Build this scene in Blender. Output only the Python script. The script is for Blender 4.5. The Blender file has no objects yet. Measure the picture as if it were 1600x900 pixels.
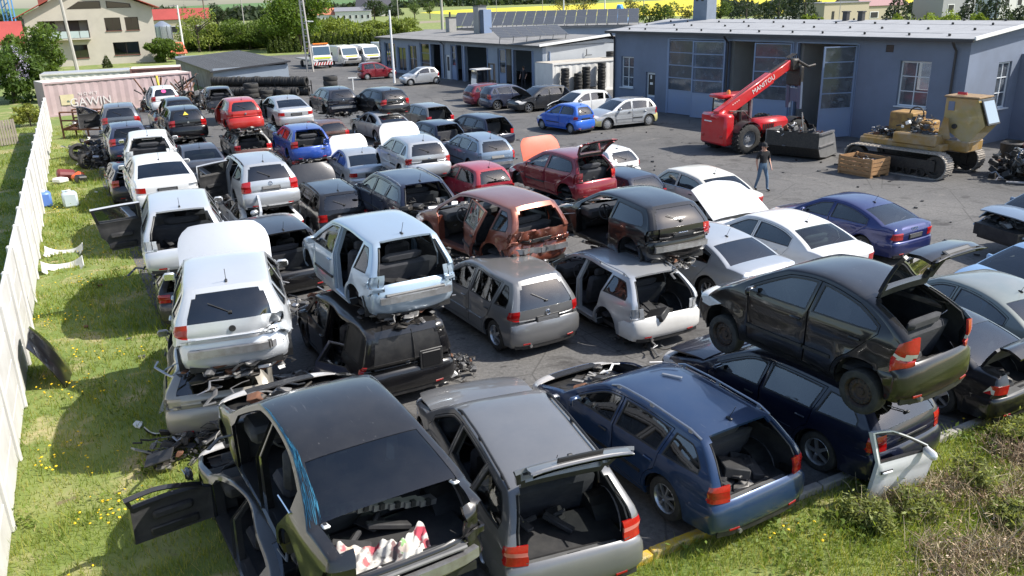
import bpy, bmesh, math, random
import numpy as np
from mathutils import Vector, Matrix, geometry
from math import sin, cos, tan, pi, radians, hypot, atan2
S = bpy.context.scene; COL = S.collection
# ---------------------------------------------------------------- camera, light, exposure
TH, RO, HC = radians(19.34), radians(1.57), 6.73
cd = bpy.data.cameras.new('camera'); cam = bpy.data.objects.new('camera', cd); COL.objects.link(cam)
cd.sensor_width = 36; cd.lens = 36*1290/1600; cd.clip_start = .1; cd.clip_end = 9000
_F = Vector((0, cos(TH), -sin(TH))); _R = Vector((1, 0, 0)); _D = Vector((0, -sin(TH), -cos(TH)))
_r = _R*cos(RO)+_D*sin(RO); _d = -_R*sin(RO)+_D*cos(RO)
cam.matrix_world = Matrix(((_r.x, -_d.x, -_F.x, 0), (_r.y, -_d.y, -_F.y, 0), (_r.z, -_d.z, -_F.z, HC), (0, 0, 0, 1)))
S.camera = cam
SUN_EL, SUN_AZ = radians(47), radians(-2)          # the sun stands over +X
w = bpy.data.worlds.new('World'); S.world = w; w.use_nodes = True
nt = w.node_tree; sky = nt.nodes.new('ShaderNodeTexSky'); sky.sky_type = 'NISHITA'; sky.sun_disc = False
sky.sun_elevation = SUN_EL; sky.sun_rotation = radians(90)-SUN_AZ; sky.air_density = 1.0; sky.dust_density = 1.2; sky.ozone_density = 1.0
bg = nt.nodes['Background']; nt.links.new(sky.outputs[0], bg.inputs[0]); bg.inputs[1].default_value = .14
ld = bpy.data.lights.new('sun', 'SUN'); ld.energy = 4.9; ld.angle = radians(.5); ld.color = (1, .95, .87)
sun = bpy.data.objects.new('sun', ld); COL.objects.link(sun)
sd = Vector((cos(SUN_EL)*cos(SUN_AZ), cos(SUN_EL)*sin(SUN_AZ), sin(SUN_EL)))
sun.rotation_euler = sd.to_track_quat('Z', 'Y').to_euler(); sun.location = (60, 0, 60)
S.view_settings.view_transform = 'Standard'; S.view_settings.look = 'None'; S.view_settings.gamma = 1; S.view_settings.exposure = .64
# ---------------------------------------------------------------- materials
MATS = {}
def _n(nt, t, **k):
    n = nt.nodes.new(t)
    for a, b in k.items(): n.inputs[a.replace('_', ' ')].default_value = b
    return n
def mat(name, col, rough=.6, metal=0., coat=0., var=.0, scale=3., var_col=None, bump=0., spec=.5, coords='Object', detail=4., thr=None):
    """principled material; var mixes the base colour with var_col through noise"""
    if name in MATS: return MATS[name]
    m = bpy.data.materials.new(name); m.use_nodes = True; nt = m.node_tree; b = nt.nodes['Principled BSDF']
    c4 = (*col, 1); b.inputs['Base Color'].default_value = c4; b.inputs['Roughness'].default_value = rough
    b.inputs['Metallic'].default_value = metal; b.inputs['Coat Weight'].default_value = coat; b.inputs['Coat Roughness'].default_value = .04
    b.inputs['Specular IOR Level'].default_value = spec
    if var or bump:
        tc = nt.nodes.new('ShaderNodeTexCoord'); nz = _n(nt, 'ShaderNodeTexNoise', Scale=scale, Detail=detail, Roughness=.62)
        nt.links.new(tc.outputs[coords] if coords != 'World' else nt.nodes.new('ShaderNodeNewGeometry').outputs['Position'], nz.inputs['Vector'])
        if var:
            r = nt.nodes.new('ShaderNodeValToRGB'); lo, hi = thr or (.38, .68)
            r.color_ramp.elements[0].position = lo; r.color_ramp.elements[1].position = hi
            vc = var_col or tuple(x*.6 for x in col)
            r.color_ramp.elements[0].color = c4; r.color_ramp.elements[1].color = (*[col[i]*(1-var)+vc[i]*var for i in range(3)], 1)
            nt.links.new(nz.outputs['Fac'], r.inputs['Fac']); nt.links.new(r.outputs['Color'], b.inputs['Base Color'])
        if bump:
            bp = _n(nt, 'ShaderNodeBump', Strength=bump, Distance=.02)
            nt.links.new(nz.outputs['Fac'], bp.inputs['Height']); nt.links.new(bp.outputs['Normal'], b.inputs['Normal'])
    MATS[name] = m; return m
def paint(name, col, metal=.0, dust_sheen=.10, rough=.38):
    """car paint under a clear coat with a thin uneven dusty film and sky sheen tinted on top"""
    k = 'paint '+name
    if k in MATS: return MATS[k]
    m = mat(k, col, rough, metal, coat=.9, spec=.3, var=dust_sheen, scale=2.2, var_col=(.34, .31, .27), detail=7.)
    nt = m.node_tree; b = nt.nodes['Principled BSDF']; tc = nt.nodes['Texture Coordinate']
    # sky sheen painted onto upward faces, fine scratches and faded streaks in the lacquer
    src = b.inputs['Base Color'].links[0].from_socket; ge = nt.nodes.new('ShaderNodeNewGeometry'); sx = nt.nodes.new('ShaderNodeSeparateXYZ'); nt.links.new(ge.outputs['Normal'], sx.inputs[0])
    up = _n(nt, 'ShaderNodeMapRange', From_Min=.55, From_Max=1., To_Min=0., To_Max=max(.035, min(.11, dust_sheen*1.2))); nt.links.new(sx.outputs['Z'], up.inputs['Value'])
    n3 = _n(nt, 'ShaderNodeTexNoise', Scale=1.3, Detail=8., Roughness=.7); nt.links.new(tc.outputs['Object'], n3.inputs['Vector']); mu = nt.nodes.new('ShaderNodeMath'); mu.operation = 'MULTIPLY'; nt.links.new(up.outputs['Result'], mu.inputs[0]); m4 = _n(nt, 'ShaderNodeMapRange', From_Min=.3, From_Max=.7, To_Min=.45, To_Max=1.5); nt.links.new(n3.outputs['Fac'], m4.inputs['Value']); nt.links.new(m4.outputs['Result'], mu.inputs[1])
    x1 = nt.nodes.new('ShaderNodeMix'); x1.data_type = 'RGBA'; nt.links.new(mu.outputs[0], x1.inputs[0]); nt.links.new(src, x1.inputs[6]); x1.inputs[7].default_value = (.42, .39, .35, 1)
    mp = nt.nodes.new('ShaderNodeMapping'); mp.inputs['Scale'].default_value = (1.2, 22, 55); mp.inputs['Rotation'].default_value = (.2, .15, .3); nt.links.new(tc.outputs['Object'], mp.inputs['Vector']); n5 = _n(nt, 'ShaderNodeTexNoise', Scale=1.4, Detail=3.); nt.links.new(mp.outputs[0], n5.inputs['Vector']); r5 = _n(nt, 'ShaderNodeMapRange', From_Min=.68, From_Max=.74, To_Min=0., To_Max=.16); nt.links.new(n5.outputs['Fac'], r5.inputs['Value'])
    x2 = nt.nodes.new('ShaderNodeMix'); x2.data_type = 'RGBA'; nt.links.new(r5.outputs['Result'], x2.inputs[0]); nt.links.new(x1.outputs[2], x2.inputs[6]); x2.inputs[7].default_value = (.30, .29, .28, 1); nt.links.new(x2.outputs[2], b.inputs['Base Color'])
    nz = _n(nt, 'ShaderNodeTexNoise', Scale=7., Detail=6.); nt.links.new(tc.outputs['Object'], nz.inputs['Vector'])
    mr = _n(nt, 'ShaderNodeMapRange', From_Min=.4, From_Max=.75, To_Min=.02, To_Max=.13)
    nt.links.new(nz.outputs['Fac'], mr.inputs['Value']); nt.links.new(mr.outputs['Result'], b.inputs['Coat Roughness'])
    return m
def glass(name, tint, spec=1.5):
    if name in MATS: return MATS[name]
    m = bpy.data.materials.new(name); m.use_nodes = True; nt = m.node_tree; nt.nodes.remove(nt.nodes['Principled BSDF'])
    out = nt.nodes['Material Output']; tr = nt.nodes.new('ShaderNodeBsdfTransparent'); tr.inputs[0].default_value = (*tint, 1)
    gl = nt.nodes.new('ShaderNodeBsdfGlossy'); gl.inputs['Roughness'].default_value = .1 if 'workshop' in name else .03; gl.inputs['Color'].default_value = (1, 1, 1, 1)
    fr = nt.nodes.new('ShaderNodeFresnel'); fr.inputs[0].default_value = spec; mx = nt.nodes.new('ShaderNodeMixShader')
    ad = nt.nodes.new('ShaderNodeMath'); ad.operation = 'MULTIPLY_ADD'; ad.inputs[1].default_value = .92; ad.inputs[2].default_value = .035; nt.links.new(fr.outputs[0], ad.inputs[0]); nt.links.new(ad.outputs[0], mx.inputs[0]); nt.links.new(tr.outputs[0], mx.inputs[1]); nt.links.new(gl.outputs[0], mx.inputs[2])
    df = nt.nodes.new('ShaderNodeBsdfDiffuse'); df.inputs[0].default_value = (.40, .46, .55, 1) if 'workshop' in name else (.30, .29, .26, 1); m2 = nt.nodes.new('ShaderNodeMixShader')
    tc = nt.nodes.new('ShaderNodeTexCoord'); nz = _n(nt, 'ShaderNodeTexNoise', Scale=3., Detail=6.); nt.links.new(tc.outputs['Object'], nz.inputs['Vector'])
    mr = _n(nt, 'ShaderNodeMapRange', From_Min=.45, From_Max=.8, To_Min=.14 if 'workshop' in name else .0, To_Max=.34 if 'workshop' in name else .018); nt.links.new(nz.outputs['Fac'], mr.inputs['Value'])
    nt.links.new(mr.outputs['Result'], m2.inputs[0]); nt.links.new(mx.outputs[0], m2.inputs[1]); nt.links.new(df.outputs[0], m2.inputs[2])
    nt.links.new(m2.outputs[0], out.inputs[0]); MATS[name] = m; return m
GL = glass('car glass', (.42, .46, .46), 1.85); GLD = glass('dark car glass', (.08, .09, .10), 1.9); GLB = glass('workshop glass', (.34, .40, .47), 1.28)
BLACK = mat('black plastic', (.014, .014, .015), .5, var=.5, scale=6, var_col=(.05, .048, .045)); RUBBER = mat('tyre rubber', (.018, .018, .018), .8, var=.6, scale=9, var_col=(.06, .056, .05), bump=.3)
TRIM = mat('interior trim', (.022, .022, .024), .75, var=.5, scale=5, var_col=(.06, .058, .055)); SEAT = mat('seat cloth', (.035, .036, .042), .95, var=.5, scale=12, var_col=(.07, .07, .075), bump=.2)
GREYTRIM = mat('grey interior trim', (.16, .155, .145), .85, var=.5, scale=5); LIGHTTRIM = mat('pale lining', (.42, .40, .36), .9, var=.4, scale=6)
STEEL = mat('bare steel', (.42, .42, .43), .42, .8, var=.5, scale=8, var_col=(.2, .17, .14)); ALLOY = mat('alloy', (.52, .53, .55), .32, .85, var=.3, scale=9); CAST = mat('cast engine metal', (.24, .235, .225), .55, .5, var=.6, scale=14, var_col=(.06, .05, .045))
RUST = mat('rusty steel', (.17, .075, .04), .9, .1, var=.7, scale=9, var_col=(.07, .04, .03), bump=.3); CHROME = mat('chrome', (.75, .76, .78), .12, 1.); DARKM = mat('dark greasy metal', (.03, .029, .028), .55, .4, var=.6, scale=16, var_col=(.09, .075, .06))
RED = mat('red lamp plastic', (.42, .012, .012), .12, coat=.6, var=.4, scale=30, var_col=(.2, .005, .005)); CLEAR = mat('pale lamp plastic', (.62, .6, .58), .1, coat=.6, var=.3, scale=25); REDB = mat('deep red lamp plastic', (.30, .006, .006), .1, coat=.6, var=.4, scale=30, var_col=(.14, .003, .003)); ORANGE = mat('orange lamp plastic', (.75, .2, .02), .2, coat=.5)
WHITEP = mat('white plastic', (.75, .75, .73), .45, var=.3, scale=6); DIRTG = mat('grey plastic', (.09, .09, .092), .6, var=.4, scale=6); PLATE = mat('plate holder', (.02, .02, .02), .35)
# ---------------------------------------------------------------- mesh builder
class MB:
    def __init__(s): s.v = []; s.f = []; s.m = []
    def add(s, V, F, m=0, M=None):
        o = len(s.v)
        if M is not None: V = [tuple(M @ Vector(p)) for p in V]
        s.v += [tuple(p) for p in V]; s.f += [tuple(i+o for i in f) for f in F]; s.m += [m]*len(F); return s
    def box(s, c, d, m=0, rot=None, taper=1., M=None):
        x, y, z = [k/2 for k in d]; t = taper
        V = [Vector(p) for p in ((-x, -y, -z), (x, -y, -z), (x, y, -z), (-x, y, -z), (-x*t, -y*t, z), (x*t, -y*t, z), (x*t, y*t, z), (-x*t, y*t, z))]
        R = Matrix.Identity(3)
        if rot is not None:
            from mathutils import Euler
            R = Euler(rot).to_matrix()
        V = [R @ p+Vector(c) for p in V]
        return s.add(V, ((0, 3, 2, 1), (4, 5, 6, 7), (0, 1, 5, 4), (1, 2, 6, 5), (2, 3, 7, 6), (3, 0, 4, 7)), m, M)
    def rbox(s, c, d, b=.03, m=0, rot=None, M=None):
        """box with bevelled edges"""
        x, y, z = [k/2 for k in d]; b = min(b, x*.9, y*.9, z*.9); V = []; ids = {}
        for sx in (-1, 1):
            for sy in (-1, 1):
                for sz in (-1, 1):
                    for ax in range(3):
                        p = [sx*x, sy*y, sz*z]
                        for k in range(3):
                            if k != ax: p[k] -= (sx, sy, sz)[k]*b
                        ids[(sx, sy, sz, ax)] = len(V); V.append(Vector(p))
        F = []
        def q(a): F.append(tuple(a))
        for ax in range(3):
            u, w_ = [k for k in range(3) if k != ax]
            for sg in (-1, 1):
                o = []
                for a, c2 in ((-1, -1), (1, -1), (1, 1), (-1, 1)):
                    k = [0, 0, 0]; k[ax] = sg; k[u] = a; k[w_] = c2; o.append(ids[(*k, ax)])
                q(o)
            for a in (-1, 1):
                for c2 in (-1, 1):
                    k1 = [0]*3; k1[u] = a; k1[w_] = c2; o = []
                    for sg, a2 in ((-1, u), (1, u), (1, w_), (-1, w_)):
                        k1[ax] = sg; o.append(ids[(*k1, a2)])
                    q(o)
        for sx in (-1, 1):
            for sy in (-1, 1):
                for sz in (-1, 1): q([ids[(sx, sy, sz, a)] for a in range(3)])
        cen = Vector((0, 0, 0)); G = []
        for f in F:
            p = [V[i] for i in f]; n = (p[1]-p[0]).cross(p[2]-p[0]); ce = sum(p, Vector())/len(p)
            G.append(f if n.dot(ce) > 0 else f[::-1])
        if rot is not None:
            from mathutils import Euler
            R = Euler(rot).to_matrix(); V = [R @ p for p in V]
        V = [p+Vector(c) for p in V]; return s.add(V, G, m, M)
    def tube(s, P, r, n=8, m=0, caps=True, M=None):
        P = [Vector(p) for p in P]; k = len(P); r = r if hasattr(r, '__len__') else [r]*k; V = []; F = []
        up = None
        for i, p in enumerate(P):
            t = (P[min(i+1, k-1)]-P[max(i-1, 0)]).normalized()
            if up is None: up = Vector((0, 0, 1)) if abs(t.z) < .9 else Vector((1, 0, 0))
            a = up-t*up.dot(t)
            if a.length < 1e-4: a = t.orthogonal()
            a.normalize(); up = a; b = t.cross(a)
            for j in range(n): V.append(p+(a*cos(2*pi*j/n)+b*sin(2*pi*j/n))*r[i])
        for i in range(k-1):
            for j in range(n): F.append((i*n+j, i*n+(j+1) % n, (i+1)*n+(j+1) % n, (i+1)*n+j))
        if caps: F += [tuple(range(n))[::-1], tuple(range((k-1)*n, k*n))]
        return s.add(V, F, m, M)
    def lathe(s, prof, n=20, m=0, M=None, ms=None):
        """profile of (radius, height) turned about Z"""
        V = []; k = len(prof); o = len(s.f)
        for r, z in prof:
            for j in range(n): V.append((r*cos(2*pi*j/n), r*sin(2*pi*j/n), z))
        F = []; mm = []
        for i in range(k-1):
            for j in range(n): F.append((i*n+j, i*n+(j+1) % n, (i+1)*n+(j+1) % n, (i+1)*n+j)); mm.append(ms[i] if ms else m)
        s.add(V, F, m, M); s.m[o:] = mm; return s
    def quad(s, a, b, c, d, m=0, M=None): return s.add([a, b, c, d], [(0, 1, 2, 3)], m, M)
    def prism(s, poly, h, m=0, M=None):
        """polygon in XY pushed up by h (z 0..h)"""
        n = len(poly); ar = sum(poly[i][0]*poly[(i+1) % n][1]-poly[(i+1) % n][0]*poly[i][1] for i in range(n))
        if ar < 0: poly = poly[::-1]
        V = [(x, y, 0) for x, y in poly]+[(x, y, h) for x, y in poly]
        F = [tuple(range(n))[::-1], tuple(range(n, 2*n))]+[(i, (i+1) % n, n+(i+1) % n, n+i) for i in range(n)]
        return s.add(V, F, m, M)
    def mesh(s, name, mats, smooth=False):
        me = bpy.data.meshes.new(name); me.from_pydata(s.v, [], s.f)
        for m in (mats if isinstance(mats, (list, tuple)) else [mats]): me.materials.append(m)
        me.polygons.foreach_set('material_index', s.m)
        if smooth: me.shade_smooth(); 
        if smooth: me.set_sharp_from_angle(angle=radians(38))
        me.update(); return me
    def obj(s, name, mats, parent=None, smooth=False, **tg):
        o = bpy.data.objects.new(name, s.mesh(name, mats, smooth)); COL.objects.link(o); o.parent = parent
        if tg: tag(o, **tg)
        return o
def tag(o, label=None, cat=None, group=None, kind=None):
    if label: o['label'] = label
    if cat: o['category'] = cat
    if group: o['group'] = group
    if kind: o['kind'] = kind
    return o
def empty(name, loc=(0, 0, 0), rz=0, label=None, cat=None, group=None, parent=None):
    o = bpy.data.objects.new(name, None); COL.objects.link(o); o.location = loc; o.rotation_euler = (0, 0, rz); o.parent = parent
    o.empty_display_size = .3; return tag(o, label, cat, group)
def copy_of(src, parent=None, loc=None, rz=None):
    c = src.copy(); COL.objects.link(c); c.parent = parent
    if loc is not None: c.location = loc
    if rz is not None: c.rotation_euler[2] = rz
    for ch in src.children: copy_of(ch, c)
    return c
def arr_mesh(name, V, F, mats, mi=None, N=None, smooth=True):
    me = bpy.data.meshes.new(name); V = np.asarray(V, np.float32); F = np.asarray(F, np.int32); nf, k = F.shape
    me.vertices.add(len(V)); me.vertices.foreach_set('co', V.ravel()); me.loops.add(nf*k); me.loops.foreach_set('vertex_index', F.ravel())
    me.polygons.add(nf); me.polygons.foreach_set('loop_start', np.arange(0, nf*k, k, dtype=np.int32))
    for m in mats: me.materials.append(m)
    if mi is not None: me.polygons.foreach_set('material_index', np.asarray(mi, np.int32))
    me.update(calc_edges=True)
    me.polygons.foreach_set('use_smooth', np.full(nf, smooth))
    if N is not None: me.normals_split_custom_set_from_vertices(np.asarray(N, np.float32))
    return me
def text_mesh(txt, size, depth=.004, align='CENTER'):
    cu = bpy.data.curves.new('lettering', 'FONT'); cu.body = txt; cu.size = size; cu.extrude = depth; cu.align_x = align; cu.align_y = 'CENTER'; cu.resolution_u = 2
    o = bpy.data.objects.new('lettering', cu); COL.objects.link(o); dg = bpy.context.evaluated_depsgraph_get(); dg.update()
    me = bpy.data.meshes.new_from_object(o.evaluated_get(dg)); bpy.data.objects.remove(o); bpy.data.curves.remove(cu); return me
def lettering(txt, size, m, parent, mw, name='lettering', bold=0.):
    me = text_mesh(txt, size); me.materials.clear(); me.materials.append(m); o = bpy.data.objects.new(name, me); COL.objects.link(o); o.parent = parent; o.matrix_local = mw; return o
def frame(o, x, z):
    """matrix with given origin, x axis and z axis"""
    x = Vector(x).normalized(); z = Vector(z); z = (z-x*z.dot(x)).normalized(); y = z.cross(x); o = Vector(o)
    return Matrix(((x.x, y.x, z.x, o.x), (x.y, y.y, z.y, o.y), (x.z, y.z, z.z, o.z), (0, 0, 0, 1)))
# ---------------------------------------------------------------- car shape (pure numbers)
def car_spec(kind, L, W, H, wb, fo, r=.315, **kw):
    T = dict(kind=kind, L=L, W=W, H=H, wb=wb, fo=fo, r=r, ra=r+.06)
    T['zn'] = .46*H; T['zc'] = .645*H; T['zb'] = .625*H; T['zbr'] = .665*H
    T['sc'] = fo+.30; T['slope'] = 1.6; T['tum'] = .50; T['zt'] = .80
    if kind == 'hatch': T.update(se=L-.52, ze=H-.07, sg=L-.17, zg=.66*H)
    if kind == 'estate': T.update(se=L-.60, ze=H-.07, sg=L-.20, zg=.66*H)
    if kind == 'sedan': T.update(se=fo+wb-.28, ze=H-.09, sg=fo+wb+.50, zg=.69*H, sd=L-.16, zd=.675*H)
    if kind == 'mpv': T.update(se=L-.46, ze=H-.08, sg=L-.16, zg=.62*H, zc=.62*H, zb=.59*H, zbr=.62*H, sc=fo+.15, tum=.40, zn=.45*H)
    if kind == 'van': T.update(se=L-.12, ze=H-.05, sg=L-.09, zg=.60*H, zc=.56*H, zb=.55*H, zbr=.56*H, sc=fo+.1, tum=.16, zn=.42*H, slope=1.2)
    T.update(kw)
    T['sr'] = T.get('sr', T['sc']+(H-T['zc'])*T['slope']); T['sp'] = T.get('sp', T['sr']+.55)
    T['sF'] = T.get('sF', fo+T['ra']+.10)
    nd = T.get('doors', 4)
    T['sB'] = T.get('sB', T['sF']+(1.05 if nd == 4 else 1.32))
    T['sC'] = T.get('sC', min(T['sB']+.98, fo+wb+.04))
    T['x0'] = fo+wb/2
    cr = T.get('cr', {'hatch': .22, 'mpv': .23, 'estate': .17, 'sedan': .17, 'van': .12}[kind])
    P = [('F0', .30, .25, .14), ('F1', .22, .48, .20), ('F2', .25, T['zn']-.10, .18), ('F3', .40, T['zn']-.01, .09),
         ('C', T['sc'], T['zc']-.04, .06), ('R', T['sr'], H-.115, .07), ('P', T['sp'], H-.08, .08), ('E', T['se']-.01, T['ze']-.07, .07),
         ('G', T['sg']-(0 if kind == 'sedan' else cr-.13), T['zg']-.03, .08 if kind == 'sedan' else cr-.05)]
    if kind == 'sedan': P += [('D', T['sd'], T['zd']-.03, .05), ('T', L-.16, T['zd']-.13, .12), ('T2', L-.19, .615, .14)]
    else: P += [('T', L-.075-cr, max(T['zt'], .62), cr), ('T2', L-.065-cr, .615, cr)]
    P += [('B', L-.005-cr, .575, cr), ('B2', L-.005-cr, .36, cr), ('B3', L-.06-cr, .24, cr-.05)]
    bul = {'F3': .035, 'C': .02, 'R': .015, 'P': .02, 'E': .025, 'G': .01}
    sub = {'F0': 3, 'F1': 3, 'F2': 4, 'F3': 8, 'C': 7, 'R': 5, 'P': 10, 'E': 7, 'G': 5, 'D': 4, 'T': 3, 'T2': 1, 'B': 3, 'B2': 3}
    S, seg, idx = [], [], {}
    for (n, s, z, c), (n2, s2, z2, c2) in zip(P[:-1], P[1:]):
        m = sub[n]; idx[n] = len(S); d = np.array([s2-s, z2-z]); l = np.hypot(*d); nx, nz = -d[1]/l, d[0]/l
        for i in range(m):
            u = i/m; b = bul.get(n, 0)*4*u*(1-u)
            S.append((s+d[0]*u+nx*b, z+d[1]*u+nz*b, c+(c2-c)*u)); seg.append((n, u, 1/m))
    idx['B3'] = len(S); S.append(P[-1][1:]); S = np.array(S)
    t = np.gradient(S[:, :2], axis=0); t /= np.linalg.norm(t, axis=1)[:, None]
    T['S'] = S; T['N'] = np.stack([-t[:, 1], t[:, 0]], 1); T['seg'] = seg; T['idx'] = idx
    return T
def half_w(T, s, z):
    s = np.asarray(s, float); z = np.asarray(z, float); W, L = T['W'], T['L']
    zB = T['zb']+(T['zbr']-T['zb'])*np.clip(s/L, 0, 1)
    lo = np.clip((.50-z)/.50, 0, 1); mid = np.clip((z-.5)/(zB-.5), 0, 1); up = np.clip(z-zB, 0, 9)
    w = W/2-.11*lo**1.6-.04*mid**2-up*T['tum']*(1-.12*np.clip(up/.5, 0, 1))
    w += .016*np.exp(-((z-zB+.12)/.045)**2)-.010*np.exp(-((z-zB+.24)/.05)**2)+.012*np.exp(-((z-.36)/.05)**2)
    for a in (T['fo'], T['fo']+T['wb']):
        rr = np.hypot(s-a, z-T['r']); w += .022*np.exp(-((rr-T['ra']-.04)/.05)**2)
    w += .022*np.clip((.60-z)/.03, 0, 1)*np.clip((s-(L-.62))/.06, 0, 1)
    w -= .17*np.clip(1-s/1.0, 0, 1)**2.0; k = np.clip((s-(L-1.1))/1.1, 0, 1); w -= {'van': .04, 'hatch': .11, 'mpv': .12}.get(T['kind'], .09)*k**2.0
    w -= up*.12*np.clip((s-T['sr'])/(L-T['sr']), 0, 1)
    return w
def strip_pt(T, k, v):
    """point of the strip between the two flanks at profile index k (float) and v in -1..1 (left positive), car coordinates"""
    k = np.asarray(k, float); i = np.clip(k.astype(int), 0, len(T['S'])-2); f = (k-i)
    S = T['S'][i]*(1-f)[..., None]+T['S'][i+1]*f[..., None]; N = T['N'][i]*(1-f)[..., None]+T['N'][i+1]*f[..., None]
    w = half_w(T, S[..., 0], S[..., 1]); p = 2.7; h = np.clip(1-np.abs(v)**p, 0, 1)**(1/p)
    return np.stack([T['x0']-(S[..., 0]+N[..., 0]*S[..., 2]*h), w*v, S[..., 1]+N[..., 1]*S[..., 2]*h], -1)
def side_pt(T, s, z, sg=1):
    return np.stack([T['x0']-np.asarray(s, float), sg*half_w(T, s, z), np.asarray(z, float)], -1)
def feature(T, n):
    I = T['idx']; q = {'r': ('E', .84), 'g': ('G', .80), 'f': ('R', .85), 'c': ('C', .88), 'h': ('F3', .85), 'b': ('B2', .85), 'd': ('D', .85)}
    if n[0] == 'W':
        s = T['fo'] if n[1] == 'f' else T['fo']+T['wb']; y = T['W']/2-.06
        return np.array([T['x0']-s, y if n[2] == 'l' else -y, T['r']])
    sgn = 1 if n[-1] == 'l' else -1 if n[-1] == 'r' else 0
    if n[0] == 't': return side_pt(T, T['L']-.22, .74 if T['kind'] == 'sedan' else .82, sgn)
    if n[0] == 'R': sgn = 0; return strip_pt(T, float(I['E']), 0.)
    if n == 'em': return strip_pt(T, I['T']-2., 0.)
    kk, v = q[n[0]]; return strip_pt(T, float(I[kk]), sgn*v)
DIMS = {
 'golf5': ('hatch', 4.20, 1.76, 1.48, 2.58, .88, .315, {}), 'golf4': ('hatch', 4.15, 1.735, 1.44, 2.51, .86, .305, {}),
 'golfplus': ('mpv', 4.21, 1.76, 1.58, 2.58, .87, .315, {}), 'estate': ('estate', 4.55, 1.77, 1.43, 2.65, .90, .315, {}),
 'bigestate': ('estate', 4.80, 1.81, 1.47, 2.76, .95, .32, {}), 'passatest': ('estate', 4.68, 1.75, 1.49, 2.70, .92, .315, {}),
 'a4': ('sedan', 4.48, 1.735, 1.415, 2.62, .86, .31, {}), 'passat': ('sedan', 4.77, 1.82, 1.46, 2.71, .93, .32, {}),
 'sedan': ('sedan', 4.60, 1.79, 1.44, 2.68, .90, .315, {}), 'bigsedan': ('sedan', 4.85, 1.84, 1.47, 2.80, .93, .33, {}),
 'a2': ('mpv', 3.83, 1.67, 1.55, 2.405, .75, .305, dict(sg=3.83-.13, zg=.66*1.55, zb=.64*1.55, zbr=.68*1.55, zc=.66*1.55, se=3.83-.80, ze=1.55-.13, tum=.46)),
 'a3': ('hatch', 4.21, 1.765, 1.42, 2.58, .86, .315, dict(doors=2)), 'ibiza': ('hatch', 4.05, 1.69, 1.45, 2.47, .82, .305, {}),
 'mpv': ('mpv', 4.28, 1.77, 1.57, 2.58, .88, .315, {}), 'small': ('hatch', 3.85, 1.65, 1.47, 2.46, .78, .295, {}),
 'fiesta': ('hatch', 3.92, 1.68, 1.46, 2.49, .78, .295, {}), 'tiny': ('hatch', 3.50, 1.50, 1.485, 2.34, .65, .265, dict(se=3.5-.42, sg=3.5-.13)),
 'tiny3': ('hatch', 3.42, 1.61, 1.46, 2.34, .65, .28, dict(doors=2, se=3.42-.50, sg=3.42-.14)), 'panda': ('mpv', 3.54, 1.58, 1.54, 2.30, .68, .28, dict(se=3.54-.30, sg=3.54-.12)),
 'h307': ('hatch', 4.20, 1.745, 1.51, 2.61, .90, .31, {}), 'h3': ('hatch', 4.25, 1.75, 1.46, 2.60, .90, .31, dict(doors=2)),
 'suv': ('estate', 4.60, 1.90, 1.65, 2.75, .88, .36, {}), 'caddy': ('van', 4.40, 1.80, 1.52, 2.68, .87, .315, {}),
 'merc': ('sedan', 4.68, 1.77, 1.44, 2.75, .82, .31, dict(zc=.64*1.44, zg=.65*1.44, zd=.63*1.44, zn=.50*1.44, slope=1.15, tum=.36)),
}
SPEC = {}
def spec(n):
    if n not in SPEC:
        k, L, W, H, wb, fo, r, kw = DIMS[n]; SPEC[n] = car_spec(k, L, W, H, wb, fo, r, **kw)
    return SPEC[n]
# ---------------------------------------------------------------- car flanks cut into panels by a constrained triangulation
def pip(P, poly):
    x, y = P[:, 0], P[:, 1]; r = np.zeros(len(P), bool); n = len(poly); j = n-1
    for i in range(n):
        xi, yi = poly[i]; xj, yj = poly[j]
        c = (yi > y) != (yj > y)
        r ^= c & (x < (xj-xi)*(y-yi)/(yj-yi+1e-12)+xi); j = i
    return r
def inset(poly, d):
    P = np.array(poly, float); n = len(P); a = .5*np.sum(P[:, 0]*np.roll(P[:, 1], -1)-np.roll(P[:, 0], -1)*P[:, 1]); s = 1 if a > 0 else -1
    e1 = P-np.roll(P, 1, 0); e2 = np.roll(P, -1, 0)-P
    n1 = np.stack([-e1[:, 1], e1[:, 0]], 1)*s/(np.linalg.norm(e1, axis=1)[:, None]+1e-9); n2 = np.stack([-e2[:, 1], e2[:, 0]], 1)*s/(np.linalg.norm(e2, axis=1)[:, None]+1e-9)
    b = n1+n2; l = np.linalg.norm(b, axis=1)[:, None]; b = b/np.maximum(l, .3)
    k = d/np.maximum(np.sum(b*n1, 1), .5)[:, None] if b.ndim == 2 else d
    return P+b*k
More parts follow.
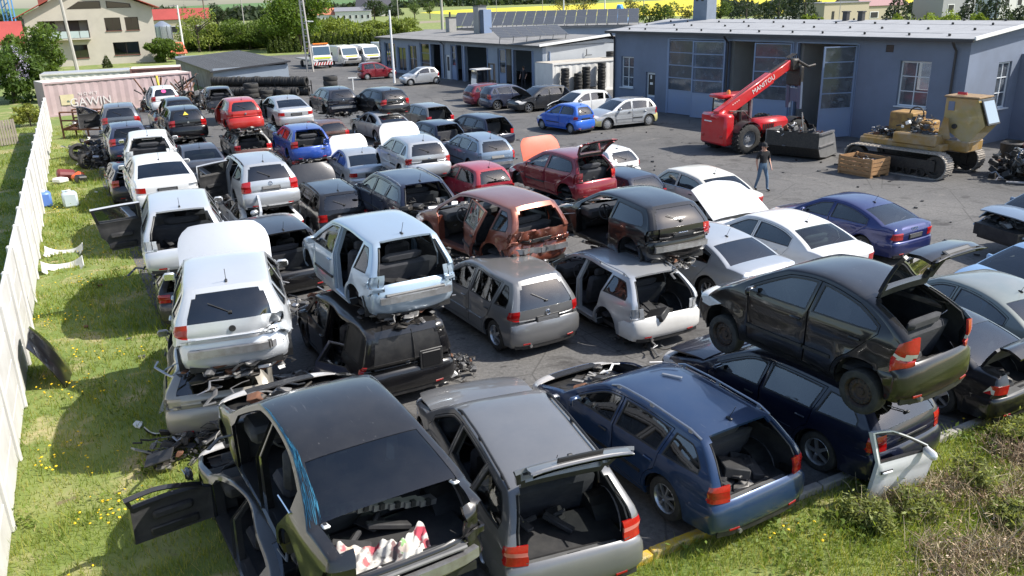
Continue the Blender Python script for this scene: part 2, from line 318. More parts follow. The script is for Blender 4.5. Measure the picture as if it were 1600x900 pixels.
def side_layout(T, g):
    key = ('lay', g)
    if key in T: return T[key]
    L, fo, wb, r, ra = T['L'], T['fo'], T['wb'], T['r'], T['ra']; S_ = T['S']; I = T['idx']
    zs = lambda s: np.interp(s, S_[I['F3']:I.get('T')+1, 0], S_[I['F3']:I.get('T')+1, 1])
    gB = lambda s: T['zb']+(T['zbr']-T['zb'])*np.clip(s/L, 0, 1)
    zt = lambda s: np.minimum(zs(s-.07), zs(s+.06))-.045
    out = [tuple(p[:2]) for p in S_]
    zb0 = .22
    def arch(c, ra_=ra):
        a0 = math.asin(max(-1, (zb0-r)/ra_)); n = 14
        return [(c+ra_*cos(t), r+ra_*sin(t)) for t in np.linspace(a0, pi-a0, n)]
    out += [(L-.24, zb0)]+arch(fo+wb)+arch(fo)+[(.34, zb0)]
    ss = np.linspace(T['sc'], L, 400); ok = zt(ss)-gB(ss) > .07
    if T['kind'] == 'sedan': ok &= ss < T['se']+.38
    s_f, s_e = ss[ok][0], ss[ok][-1]
    def win(s0, s1, k0, k1, n=10):
        lo = [(s, float(gB(s))+.012) for s in np.linspace(s0, s1, 5)]; up = []
        for u in np.linspace(1, 0, n):
            s = s0+(s1-s0)*u; k = k0+(k1-k0)*u; h = .3; q = s
            for _ in range(5): q = min(max(s+k*h, s_f), s_e); h = max(float(zt(q)-gB(q)), .025)
            up.append((q, float(gB(q))+h))
        return lo+up
    def rim(s0, s1, n=12, d=.028): return [(s, float(zt(s))+d) for s in np.linspace(s0, s1, n)]
    sF, sB, sC = T['sF'], T['sB'], T['sC']; W, D = {}, {}; two = T.get('doors', 4) == 2
    kB = .13; hB = float(zt(sB)-gB(sB))
    W['F'] = win(s_f+.01, sB-.045, 0, kB)
    D['F'] = [(sF+.03, .30), (sB, .30), (sB, float(gB(sB)))]+rim(min(sB+kB*hB, s_e), s_f-.01)+[(s_f-.03, float(gB(s_f))), (sF, float(gB(sF))-.08)]
    if two: W['Q'] = win(sB+.06, s_e-.02, kB, .0)
    else:
        long_ = T['kind'] in ('estate', 'van', 'mpv')
        q = s_e-sC > .30 and T['kind'] != 'sedan'
        e = sC-.05 if q else min(s_e-.02, sC+.22); kC = .30 if q else .0
        W['R'] = win(sB+.05, e, kB, kC)
        if q: W['Q'] = win(sC+.05, s_e-.02, .30 if not T['kind'] == 'van' else .1, 0.)
        ax = fo+wb; a = ra+.05; zz = [(ax-a*cos(t), r+a*sin(t)) for t in np.linspace(.06, 1.1, 6)]
        zz = [p for p in zz if p[0] < sC-.01]
        te = min(s_e, (e if not q else sC)+(kC*float(zt(sC)-gB(sC)) if q else .03))
        D['R'] = [(sB+.002, .30), (zz[0][0]-.01, .30)]+zz+[(min(sC, e+.05) if q else e+.03, float(gB(sC)))]+rim(te, min(sB+kB*hB, s_e))[0:]+[(sB+.002, float(gB(sB)))]
    polys = [out]
    for d in list(D.values()): polys += [d, inset(d, .010)]
    for q in list(W.values()): polys += [q, inset(q, .020)]
    zl0, zl1, sl = T.get('lamp', {'hatch': (.70, .95, .24), 'estate': (.68, .90, .27), 'sedan': (.66, .83, .30), 'mpv': (.76, .97, .20), 'van': (.70, 1.05, .12)}[T['kind']])
    TLp = [(L-sl, zl0+.02), (L+.3, zl0), (L+.3, zl1), (L-sl+.10, zl1)]
    HLp = [(-.3, T['zn']-.17), (.46, T['zn']-.13), (.74, T['zn']+.0), (.30, T['zn']+.02), (-.3, T['zn'])]
    BRp = [(L-.60, .1), (L+.3, .1), (L+.3, .60), (L-.42, .60), (L-.56, .53)]
    BFp = [(-.3, .1), (fo-ra-.02, .1), (fo-ra-.02, .50), (-.3, T['zn']-.17)]
    polys += [TLp, HLp, BRp, BFp]
    V, E = [], []
    for p in polys:
        o = len(V); n = len(p); V += [tuple(map(float, q)) for q in p]; E += [(o+i, o+(i+1) % n) for i in range(n)]
    gx, gz = np.meshgrid(np.arange(.1, L, g), np.arange(.27, T['H'], g*.8)); G = np.stack([gx.ravel(), gz.ravel()], 1); G = G[pip(G, out)]
    V += [tuple(q) for q in G]
    r_ = geometry.delaunay_2d_cdt([Vector(v) for v in V], E, [], 0, 1e-4, False)
    P = np.array([v[:] for v in r_[0]]); F = np.array([f for f in r_[2] if len(f) == 3]); C = P[F].mean(1)
    code = np.full(len(F), 'body', dtype=object)
    for n_, p in (('bumR', BRp), ('bumF', BFp), ('tl', TLp), ('hl', HLp)): code[pip(C, p)] = n_
    for k in D:
        a = pip(C, D[k]); code[a] = 'gap'; code[pip(C, inset(D[k], .010))] = 'door'+k
    for k in W:
        a = pip(C, W[k]); code[a] = 'trim'+k; code[pip(C, inset(W[k], .020))] = 'win'+k
    ok = pip(C, out); F, code = F[ok], code[ok]
    a = P[F]; cr = (a[:, 1, 0]-a[:, 0, 0])*(a[:, 2, 1]-a[:, 0, 1])-(a[:, 1, 1]-a[:, 0, 1])*(a[:, 2, 0]-a[:, 0, 0])
    F[cr < 0] = F[cr < 0][:, ::-1]; ok = np.abs(cr) > 1e-7; F, code = F[ok], code[ok]
    T[key] = (P, F, code, D, W, s_f, s_e); return T[key]
VL = [0, .14, .28, .42, .55, .63, .70, .78, .86, .92, .965, .99, 1.]
VLF = [0, .28, .55, .70, .86, .95, 1.]
def strip_layout(T, far):
    key = ('strip', far)
    if key in T: return T[key]
    vl = VLF if far else VL; v = np.array([-x for x in vl[:0:-1]]+vl); K = len(T['S']); kk, vv = np.meshgrid(np.arange(K), v, indexing='ij')
    P = strip_pt(T, kk.astype(float).ravel(), vv.ravel()).reshape(K, len(v), 3); n = len(v)
    F = []; code = []; kind = T['kind']; lampz = T.get('lamp', {'hatch': (.70, .95, 0), 'estate': (.68, .90, 0), 'sedan': (.66, .83, 0), 'mpv': (.76, .97, 0), 'van': (.70, 1.05, 0)}[kind])
    for k in range(K-1):
        sg, u, du = T['seg'][k]; zm = (T['S'][k, 1]+T['S'][k+1, 1])/2
        for j in range(n-1):
            a = abs(v[j]+v[j+1])/2; c = 'body'; inl = lampz[0] < zm < lampz[1]
            if False: pass
            elif sg in ('F0', 'F1'): c = 'bumF'
            elif sg == 'F2': c = 'grille' if a < .5 else 'hl' if a < 1 else 'body'
            elif sg == 'F3': c = 'bonnet' if a < .9 else 'body'
            elif sg == 'C': c = 'wind' if a < .9 and u < .99-du else 'body'
            elif sg == 'E':
                if kind == 'sedan': c = 'rear' if a < .86 and u > .05 else 'body'
                else: c = ('tgwin' if a < (.80 if u > .2 else .7) and u > .08 and u < .95 else 'tg') if a < (.79 if u < .12 else .87) else 'body'
            elif sg == 'T2': c = 'bumR'
            elif sg in ('G', 'D', 'T'):
                w = T.get('lampv', .70 if (kind != 'van') else .9)
                if kind == 'sedan': c = 'tg' if a < (.86 if sg == 'G' else w) else ('tl' if inl and sg == 'T' or (sg == 'D' and inl) else 'body')
                else: c = 'tg' if a < (w if inl or zm < lampz[0] else .87) else ('tl' if inl else 'body')
            elif sg in ('B', 'B2'): c = 'bumR'
            F.append((k*n+j, k*n+j+1, (k+1)*n+j+1, (k+1)*n+j)); code.append(c)
    T[key] = (P.reshape(-1, 3), np.array(F), np.array(code, dtype=object)); return T[key]
def vnorm(V, F):
    n = np.zeros_like(V); a = V[F[:, 0]]; fn = np.cross(V[F[:, 1]]-a, V[F[:, 2]]-a)
    for k in range(F.shape[1]): np.add.at(n, F[:, k], fn)
    return n/(np.linalg.norm(n, axis=1)[:, None]+1e-12)
def pick(V, F, sel):
    F = F[sel]
    if not len(F): return np.zeros((0, 3)), np.zeros((0, F.shape[1]), int)
    u, inv = np.unique(F, return_inverse=True); return V[u], inv.reshape(F.shape)
def shell(name, patches, t, mats, parent, warp=None, push=0., inner=1):
    """patches: (V, F, material index) turned into one closed sheet of thickness t"""
    AV, AF, AM, AN = [], [], [], []; o = 0
    for V, F, mi in patches:
        if not len(F): continue
        if F.shape[1] == 4: F = np.concatenate([F[:, [0, 1, 2]], F[:, [0, 2, 3]]])
        F = F.astype(int)
        if warp is not None: V = warp(V)
        N = vnorm(V, F); V = V+N*push; nV = len(V)
        AV.append(V); AN.append(N); AF.append(F+o); AM.append(np.full(len(F), mi)); o += nV
        if t > 0:
            AV.append(V-N*t); AN.append(-N); AF.append(F[:, ::-1]+o); AM.append(np.full(len(F), inner)); o += nV
            e = np.concatenate([F[:, [0, 1]], F[:, [1, 2]], F[:, [2, 0]]]); k = np.sort(e, 1); kk = k[:, 0]*1000003+k[:, 1]
            _, inv, cnt = np.unique(kk, return_inverse=True, return_counts=True); b = e[cnt[inv] == 1]
            if len(b):
                p0, p1 = V[b[:, 0]], V[b[:, 1]]; q0, q1 = p0-N[b[:, 0]]*t, p1-N[b[:, 1]]*t
                R = np.stack([p1, p0, q0, q1], 1); rn = np.cross(R[:, 1]-R[:, 0], R[:, 2]-R[:, 0]); rn /= np.linalg.norm(rn, axis=1)[:, None]+1e-12
                m = len(b); ix = np.arange(m)*4+o
                AV.append(R.reshape(-1, 3)); AN.append(np.repeat(rn, 4, 0)); AF.append(np.concatenate([np.stack([ix, ix+1, ix+2], 1), np.stack([ix, ix+2, ix+3], 1)])); AM.append(np.full(2*m, mi)); o += 4*m
    if not AV: return None
    me = arr_mesh(name, np.concatenate(AV), np.concatenate(AF), mats, np.concatenate(AM), np.concatenate(AN))
    ob = bpy.data.objects.new(name, me); COL.objects.link(ob); ob.parent = parent; return ob
# ---------------------------------------------------------------- wheels
def tyre_mb(n=24, far=False):
    b = MB(); pr = [(.205, -.085), (.215, -.098), (.27, -.104), (.30, -.095), (.315, -.07), (.315, .07), (.30, .095), (.27, .104), (.215, .098), (.205, .085), (.205, -.085)]
    return b.lathe(pr, n)
def rim_mb(style):
    b = MB(); n = 20 if style != 'steel' else 24
    b.lathe([(.206, -.08), (.19, -.06), (.19, .05), (.214, .088), (.206, .094), (.195, .07)], n)
    if style == 'steel':
        b.lathe([(.195, .03), (.17, .055), (.12, .06), (.10, .03), (.06, .03), (.05, .05), (0.001, .05)], 24)
        for i in range(16): a = 2*pi*i/16; b.box((.150*cos(a), .150*sin(a), .058), (.022, .022, .012), 1, rot=(0, 0, a))
    elif style == 'cap':
        b.lathe([(.20, .085), (.12, .10), (.06, .105), (.001, .108)], 20)
        for i in range(9): a = 2*pi*i/9; b.box((.150*cos(a), .150*sin(a), .096), (.06, .022, .01), 1, rot=(0, 0, a))
    else:
        k = int(style[5:]); b.lathe([(.055, .05), (.05, .08), (.001, .085)], 12)
        for i in range(k):
            a = 2*pi*i/k; b.box((.122*cos(a), .122*sin(a), .065), (.15, .045 if k < 7 else .032, .03), 0, rot=(0, .12, a))
        b.lathe([(.19, .0), (.001, -.01)], 16, 1)
    return b
WM = {}
def wheel_meshes(style, dirty):
    k = (style, dirty)
    if k not in WM:
        if 'tyre' not in WM: WM['tyre'] = tyre_mb().mesh('tyre', RUBBER, True)
        m0 = {'steel': mat('black steel wheel', (.035, .03, .028), .6, .3, var=.6, scale=20, var_col=(.12, .07, .045)), 'cap': mat('hubcap', (.36, .37, .38), .45, .4, var=.3, scale=10)}.get(style, ALLOY)
        WM[k] = rim_mb(style).mesh('rim', [m0, BLACK], True)
    return WM['tyre'], WM[k]
def add_wheel(parent, T, which, style, dz=0., steer=0.):
    ty, ri = wheel_meshes(style, 0); c = feature(T, which); sg = 1 if which[2] == 'l' else -1; k = T['r']/.315
    e = empty('wheel', (c[0], c[1]-sg*.085, c[2]+dz), 0, parent=parent); e.rotation_euler = (-sg*pi/2, 0, steer); e.scale = (k, k, 1)
    for nm, me in (('tyre', ty), ('rim', ri)):
        o = bpy.data.objects.new(nm, me); COL.objects.link(o); o.parent = e
    return e
# ---------------------------------------------------------------- loose mechanical parts (pooled meshes)
JUNK = []
JM = [DARKM, CAST, BLACK, STEEL, RUST, DIRTG, WHITEP]
def junk_mesh(seed, n=70, flat=False):
    R = random.Random(seed); b = MB(); wts = [5, 4, 5, 2, 1, 2, .5]
    for i in range(n):
        m = R.choices(range(7), wts)[0]; p = (R.uniform(-.5, .5), R.uniform(-.5, .5), R.uniform(0, .55)*(1 if not flat else .4)); t = R.random()
        if t < .42: b.rbox(p, (R.uniform(.06, .26), R.uniform(.05, .22), R.uniform(.04, .2)), .015, m, (R.uniform(-.5, .5), R.uniform(-.5, .5), R.uniform(0, 3)))
        elif t < .62:
            d = Vector((R.uniform(-1, 1), R.uniform(-1, 1), R.uniform(-.4, .6))).normalized()*R.uniform(.06, .2); b.tube([Vector(p)-d*.5, Vector(p)+d*.5], R.uniform(.03, .09), 10, m)
        else:
            q = Vector(p); pts = [q.copy()]
            for _ in range(5): q = q+Vector((R.uniform(-.14, .14), R.uniform(-.14, .14), R.uniform(-.08, .08))); pts.append(q.copy())
            b.tube(pts, R.uniform(.008, .026), 5, m)
    return b.mesh('engine_parts', JM, True)
def junk(parent, c, size, seed, name='engine_parts', rz=0., flat=False):
    k = (seed % 6, flat)
    while len(JUNK) < 12: JUNK.append(junk_mesh(len(JUNK), flat=len(JUNK) >= 6))
    o = bpy.data.objects.new(name, JUNK[seed % 6+(6 if flat else 0)]); COL.objects.link(o); o.parent = parent; o.location = c; o.scale = size; o.rotation_euler = (0, 0, rz); tag(o, kind='stuff') if parent is not None and 0 else None
    return o
CARGO = {}
def cargo_mesh(k):
    if k in CARGO: return CARGO[k]
    R = random.Random(50+k); b = MB()
    for i in range(9):
        p = (R.uniform(-.32, .32), R.uniform(-.36, .36), R.uniform(.0, .16)); m = R.choices(range(5), (5, 4, 2, 1, .6))[0]; t = R.random()
        if t < .55: b.rbox(p, (R.uniform(.12, .5), R.uniform(.1, .4), R.uniform(.03, .16)), .015, m, (R.uniform(-.35, .35), R.uniform(-.35, .35), R.uniform(0, 3)))
        elif t < .75: q = Vector(p); d = Vector((R.uniform(-1, 1), R.uniform(-1, 1), R.uniform(0, .3)))*.4; b.tube([q-d*.5, q+d*.5], R.uniform(.012, .04), 6, m)
        elif i > 6: # crumpled mat
            n = 14; V = []; h = R.uniform(.04, .14); a = R.uniform(0, 6)
            for j in range(n):
                for i2 in range(n): u, v = i2/(n-1)-.5, j/(n-1)-.5; V.append((p[0]+u*.6, p[1]+v*.5, p[2]*.5+h*.5*(sin(u*9+a)*cos(v*8+a)+.6+.3*sin(u*21+v*17))))
            b.add(V, [(j*n+i2, j*n+i2+1, (j+1)*n+i2+1, (j+1)*n+i2) for j in range(n-1) for i2 in range(n-1)], m)
    CARGO[k] = b.mesh('cargo', [TRIM, BLACK, TRIM, mat('dull cargo', (.07, .068, .065), .8, var=.6, scale=8), CAST], True); return CARGO[k]
def seat_mesh():
    b = MB(); b.rbox((.02, 0, .10), (.52, .50, .18), .06); b.rbox((-.30, 0, .44), (.16, .48, .62), .06, 0, (0, -.28, 0)); b.rbox((-.42, 0, .83), (.10, .26, .17), .04, 0, (0, -.2, 0)); b.box((-.36, 0, .73), (.03, .16, .1), 1)
    return b.mesh('seat', [SEAT, BLACK], True)
SEATM = seat_mesh()
def wheel_ring():
    b = MB(); b.tube([(.18*cos(t), .18*sin(t), 0) for t in np.linspace(0, 2*pi, 17)], .016, 6, 0, False); b.rbox((0, 0, -.01), (.12, .10, .05), .02); b.box((0, 0, 0), (.34, .04, .02)); return b.mesh('steering_wheel', [BLACK], True)
STEERM = wheel_ring()
def inst(me, name, parent, loc=(0, 0, 0), rot=(0, 0, 0), sc=(1, 1, 1)):
    o = bpy.data.objects.new(name, me); COL.objects.link(o); o.parent = parent; o.location = loc; o.rotation_euler = rot; o.scale = sc; return o
EMB = {}
def emblem_mesh(kind):
    if kind in EMB: return EMB[kind]
    b = MB(); circ = lambda cx, cy, r, t=.007: b.tube([(cx+r*cos(a), cy+r*sin(a), 0) for a in np.linspace(0, 2*pi, 19)], t, 5, 0, False)
    if kind == 'rings':
        for i in range(4): circ(-.09+.06*i, 0, .036, .0065)
    elif kind == 'roundel':
        circ(0, 0, .052); b.tube([(-.028, .042, 0), (0, .004, 0), (.028, .042, 0)], .006, 4); b.tube([(-.044, .022, 0), (-.020, -.044, 0), (0, -.006, 0), (.020, -.044, 0), (.044, .022, 0)], .006, 4)
    elif kind == 'hole': b.lathe([(.05, .004), (.001, .004)], 16)
    else: b.lathe([(.05, .0), (.045, .012), (.001, .014)], 16)
    EMB[kind] = b.mesh('emblem', [BLACK if kind == 'hole' else CHROME], True); return EMB[kind]
def smear(T, n, k, v): return strip_pt(T, float(k), v)
# ---------------------------------------------------------------- a whole car
def car(sp, pose, pm, label, cat='car', group=None, name='car', doors={}, tg='closed', bn='closed', ng='', nw='', nl='', nb='', gl=GL, rear_gl=None, rim='alloy5', rails=None, far=False,
        emblem=None, plate=True, crush=0., dents=(), boot=0, inner=None, seats=True, cut=None, chrome=False, wdz=0., bump=None, handles=True, antenna=True, extra=None, roofglass=False, nf=False, bonnet_mat=None, mirrors='LR', engine=None, side_mat=None, wiper=True):
    T = spec(sp) if isinstance(sp, str) else sp; x, y, yaw, z = pose[:4]
    root = empty(name, (x, y, z), 0, label, cat, group); root.rotation_euler = (radians(pose[5]) if len(pose) > 5 else 0, radians(pose[4]) if len(pose) > 4 else 0, radians(yaw))
    g = .16 if far else .10; P2, F2, C2, D, W, s_f, s_e = side_layout(T, g); VS, FS, CS = strip_layout(T, far); I = T['idx']; L, Wd, H, fo, wb, x0 = [T[k] for k in ('L', 'W', 'H', 'fo', 'wb', 'x0')]
    inner = inner or TRIM; body_mats = [pm, inner, BLACK]; bmp = bump or pm
    Rn = random.Random(sum(map(ord, label))); wob = Rn.uniform(0, 6)
    def warp(V):
        V = np.array(V, float); V[:, 1] += .0022*np.sin(V[:, 0]*6.1+wob)*np.sin(V[:, 2]*8.3+wob*2); V[:, 2] += .003*np.sin(V[:, 0]*5.3+wob)*np.sin(V[:, 1]*4.7+wob)
        if crush:
            zt_ = .70; k = np.clip((V[:, 2]-zt_)/(H-zt_), 0, 1); f = .7+.3*np.sin(V[:, 0]*2.3+1)*np.cos(V[:, 1]*2+.5); V[:, 2] -= crush*k*f; V[:, 1] *= 1+.05*k*np.sin(V[:, 0]*5)
        for (cx, cy, cz, r, dx, dy, dz) in dents:
            d = np.sqrt((V[:, 0]-cx)**2+(V[:, 1]-cy)**2+(V[:, 2]-cz)**2); k = np.clip(1-d/r, 0, 1)**1.3; wv = 1+.5*np.sin(V[:, 0]*23+V[:, 2]*17)*np.cos(V[:, 1]*19)
            V[:, 0] += dx*k*wv; V[:, 1] += dy*k*wv; V[:, 2] += dz*k*wv
        return V
    side = {1: side_pt(T, P2[:, 0], P2[:, 1], 1), -1: side_pt(T, P2[:, 0], P2[:, 1], -1)}; sF = {1: F2, -1: F2[:, ::-1]}
    # x runs against s, so the left flank keeps the reversed winding
    def sp_(sg, codes): return pick(side[sg], sF[sg] if True else None, np.isin(C2, codes))
    def st_(codes, keep=None):
        s_ = np.isin(CS, codes)
        if keep is not None: s_ &= keep
        return pick(VS, FS, s_)
    cy_ = VS[FS][:, :, 1].mean(1); cx_ = VS[FS][:, :, 0].mean(1)
    def cutf(patches):
        if cut is None: return patches
        o = []
        for V, F, m in patches:
            if len(F): c = V[F].mean(1)[:, 0]; V, F = pick(V, F, (c < cut))
            o.append((V, F, m))
        return o
    two = T.get('doors', 4) == 2
    if not far:
        gBz = lambda s: T['zb']+(T['zbr']-T['zb'])*s/L
        for sg in (1, -1):
            if cut is not None: break
            pb = MB(); hB = T['H']-.14-gBz(T['sB']); ss_ = np.array([T['sB'], T['sB'], T['sB']+.13*hB]); zz_ = np.array([.27, gBz(T['sB']), T['H']-.13]); a = warp(side_pt(T, ss_, zz_, sg)); a[:, 1] -= sg*.075
            V = []
            for p, w_ in zip(a, (.16, .11, .06)): V += [(p[0]-w_/2, p[1]+sg*.03, p[2]), (p[0]+w_/2, p[1]+sg*.03, p[2]), (p[0]+w_/2, p[1]-sg*.04, p[2]), (p[0]-w_/2, p[1]-sg*.04, p[2])]
            F_ = [(4*i+j, 4*i+(j+1) % 4, 4*i+4+(j+1) % 4, 4*i+4+j) for i in range(2) for j in range(4)]; pb.add(V, F_ if sg < 0 else [f[::-1] for f in F_]); pb.obj('centre_pillar', [pm], root)
            hb = MB(); a = warp(side_pt(T, np.array([T['sF']-.02]*2), np.array([.28, float(T['zb'])-.05]), sg)); hb.box((a[0][0]+.03, a[0][1]-sg*.11, (a[0][2]+a[1][2])/2), (.10, .12, a[1][2]-a[0][2])); hb.obj('hinge_post', [pm], root)
            rk = MB(); a = warp(side_pt(T, np.array([T['sF'], fo+wb-T['ra']]), np.array([.27, .27]), sg)); rk.box(((a[0][0]+a[1][0])/2, a[0][1]-sg*.09, .275), (abs(a[0][0]-a[1][0]), .15, .07)); rk.obj('door_sill', [pm], root)
        if tg != 'closed':
            q = warp(strip_pt(T, np.array([I['B']+.0]), np.array([0.])))[0]; w_ = Wd*(.62 if T['kind'] != 'sedan' else .6); sb_ = MB(); sb_.rbox((q[0]+.15, 0, .60), (.17, w_, .045), .015); sb_.rbox((q[0]+.27, 0, .545), (.05, w_, .10), .01, 1); sb_.box((q[0]+.15, 0, .624), (.05, .16, .008), 1); sb_.obj('loading_sill', [mat('sill moulding', (.11, .11, .11), .5, var=.5, scale=7), BLACK], root)
            ks = np.concatenate([np.linspace(I['E']+.4, I['B'], 9)]); 
            for sg in (1, -1):
                a = warp(strip_pt(T, ks, np.full(len(ks), sg*.83 if T['kind'] != 'sedan' else sg*.7))); a[:, 0] += .045; a[:, 1] -= sg*.02; tb = MB()
                if T['kind'] != 'sedan': tb.tube([tuple(p) for p in a], .014, 5); tb.obj('seal', [BLACK], root)
    # ---- body
    bp = []
    body_codes = ['body']
    for sg in (1, -1):
        bp.append((*sp_(sg, ['body']), 0))
        bp.append((*sp_(sg, ['trimQ']+(['trimR'] if two else [])), 2))
    bp.append((*st_(['body']), 0))
    if 'F' in nb or nf: pass
    shell('body', cutf(bp), .035, [side_mat or pm, inner, BLACK], root, warp)
    # ---- doors
    for sg, sd in ((1, 'L'), (-1, 'R')):
        for k in (('F',) if two else ('F', 'R')):
            st = doors.get(k+sd, 'closed')
            if st == 'none' or (cut is not None and x0-T['sB'] > cut and k == 'F'): continue
            d = shell('door', [(*sp_(sg, ['door'+k]), 0), (*sp_(sg, ['trim'+k]), 2)], .06, [doors.get('mat'+k+sd, pm), inner, BLACK], root, warp)
            if d is None: continue
            if k+sd not in ng: shell('window', [(*sp_(sg, ['win'+k]), 0)], 0, [gl], d, warp, -.012)
            if handles and not far:
                s_ = (T['sB'] if k == 'F' else T['sC'])-.17; zz = float(T['zb']-.09); q = side_pt(T, s_, zz, sg); hb = MB(); hb.rbox((q[0], q[1]+sg*.012, q[2]), (.17, .03, .032), .01); hb.obj('handle', [BLACK if Rn.random() < .3 else pm], d, True)
            if not far and T['kind'] != 'van':
                sa, sb_ = (T['sF']+.03, T['sB']-.015) if k == 'F' else (T['sB']+.015, min(T['sC']-.25, fo+wb-T['ra']-.08)); ss_ = np.linspace(sa, sb_, 5); a = warp(side_pt(T, ss_, np.full(5, .53), sg)); rb = MB()
                for i in range(4): c_ = (a[i]+a[i+1])/2; rb.box((c_[0], c_[1]+sg*.006, c_[2]), (abs(a[i][0]-a[i+1][0])+.002, .022, .045), 0, rot=(0, 0, atan2(a[i+1][1]-a[i][1], a[i+1][0]-a[i][0])))
                rb.obj('rub_strip', [BLACK if Rn.random() < .6 else pm], d)
            if k == 'F' and sd in mirrors:
                q = side_pt(T, s_f+.10, float(T['zb'])+.07, sg); mb = MB(); mb.rbox((q[0]-.02, q[1]+sg*.11, q[2]+.02), (.10, .20, .13), .035); mb.tube([(q[0], q[1], q[2]-.02), (q[0], q[1]+sg*.06, q[2])], .02, 6, 1); mb.box((q[0]-.073, q[1]+sg*.11, q[2]+.02), (.006, .16, .10), 2); mb.obj('mirror', [pm, BLACK, CHROME], d, True)
            if isinstance(st, (int, float)):
                hs = T['sF'] if k == 'F' else T['sB']; h = Vector((x0-hs, sg*(Wd/2-.06), 0)); R = Matrix.Rotation(-sg*radians(st), 4, 'Z'); d.matrix_local = Matrix.Translation(h) @ R @ Matrix.Translation(-h)
                ab = MB(); sm = (T['sF']+T['sB'])/2 if k == 'F' else (T['sB']+T['sC'])/2; q = side_pt(T, sm, .66, sg); ab.rbox((q[0], q[1]-sg*.09, q[2]), (.5, .07, .12), .03); ab.rbox((q[0], q[1]-sg*.07, .42), (.6, .04, .12), .02, 1); ab.obj('armrest', [inner, BLACK], d, True)
        if 'Q'+sd not in ng: shell('quarter_window', [(*sp_(sg, ['winQ']+(['winR'] if two else [])), 0)], 0, [rear_gl or gl], root, warp, -.012)
    # ---- glass, bonnet, front
    if cut is None:
        if 'W' not in ng: shell('windscreen', [(*st_(['wind']), 0)], 0, [gl], root, warp, -.006)
        if bn != 'none':
            def bw(V):
                V = warp(V)
                if isinstance(bn, (int, float)) and bn > 20: t = np.clip((V[:, 0]-(x0-T['sc']))/(T['sc']-.35), 0, 1); V[:, 1] *= 1-.08*t**2-.20*np.clip((t-.72)/.28, 0, 1)**2; V[:, 2] += .05*(1-(V[:, 1]/.7)**2)*t
                return V
            b = shell('bonnet', [(*st_(['bonnet']), 0)], .03, [bonnet_mat or pm, inner], root, bw)
            if isinstance(bn, (int, float)):
                hp = strip_pt(T, float(I['C']), 0.); h = Vector((hp[0], 0, hp[2])); b.matrix_local = Matrix.Translation(h+Vector((0, 0, .02))) @ Matrix.Rotation(-radians(bn), 4, 'Y') @ Matrix.Translation(-h)
        if bn != 'closed' or engine:
            junk(root, (x0-(T['sc']+.35)/2-.05, 0, T['zc']-.52), (T['sc']-.35, Wd*.72, .62), Rn.randrange(6), 'engine')
            bb = MB(); bb.box((x0-.62, 0, .45), (.9, Wd*.78, .3)); bb.obj('engine_bay', [BLACK], root)
        if not nf:
            if 'F' not in nb: shell('front_bumper', [(*sp_(1, ['bumF']), 0), (*sp_(-1, ['bumF']), 0), (*st_(['bumF']), 0)], .02, [bmp, BLACK], root, warp)
            shell('grille', [(*st_(['grille']), 0)], .02, [BLACK, BLACK], root, warp, -.006)
            for sg in (1, -1):
                shell('headlight', [(*sp_(sg, ['hl']), 0), (*pick(VS, FS, (CS == 'hl') & (cy_*sg > 0)), 0)], .02, [CLEAR, BLACK], root, warp, .004)
    # ---- tail
    shell('tail', [], 0, [pm], root)
    if kind_is_sedan(T) and 'B' not in ng: shell('rear_window', [(*st_(['rear']), 0)], 0, [rear_gl or gl], root, warp, -.006)
    tgo = None
    if tg != 'none':
        tgo = shell('boot_lid' if kind_is_sedan(T) else 'tailgate', [(*st_(['tg']), 0)], .045, [pm, inner], root, warp)
        if not kind_is_sedan(T) and 'B' not in ng: shell('window', [(*st_(['tgwin']), 0)], 0, [rear_gl or gl], tgo, warp, -.008)
        kT = I['T']; q = strip_pt(T, kT-.1, 0.); wz = T.get('pz', .80 if not kind_is_sedan(T) else .74)
        kk = np.interp(-wz, -T['S'][I['G']:I['T2']+1, 1], np.arange(I['G'], I['T2']+1)); q = warp(strip_pt(T, np.array([kk]), np.array([0.])))[0]; q2 = warp(strip_pt(T, np.array([kk-.6]), np.array([0.])))[0]; up = Vector(q2-q).normalized(); nrm = Vector((0, 1, 0)).cross(up); nrm = nrm if nrm.x < 0 else -nrm
        Mx = frame(Vector(q)+nrm*.006, (0, -1, 0), nrm)
        if plate: pb = MB(); pb.rbox((0, 0, 0), (.54, .13, .02), .008); pb.box((0, 0, .011), (.47, .085, .004), 1); o = pb.obj('plate_holder', [PLATE, DIRTG], tgo); o.matrix_local = Mx
        if emblem:
            ke = np.interp(-(T.get('ez', T['zg']-.08)), -T['S'][I['G']:I['T2']+1, 1], np.arange(I['G'], I['T2']+1)); qe = warp(strip_pt(T, np.array([ke]), np.array([0.])))[0]; q2 = warp(strip_pt(T, np.array([ke+.5]), np.array([0.])))[0]; up2 = Vector(qe-q2).normalized(); n2 = Vector((0, 1, 0)).cross(up2); n2 = n2 if n2.x < 0 else -n2
            inst(emblem_mesh(emblem), 'emblem', tgo).matrix_local = frame(Vector(qe)+n2*.012, (0, -1, 0), n2)
        if wiper and not kind_is_sedan(T) and 'B' not in ng and not far:
            k0 = I['G']-1.2; a = warp(strip_pt(T, np.array([k0, k0-2.2]), np.array([0., .42]))); wb_ = MB(); wb_.tube([a[0]+[-.012, 0, .012], a[1]+[-.012, 0, .02]], .008, 4); wb_.rbox(a[0]+[-.01, 0, .01], (.05, .06, .04), .01); wb_.obj('wiper', [BLACK], tgo)
